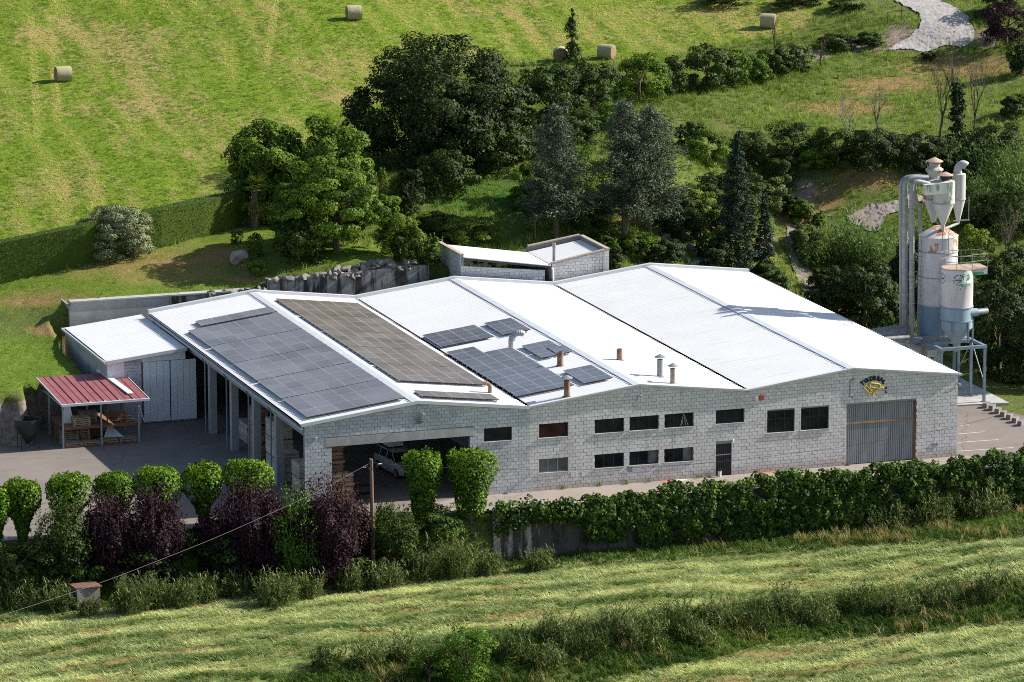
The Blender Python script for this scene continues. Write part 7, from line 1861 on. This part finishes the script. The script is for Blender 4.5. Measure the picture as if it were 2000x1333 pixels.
# ---- ivy hanging over the roadside wall
def ivy_run(label, x0, x1, dens, zlo, seed, y0=-4.34, topfn=None):
    root = thing('ivy_hedge', label, 'ivy', ((x0 + x1) / 2, y0, 0.2), 'ivy over the roadside wall')
    L = x1 - x0; n_ = int(L * dens); rg = np.random.default_rng(seed)
    ncl = int(L * 26); cx = rg.uniform(x0, x1, ncl); cz = rg.uniform(0, 1, ncl)
    zt = topfn(cx); zb = np.array([float(ground_z(a, -4.8)) for a in cx]) + zlo(cx)
    z = zb + (zt - zb) * cz; cy = y0 - 0.12 - 0.28 * rg.random(ncl) - 0.25 * np.sin(np.pi * np.clip(cz, 0, 1)); rc = rg.uniform(0.22, 0.48, ncl); ct = rg.random(ncl)
    k = int(ncl * 0.25); tx = rg.uniform(x0, x1, k)                        # rounded top, spilling both ways
    cx = np.append(cx, tx); z = np.append(z, topfn(tx) - 0.05 + rg.uniform(-0.2, 0.12, k)); cy = np.append(cy, y0 + rg.uniform(-0.35, 0.55, k)); rc = np.append(rc, rg.uniform(0.25, 0.45, k)); ct = np.append(ct, 0.3 + 0.7 * rg.random(k))  # crest clumps tinted lighter to imitate sun on the top edge
    idx = rg.integers(0, len(cx), n_); od = unit(rg.normal(size=(n_, 3))); od[:, 1] = -np.abs(od[:, 1]) * np.where(rg.random(n_) < 0.85, 1, -1)
    P = np.column_stack([cx[idx], cy[idx], z[idx]]) + od * (rc[idx] * rg.uniform(0.5, 1, n_) ** 0.5)[:, None] * np.array([1, 0.6, 1])
    N = od * 0.7 + np.array([0, -0.45, 0.45]) + rg.normal(0, 0.4, (n_, 3))
    v, f_ = leaves(P, N, 0.19, 0.85); foliage('leaves', [(v, f_, np.clip(0.5 * ct[idx] + 0.5 * rg.random(n_), 0, 1) ** 1.9)], LM['ivy'], root)  # power darkens most leaves, putting shade into the tint
    mb = MB()
    for k in range(int(L * 1.2)):
        xx = rg.uniform(x0, x1); mb.tube([(xx, y0 - 0.02, 0.15), (xx + rg.uniform(-0.5, 0.5), y0 - 0.05, -1.2), (xx + rg.uniform(-0.9, 0.9), y0 - 0.04, -2.6)], [0.02, 0.016, 0.008], 4)
    mb.build('stems', M['bark'], root)
topA = lambda x: 0.50 + 0.16 * np.sin(x * 0.9) + 0.10 * np.sin(x * 2.3 + 1) + np.interp(x, [14, 17, 24, 32, 46, 60], [-0.55, -0.25, 0.0, 0.15, 0.25, 0.3])
ivy_run('bushy ivy smothering the middle of the roadside wall below the pavement', 16.6, 31.5, 1500, lambda x: np.interp(x, [16, 20, 26, 32], [1.2, 0.8, 0.5, 0.4]), 31, topfn=topA)
ivy_run('bushy ivy smothering the right part of the roadside wall, below the gate', 31.3, 47.5, 1500, lambda x: np.interp(x, [31, 36, 48], [0.5, 0.3, 0.2]), 32, topfn=topA)
ivy_run('ivy continuing past the right picture edge over the roadside wall', 47.3, 56.0, 1200, lambda x: 0.2 + 0 * x, 34, topfn=topA)
ivy_run('thin sparse ivy fringe on the bare left end of the roadside wall', 10.6, 16.8, 420, lambda x: np.interp(x, [10.5, 13, 16.8], [1.7, 2.7, 2.2]), 33, topfn=lambda x: 0.30 + 0.12 * np.sin(x * 3))

# ---- reeds and tall weeds
def reeds(label, px, py_base, py_top, wpx, mat_, n=300, name='reed_clump', cat='reeds', lean=0.25, group=None, per=5, lw=0.05, droop=0.5, flower=None):
    q = at(px, py_base); s = ppm(q); Wd = wpx / s; Ht = (py_base - py_top) / s / math.cos(PITCH)
    root = thing(name, label, cat, tuple(q), group)
    V, F, T = [], [], []; b0 = 0
    for k in range(n):
        a = VR.uniform(0, 6.28); r_ = math.sqrt(VR.random()) * Wd / 2
        p0 = np.array([q[0] + r_ * math.cos(a), q[1] + Wd * 0.25 + r_ * math.sin(a) * 0.7, 0]); p0[2] = float(ground_z(p0[0], p0[1])) - 0.05
        h = Ht * VR.uniform(0.40, 1.15) * (1 - 0.25 * (r_ / (Wd / 2)) ** 2); d = np.array([VR.normal(0, lean), VR.normal(0, lean), 1.0]); tp = p0 + d * h
        w_ = np.array([0.012, 0.004, 0]); V += [p0 - w_, p0 + w_, tp + w_ * 0.5, tp - w_ * 0.5]; F.append([b0, b0 + 1, b0 + 2, b0 + 3]); T.append(0.3); b0 += 4
        for j in range(per):
            t = VR.uniform(0.15, 1.0) ** 0.8; c_ = p0 + d * h * t; aa = VR.uniform(0, 6.28); L = VR.uniform(0.25, 0.6) * min(1.2, 0.35 + Ht * 0.3)
            e = c_ + np.array([math.cos(aa) * L * 0.7, math.sin(aa) * L * 0.7, L * VR.uniform(-droop, 0.9)]); sd = np.array([-math.sin(aa), math.cos(aa), 0.3]) * lw * VR.uniform(0.6, 1.2); m_ = (c_ + e) / 2 + np.array([0, 0, L * 0.18])
            V += [c_, m_ + sd, e, m_ - sd]; F.append([b0, b0 + 1, b0 + 2, b0 + 3]); T.append(VR.random()); b0 += 4
    npobj('stalks', np.array(V), np.array(F), mat_, root, np.array(T))
    return root
for px, pb_, pt_, w_, n_, lab in [(1655, 520, 425, 75, 260, 'tall reed clump left of the tall dust ducts, nearest the path bend'), (1712, 530, 452, 90, 260, 'reed clump touching the tall dust ducts, below the concrete path'), (1830, 345, 292, 70, 180, 'reed clump behind the cyclone stack'), (1880, 350, 285, 80, 220, 'reed clump right of the bent cyclone outlet'), (1940, 360, 280, 90, 260, 'tall reed clump right of the leafless trees'), (1990, 385, 290, 90, 260, 'tall reed clump at the right picture edge'),
                                  (1920, 420, 345, 80, 200, 'reed clump beside the far end of the concrete path'), (1985, 430, 355, 80, 200, 'reed clump below the path at the right picture edge'), (830, 575, 518, 40, 110, 'long-leaved grass clump at the end of the boulder wall'), (1600, 530, 480, 70, 160, 'long grass clump right of the dirt track')]:
    reeds(lab, px, pb_, pt_, w_, LM['reed'], n_, group='reed clumps on the slope')
for px, pb_, pt_, w_, n_, lab in [(50, 1195, 1135, 90, 150, 'tall weed clump left of the tiled pump box, at the left edge'), (118, 1200, 1140, 60, 120, 'tall weed clump directly left of the pump box'), (262, 1205, 1128, 74, 190, 'tallest pale weed clump right of the pump box'), (308, 1195, 1125, 50, 110, 'narrow weed clump right of the tallest pale one'), (360, 1192, 1132, 62, 130, 'weed clump under the gap between purple shrubs'), (402, 1180, 1122, 46, 100, 'dark weed clump below the widest purple shrub, left side'), (460, 1172, 1115, 50, 90, 'weed clump below the widest purple shrub, right side'),
                                  (548, 1190, 1122, 84, 190, 'broad pale weed clump below the leaning green bush'), (605, 1175, 1118, 56, 110, 'weed clump below the tallest purple shrub'), (690, 1160, 1105, 70, 130, 'weed clump left of the utility pole foot'), (760, 1155, 1098, 70, 130, 'weed clump right of the utility pole foot'), (830, 1140, 1078, 80, 150, 'weed clump under the slender vase-clipped tree'), (900, 1135, 1040, 66, 150, 'tall weed clump at the end of the ivy wall'), (955, 1128, 1075, 60, 120, 'weed clump before the bare wall end'),
                                  (1058, 1120, 1072, 56, 130, 'flowering weed clump alone before the bare wall'), (175, 1210, 1165, 40, 60, 'low weed clump in front of the pump box'), (1490, 1050, 1022, 40, 50, 'small weed clump at the ivy foot, middle'), (1830, 1030, 965, 90, 170, 'pale dry weed clump at the ivy foot, right part'), (1935, 1020, 945, 90, 170, 'dry weed clump at the ivy foot near the right edge'), (1745, 1040, 990, 90, 150, 'straw-coloured weed clump at the ivy foot below the gate')]:
    reeds(lab, px, pb_, pt_, w_, LM['weed'], n_, 'weed_clump', 'weeds', 0.22, 'tall weeds along the field edge', 8, 0.035, 0.2)
for k, px in enumerate((1098, 1170, 1222, 1266, 1366, 1382)):
    qx = ony(px, 950, -0.1)[0]
    n_ = 40; P = np.column_stack([qx + VR.normal(0, 0.10, n_), -0.12 - np.abs(VR.normal(0, 0.08, n_)), np.abs(VR.normal(0.08, 0.09, n_)) + 0.02]); v, f_ = leaves(P, rdirs(n_) + [0, 0, 0.5], 0.12, 0.35)
    root = thing('wall_weed', 'small green weed at the wall foot ' + ['below the leftmost lower window', 'left below the second lower window', 'right below the second lower window', 'below the third lower window', 'just left of the dark door', 'touching the dark door'][k], 'weed', (qx, -0.15, 0), 'weeds at the foot of the front wall')
    foliage('leaves', [(v, f_, VR.random(n_))], LM['bright'], root)
for k, (px, py, w_, h, lab) in enumerate([(640, 1318, 60, 55, 'weed clump on the grassy bank left of the bright bush, farthest left'), (720, 1312, 70, 60, 'weed clump on the grassy bank second from the left'), (790, 1300, 60, 60, 'weed clump on the grassy bank just left of the bright bush'), (1010, 1300, 80, 75, 'weed clump on the grassy bank right beside the bright bush'), (1075, 1318, 70, 60, 'low weed clump near the bottom edge right of the bright bush'), (1090, 1262, 70, 60, 'weed clump on the upper lip of the bank right of the bright bush'), (1160, 1290, 80, 70, 'grey-green weed clump on the bank left of its middle'), (1215, 1250, 80, 70, 'weed clump on the bank lip left of the middle'), (1265, 1275, 90, 75, 'broad weed clump in the middle of the bank'), (1330, 1245, 80, 70, 'weed clump on the bank right of the middle, upper'), (1370, 1268, 70, 55, 'low weed clump on the bank right of the middle, lower'), (1425, 1235, 80, 60, 'weed clump on the bank below the ivy wall centre'), (1490, 1245, 80, 60, 'weed clump low on the bank before the second field'), (1540, 1205, 70, 60, 'weed clump on the bank lip in its right half'), (1610, 1228, 80, 60, 'weed clump low on the right half of the bank'), (1680, 1205, 80, 60, 'weed clump amid dry grass on the right half of the bank'), (1760, 1210, 80, 60, 'weed clump right of the dry grass on the bank'), (1850, 1190, 80, 60, 'weed clump on the bank near the right edge'), (1940, 1185, 80, 65, 'weed clump on the bank at the right edge')]):
    reeds(lab, px, py, py - h, w_, LM['weed'] if k % 3 else LM['scrub'], 90, 'weed_clump', 'weeds', 0.28, 'weeds on the grassy bank', 9, 0.035, 0.2)
LM['pot'] = LM['scrub']
shrub_p = ony(1000, 530, 37.0)
for k, px in enumerate((935, 962, 990)):
    q = ony(px, 520, 37.4)
    root = thing('window_plant', ['left', 'middle', 'right'][k] + ' pot plant showing in the dark gap under the left outbuilding roof', 'plant', (q[0], 37.6, q[2] - 0.6))
    P, N, t = crown_cloud((q[0], 37.6, q[2]), (0.5, 0.3, 0.4), 8, 220, 0.4, k); v, f_ = leaves(P, N, 0.14, 0.6); foliage('leaves', [(v, f_, t)], LM['scrub'], root)
    MB().lathe((q[0], 37.6), [(0.14, q[2] - 0.75), (0.2, q[2] - 0.35)], 12).build('pot', M['tile'], root)

# ================================================================ GRASS (uncountable: stuff)
def tuft_mesh(name, nb, h, spread, lean, width, mat_, seed, flat=False):
    rg = np.random.default_rng(seed); V, F, T = [], [], []; b0 = 0
    for k in range(nb):
        a = rg.uniform(0, 6.28) if not flat else rg.normal(0, 0.55) + (PI if rg.random() < 0.5 else 0)
        r_ = spread * math.sqrt(rg.random()); p = np.array([r_ * math.cos(rg.uniform(0, 6.28)), r_ * math.sin(rg.uniform(0, 6.28)), -0.02])
        L = h * rg.uniform(0.6, 1.2); d = np.array([math.cos(a), math.sin(a), 0]); ln = lean * rg.uniform(0.4, 1.4)
        m_ = p + d * L * ln * 0.4 + np.array([0, 0, L * (0.55 if not flat else 0.22)]); e = p + d * L * ln + np.array([0, 0, L * (0.95 - 0.35 * ln if not flat else rg.uniform(0.02, 0.25))])
        s = np.array([-d[1], d[0], 0]) * width / 2
        V += [p - s, p + s, m_ + s * 0.8, m_ - s * 0.8, e]; F += [[b0, b0 + 1, b0 + 2, b0 + 3]]; F += [[b0 + 3, b0 + 2, b0 + 4, b0 + 4]]; T += [0.5, 0.5]; b0 += 5
    mb = MB(); mb.v = [tuple(q) for q in V]; mb.f = [tuple(f) if f[2] != f[3] else tuple(f[:3]) for f in F]; mb.t = T
    return mb.mesh(name, mat_)

def scatter(name, pts, rot, scl, tint, src_mesh, src_at):
    """points carrying copies of one tuft, by geometry nodes; the tuft itself also grows in the field"""
    src = bpy.data.objects.new(name + '_sprig', src_mesh); col.objects.link(src); src.location = src_at; src['kind'] = 'stuff'
    me = bpy.data.meshes.new(name); me.vertices.add(len(pts)); me.vertices.foreach_set('co', np.ascontiguousarray(pts, dtype=np.float32).ravel())
    for nm, ty, arr, key in (('rot', 'FLOAT_VECTOR', rot, 'vector'), ('scl', 'FLOAT_VECTOR', scl, 'vector'), ('tint', 'FLOAT', tint, 'value')):
        a = me.attributes.new(nm, ty, 'POINT'); a.data.foreach_set(key, np.ascontiguousarray(arr, dtype=np.float32).ravel())
    o = bpy.data.objects.new(name, me); col.objects.link(o); o['kind'] = 'stuff'
    ng = bpy.data.node_groups.new(name, 'GeometryNodeTree')
    ng.interface.new_socket('Geometry', in_out='INPUT', socket_type='NodeSocketGeometry'); ng.interface.new_socket('Geometry', in_out='OUTPUT', socket_type='NodeSocketGeometry')
    N = ng.nodes; gi, go = N.new('NodeGroupInput'), N.new('NodeGroupOutput'); iop = N.new('GeometryNodeInstanceOnPoints'); oi = N.new('GeometryNodeObjectInfo'); oi.inputs['Object'].default_value = src
    ng.links.new(gi.outputs[0], iop.inputs['Points']); ng.links.new(oi.outputs['Geometry'], iop.inputs['Instance'])
    for nm, sck in (('rot', 'Rotation'), ('scl', 'Scale')):
        na = N.new('GeometryNodeInputNamedAttribute'); na.data_type = 'FLOAT_VECTOR'; na.inputs['Name'].default_value = nm
        ng.links.new(na.outputs[0], iop.inputs[sck])
    ng.links.new(iop.outputs[0], go.inputs[0])
    md = o.modifiers.new('scatter', 'NODES'); md.node_group = ng
    return o

def gleaf(name, dark, light, trans=0.25): return leafmat(name, dark, light, trans, 0.6, 'INSTANCER')
GM = {'hay': gleaf('mown_hay_blade', (0.145, 0.265, 0.016), (0.68, 0.58, 0.24), 0.42), 'swath': gleaf('cut_grass_swath', (0.080, 0.165, 0.018), (0.76, 0.79, 0.38), 0.45), 'stub': gleaf('pale_stubble', (0.20, 0.165, 0.06), (0.48, 0.38, 0.15), 0.2),
      'tall': gleaf('tall_grass_blade', (0.075, 0.155, 0.016), (0.36, 0.46, 0.10), 0.4), 'dry': gleaf('dry_grass_blade', (0.21, 0.18, 0.065), (0.52, 0.43, 0.21), 0.35), 'lawn': gleaf('lawn_blade', (0.11, 0.24, 0.016), (0.33, 0.38, 0.06), 0.35), 'bank': gleaf('shaded_bank_grass', (0.035, 0.085, 0.010), (0.16, 0.24, 0.042))}
GR = np.random.default_rng(17)
def pick(n, x0, x1, y0, y1, w):
    """n-ish ground points inside the picture, kept with probability w(zones, x, y)"""
    x, y = GR.uniform(x0, x1, n), GR.uniform(y0, y1, n); z = ground_z(x, y); P = np.column_stack([x, y, z])
    px, py = project(P); ok = (px > -280) & (px < 2280) & (py > -120) & (py < 1520) & ((z > 0.05) | (z < -0.3))
    P = P[ok]; zz = zones(P); pr = np.clip(w(zz, P[:, 0], P[:, 1], P[:, 2]), 0, 1)
    k = GR.random(len(P)) < pr
    return P[k], {a: b[k] for a, b in zz.items()}
def rots(n, rz=None, tilt=0.12): return np.column_stack([GR.normal(0, tilt, n), GR.normal(0, tilt, n), GR.uniform(0, 6.28, n) if rz is None else rz])
def scls(n, lo=0.7, hi=1.35, zf=1.0):
    s = GR.uniform(lo, hi, n); return np.column_stack([s, s, s * zf])
def vnoise(x, y, sc, seed):
    r = np.random.default_rng(seed); o = 0
    for k in range(7):
        a = r.uniform(0, 6.28); f = sc * (0.6 + 0.35 * k); o = o + np.sin(f * (x * math.cos(a) + y * math.sin(a)) + r.uniform(0, 6.28)) / (1 + 0.25 * k)
    return o / 3.0

# hill hay field: short green aftermath with pale litter
P, zz = pick(260000, -35, 120, 40, 132, lambda z, x, y, h: z['hay'] * 0.9)
n = len(P); u_ = P[:, 0] - 0.12 * P[:, 1]
pat = 0.75 * np.sin((u_ + 1.6 * vnoise(P[:, 0], P[:, 1], 0.10, 2)) * 2 * PI / 2.7) + 0.9 * vnoise(u_ * 1.6, P[:, 1] * 0.25, 0.8, 3) + 0.8 * vnoise(P[:, 0], P[:, 1], 1.9, 4) + 0.7 * vnoise(P[:, 0], P[:, 1], 0.16, 6) + zz['dry'] * 0.6 - 0.50
tn = np.clip(1 / (1 + np.exp(-3.2 * pat)) * 0.85 + GR.normal(0, 0.15, n), 0, 1)
for a_, b_ in (((62, 30), (74, 270)), ((98, 30), (113, 240)), ((540, 0), (520, 130))):   # wheel tracks
    A_, B_ = at(*a_)[:2], at(*b_)[:2]; d_ = (B_ - A_); L_ = np.linalg.norm(d_); d_ /= L_
    r_ = P[:, :2] - A_; s_ = r_ @ d_; o_ = np.abs(r_[:, 0] * d_[1] - r_[:, 1] * d_[0])
    tn = np.where((s_ > 0) & (s_ < L_) & (o_ < 0.32), np.clip(0.85 + GR.normal(0, 0.12, n), 0, 1), tn)
scatter('hay_stubble', P, rots(n), scls(n, 0.6, 1.3), tn, tuft_mesh('hay_sprig', 9, 0.16, 0.16, 1.1, 0.022, GM['hay'], 1), tuple(at(300, 200)))
# lower fields: combed swaths of cut grass between strips of stubble
rowc = lambda x, y: np.sin((y * math.cos(math.radians(2.5)) - x * math.sin(math.radians(-2.5)) * -1 + 1.1 * vnoise(x, y, 0.12, 8)) * 2 * PI / 2.6 + 0.7 * vnoise(x, y, 0.35, 9))
P, zz = pick(200000, -34, 70, -38, 4, lambda z, x, y, h: z['field'] * np.clip(0.58 + 0.42 * rowc(x, y) + 0.35 * vnoise(x, y, 1.3, 10), 0.04, 1))
n = len(P); band = rowc(P[:, 0], P[:, 1])
tn = np.clip(0.52 + 0.50 * vnoise(P[:, 0] * 0.55, P[:, 1] * 2.4, 1.3, 12) + 0.2 * vnoise(P[:, 0], P[:, 1], 0.3, 14) + GR.normal(0, 0.16, n), 0, 1)
P[:, 2] += np.clip(band, 0, 1) * 0.02
scatter('grass_swath', P, rots(n, 0.04 + 0.55 * vnoise(P[:, 0], P[:, 1] * 1.5, 0.9, 13) + GR.normal(0, 0.25, n), 0.08), scls(n, 0.7, 1.5), tn, tuft_mesh('swath_sprig', 12, 0.56, 0.14, 0.95, 0.026, GM['swath'], 2, True), tuple(at(600, 1220)))
P, zz = pick(145000, -34, 70, -38, 4, lambda z, x, y, h: z['field'] * np.clip(0.45 - 0.6 * rowc(x, y), 0.06, 1))
n = len(P)
scatter('field_stubble', P, rots(n), scls(n, 0.6, 1.2), np.clip(GR.normal(0.45, 0.25, n), 0, 1), tuft_mesh('stubble_sprig', 7, 0.10, 0.10, 0.5, 0.018, GM['stub'], 3), tuple(at(500, 1240)))
# lawns
P, zz = pick(105000, -32, 30, 22, 60, lambda z, x, y, h: z['lawn'] * (1 - 0.6 * z['dry']))
n = len(P)
scatter('lawn_grass', P, rots(n), scls(n, 0.6, 1.2), np.clip(0.4 + 0.25 * vnoise(P[:, 0], P[:, 1], 0.9, 5) + 0.5 * zz['dry'] + GR.normal(0, 0.15, n), 0, 1), tuft_mesh('lawn_sprig', 7, 0.09, 0.10, 0.8, 0.018, GM['lawn'], 4), tuple(at(100, 720)))
# rough meadow and banks: tall grass
rough_w = lambda z, x, y, h: (1 - z['road']) * (1 - z['hay']) * (1 - z['lawn']) * (1 - z['field']) * (1 - 0.85 * z['earth']) * (1 - 0.75 * z['dry'])
P, zz = pick(185000, -5, 138, 22, 128, lambda z, x, y, h: rough_w(z, x, y, h) * np.clip(0.5 + 0.4 * vnoise(x, y, 0.35, 21), 0.1, 1))
n = len(P)
scatter('meadow_grass', P, rots(n), scls(n, 0.6, 1.5), np.clip(0.40 + 0.28 * vnoise(P[:, 0], P[:, 1], 0.25, 22) + GR.normal(0, 0.2, n), 0, 1), tuft_mesh('meadow_sprig', 10, 0.42, 0.16, 0.6, 0.024, GM['tall'], 5), tuple(at(1500, 210)))
P, zz = pick(130000, -5, 138, 22, 128, lambda z, x, y, h: (1 - z['road']) * (1 - z['hay']) * (1 - z['lawn']) * (0.10 + 0.8 * z['dry']) * (1 - 0.6 * z['earth']))
n = len(P)
scatter('dry_meadow_grass', P, rots(n), scls(n, 0.5, 1.3), np.clip(GR.normal(0.45, 0.25, n), 0, 1), tuft_mesh('dry_sprig', 9, 0.30, 0.16, 0.8, 0.020, GM['dry'], 6), tuple(at(1680, 200)))
P, zz = pick(195000, -36, 72, -36, 0, lambda z, x, y, h: (1 - z['field']) * np.clip(0.75 + 0.5 * vnoise(x, y, 0.8, 24), 0.2, 1))
n = len(P)
scatter('bank_grass', P, rots(n, tilt=0.2), scls(n, 0.6, 1.6), np.clip(0.36 + 0.42 * vnoise(P[:, 0], P[:, 1], 0.6, 23) + GR.normal(0, 0.22, n), 0, 1), tuft_mesh('bank_sprig', 11, 0.42, 0.16, 0.7, 0.024, GM['bank'], 7), tuple(at(1300, 1290)))
P, zz = pick(78000, -36, 72, -36, 0, lambda z, x, y, h: (1 - z['field']) * np.clip(vnoise(x, y, 0.9, 26) * 0.6 + 0.5 * vnoise(x, y, 2.2, 27) + (x > 30) * 0.25 - 0.12, 0, 1))
n = len(P)
scatter('bank_weeds', P, rots(n, tilt=0.2), scls(n, 0.7, 1.7), np.clip(GR.normal(0.30, 0.25, n), 0, 1), tuft_mesh('weed_sprig', 9, 0.62, 0.14, 0.5, 0.024, GM['dry'], 8), tuple(at(1700, 1190)))
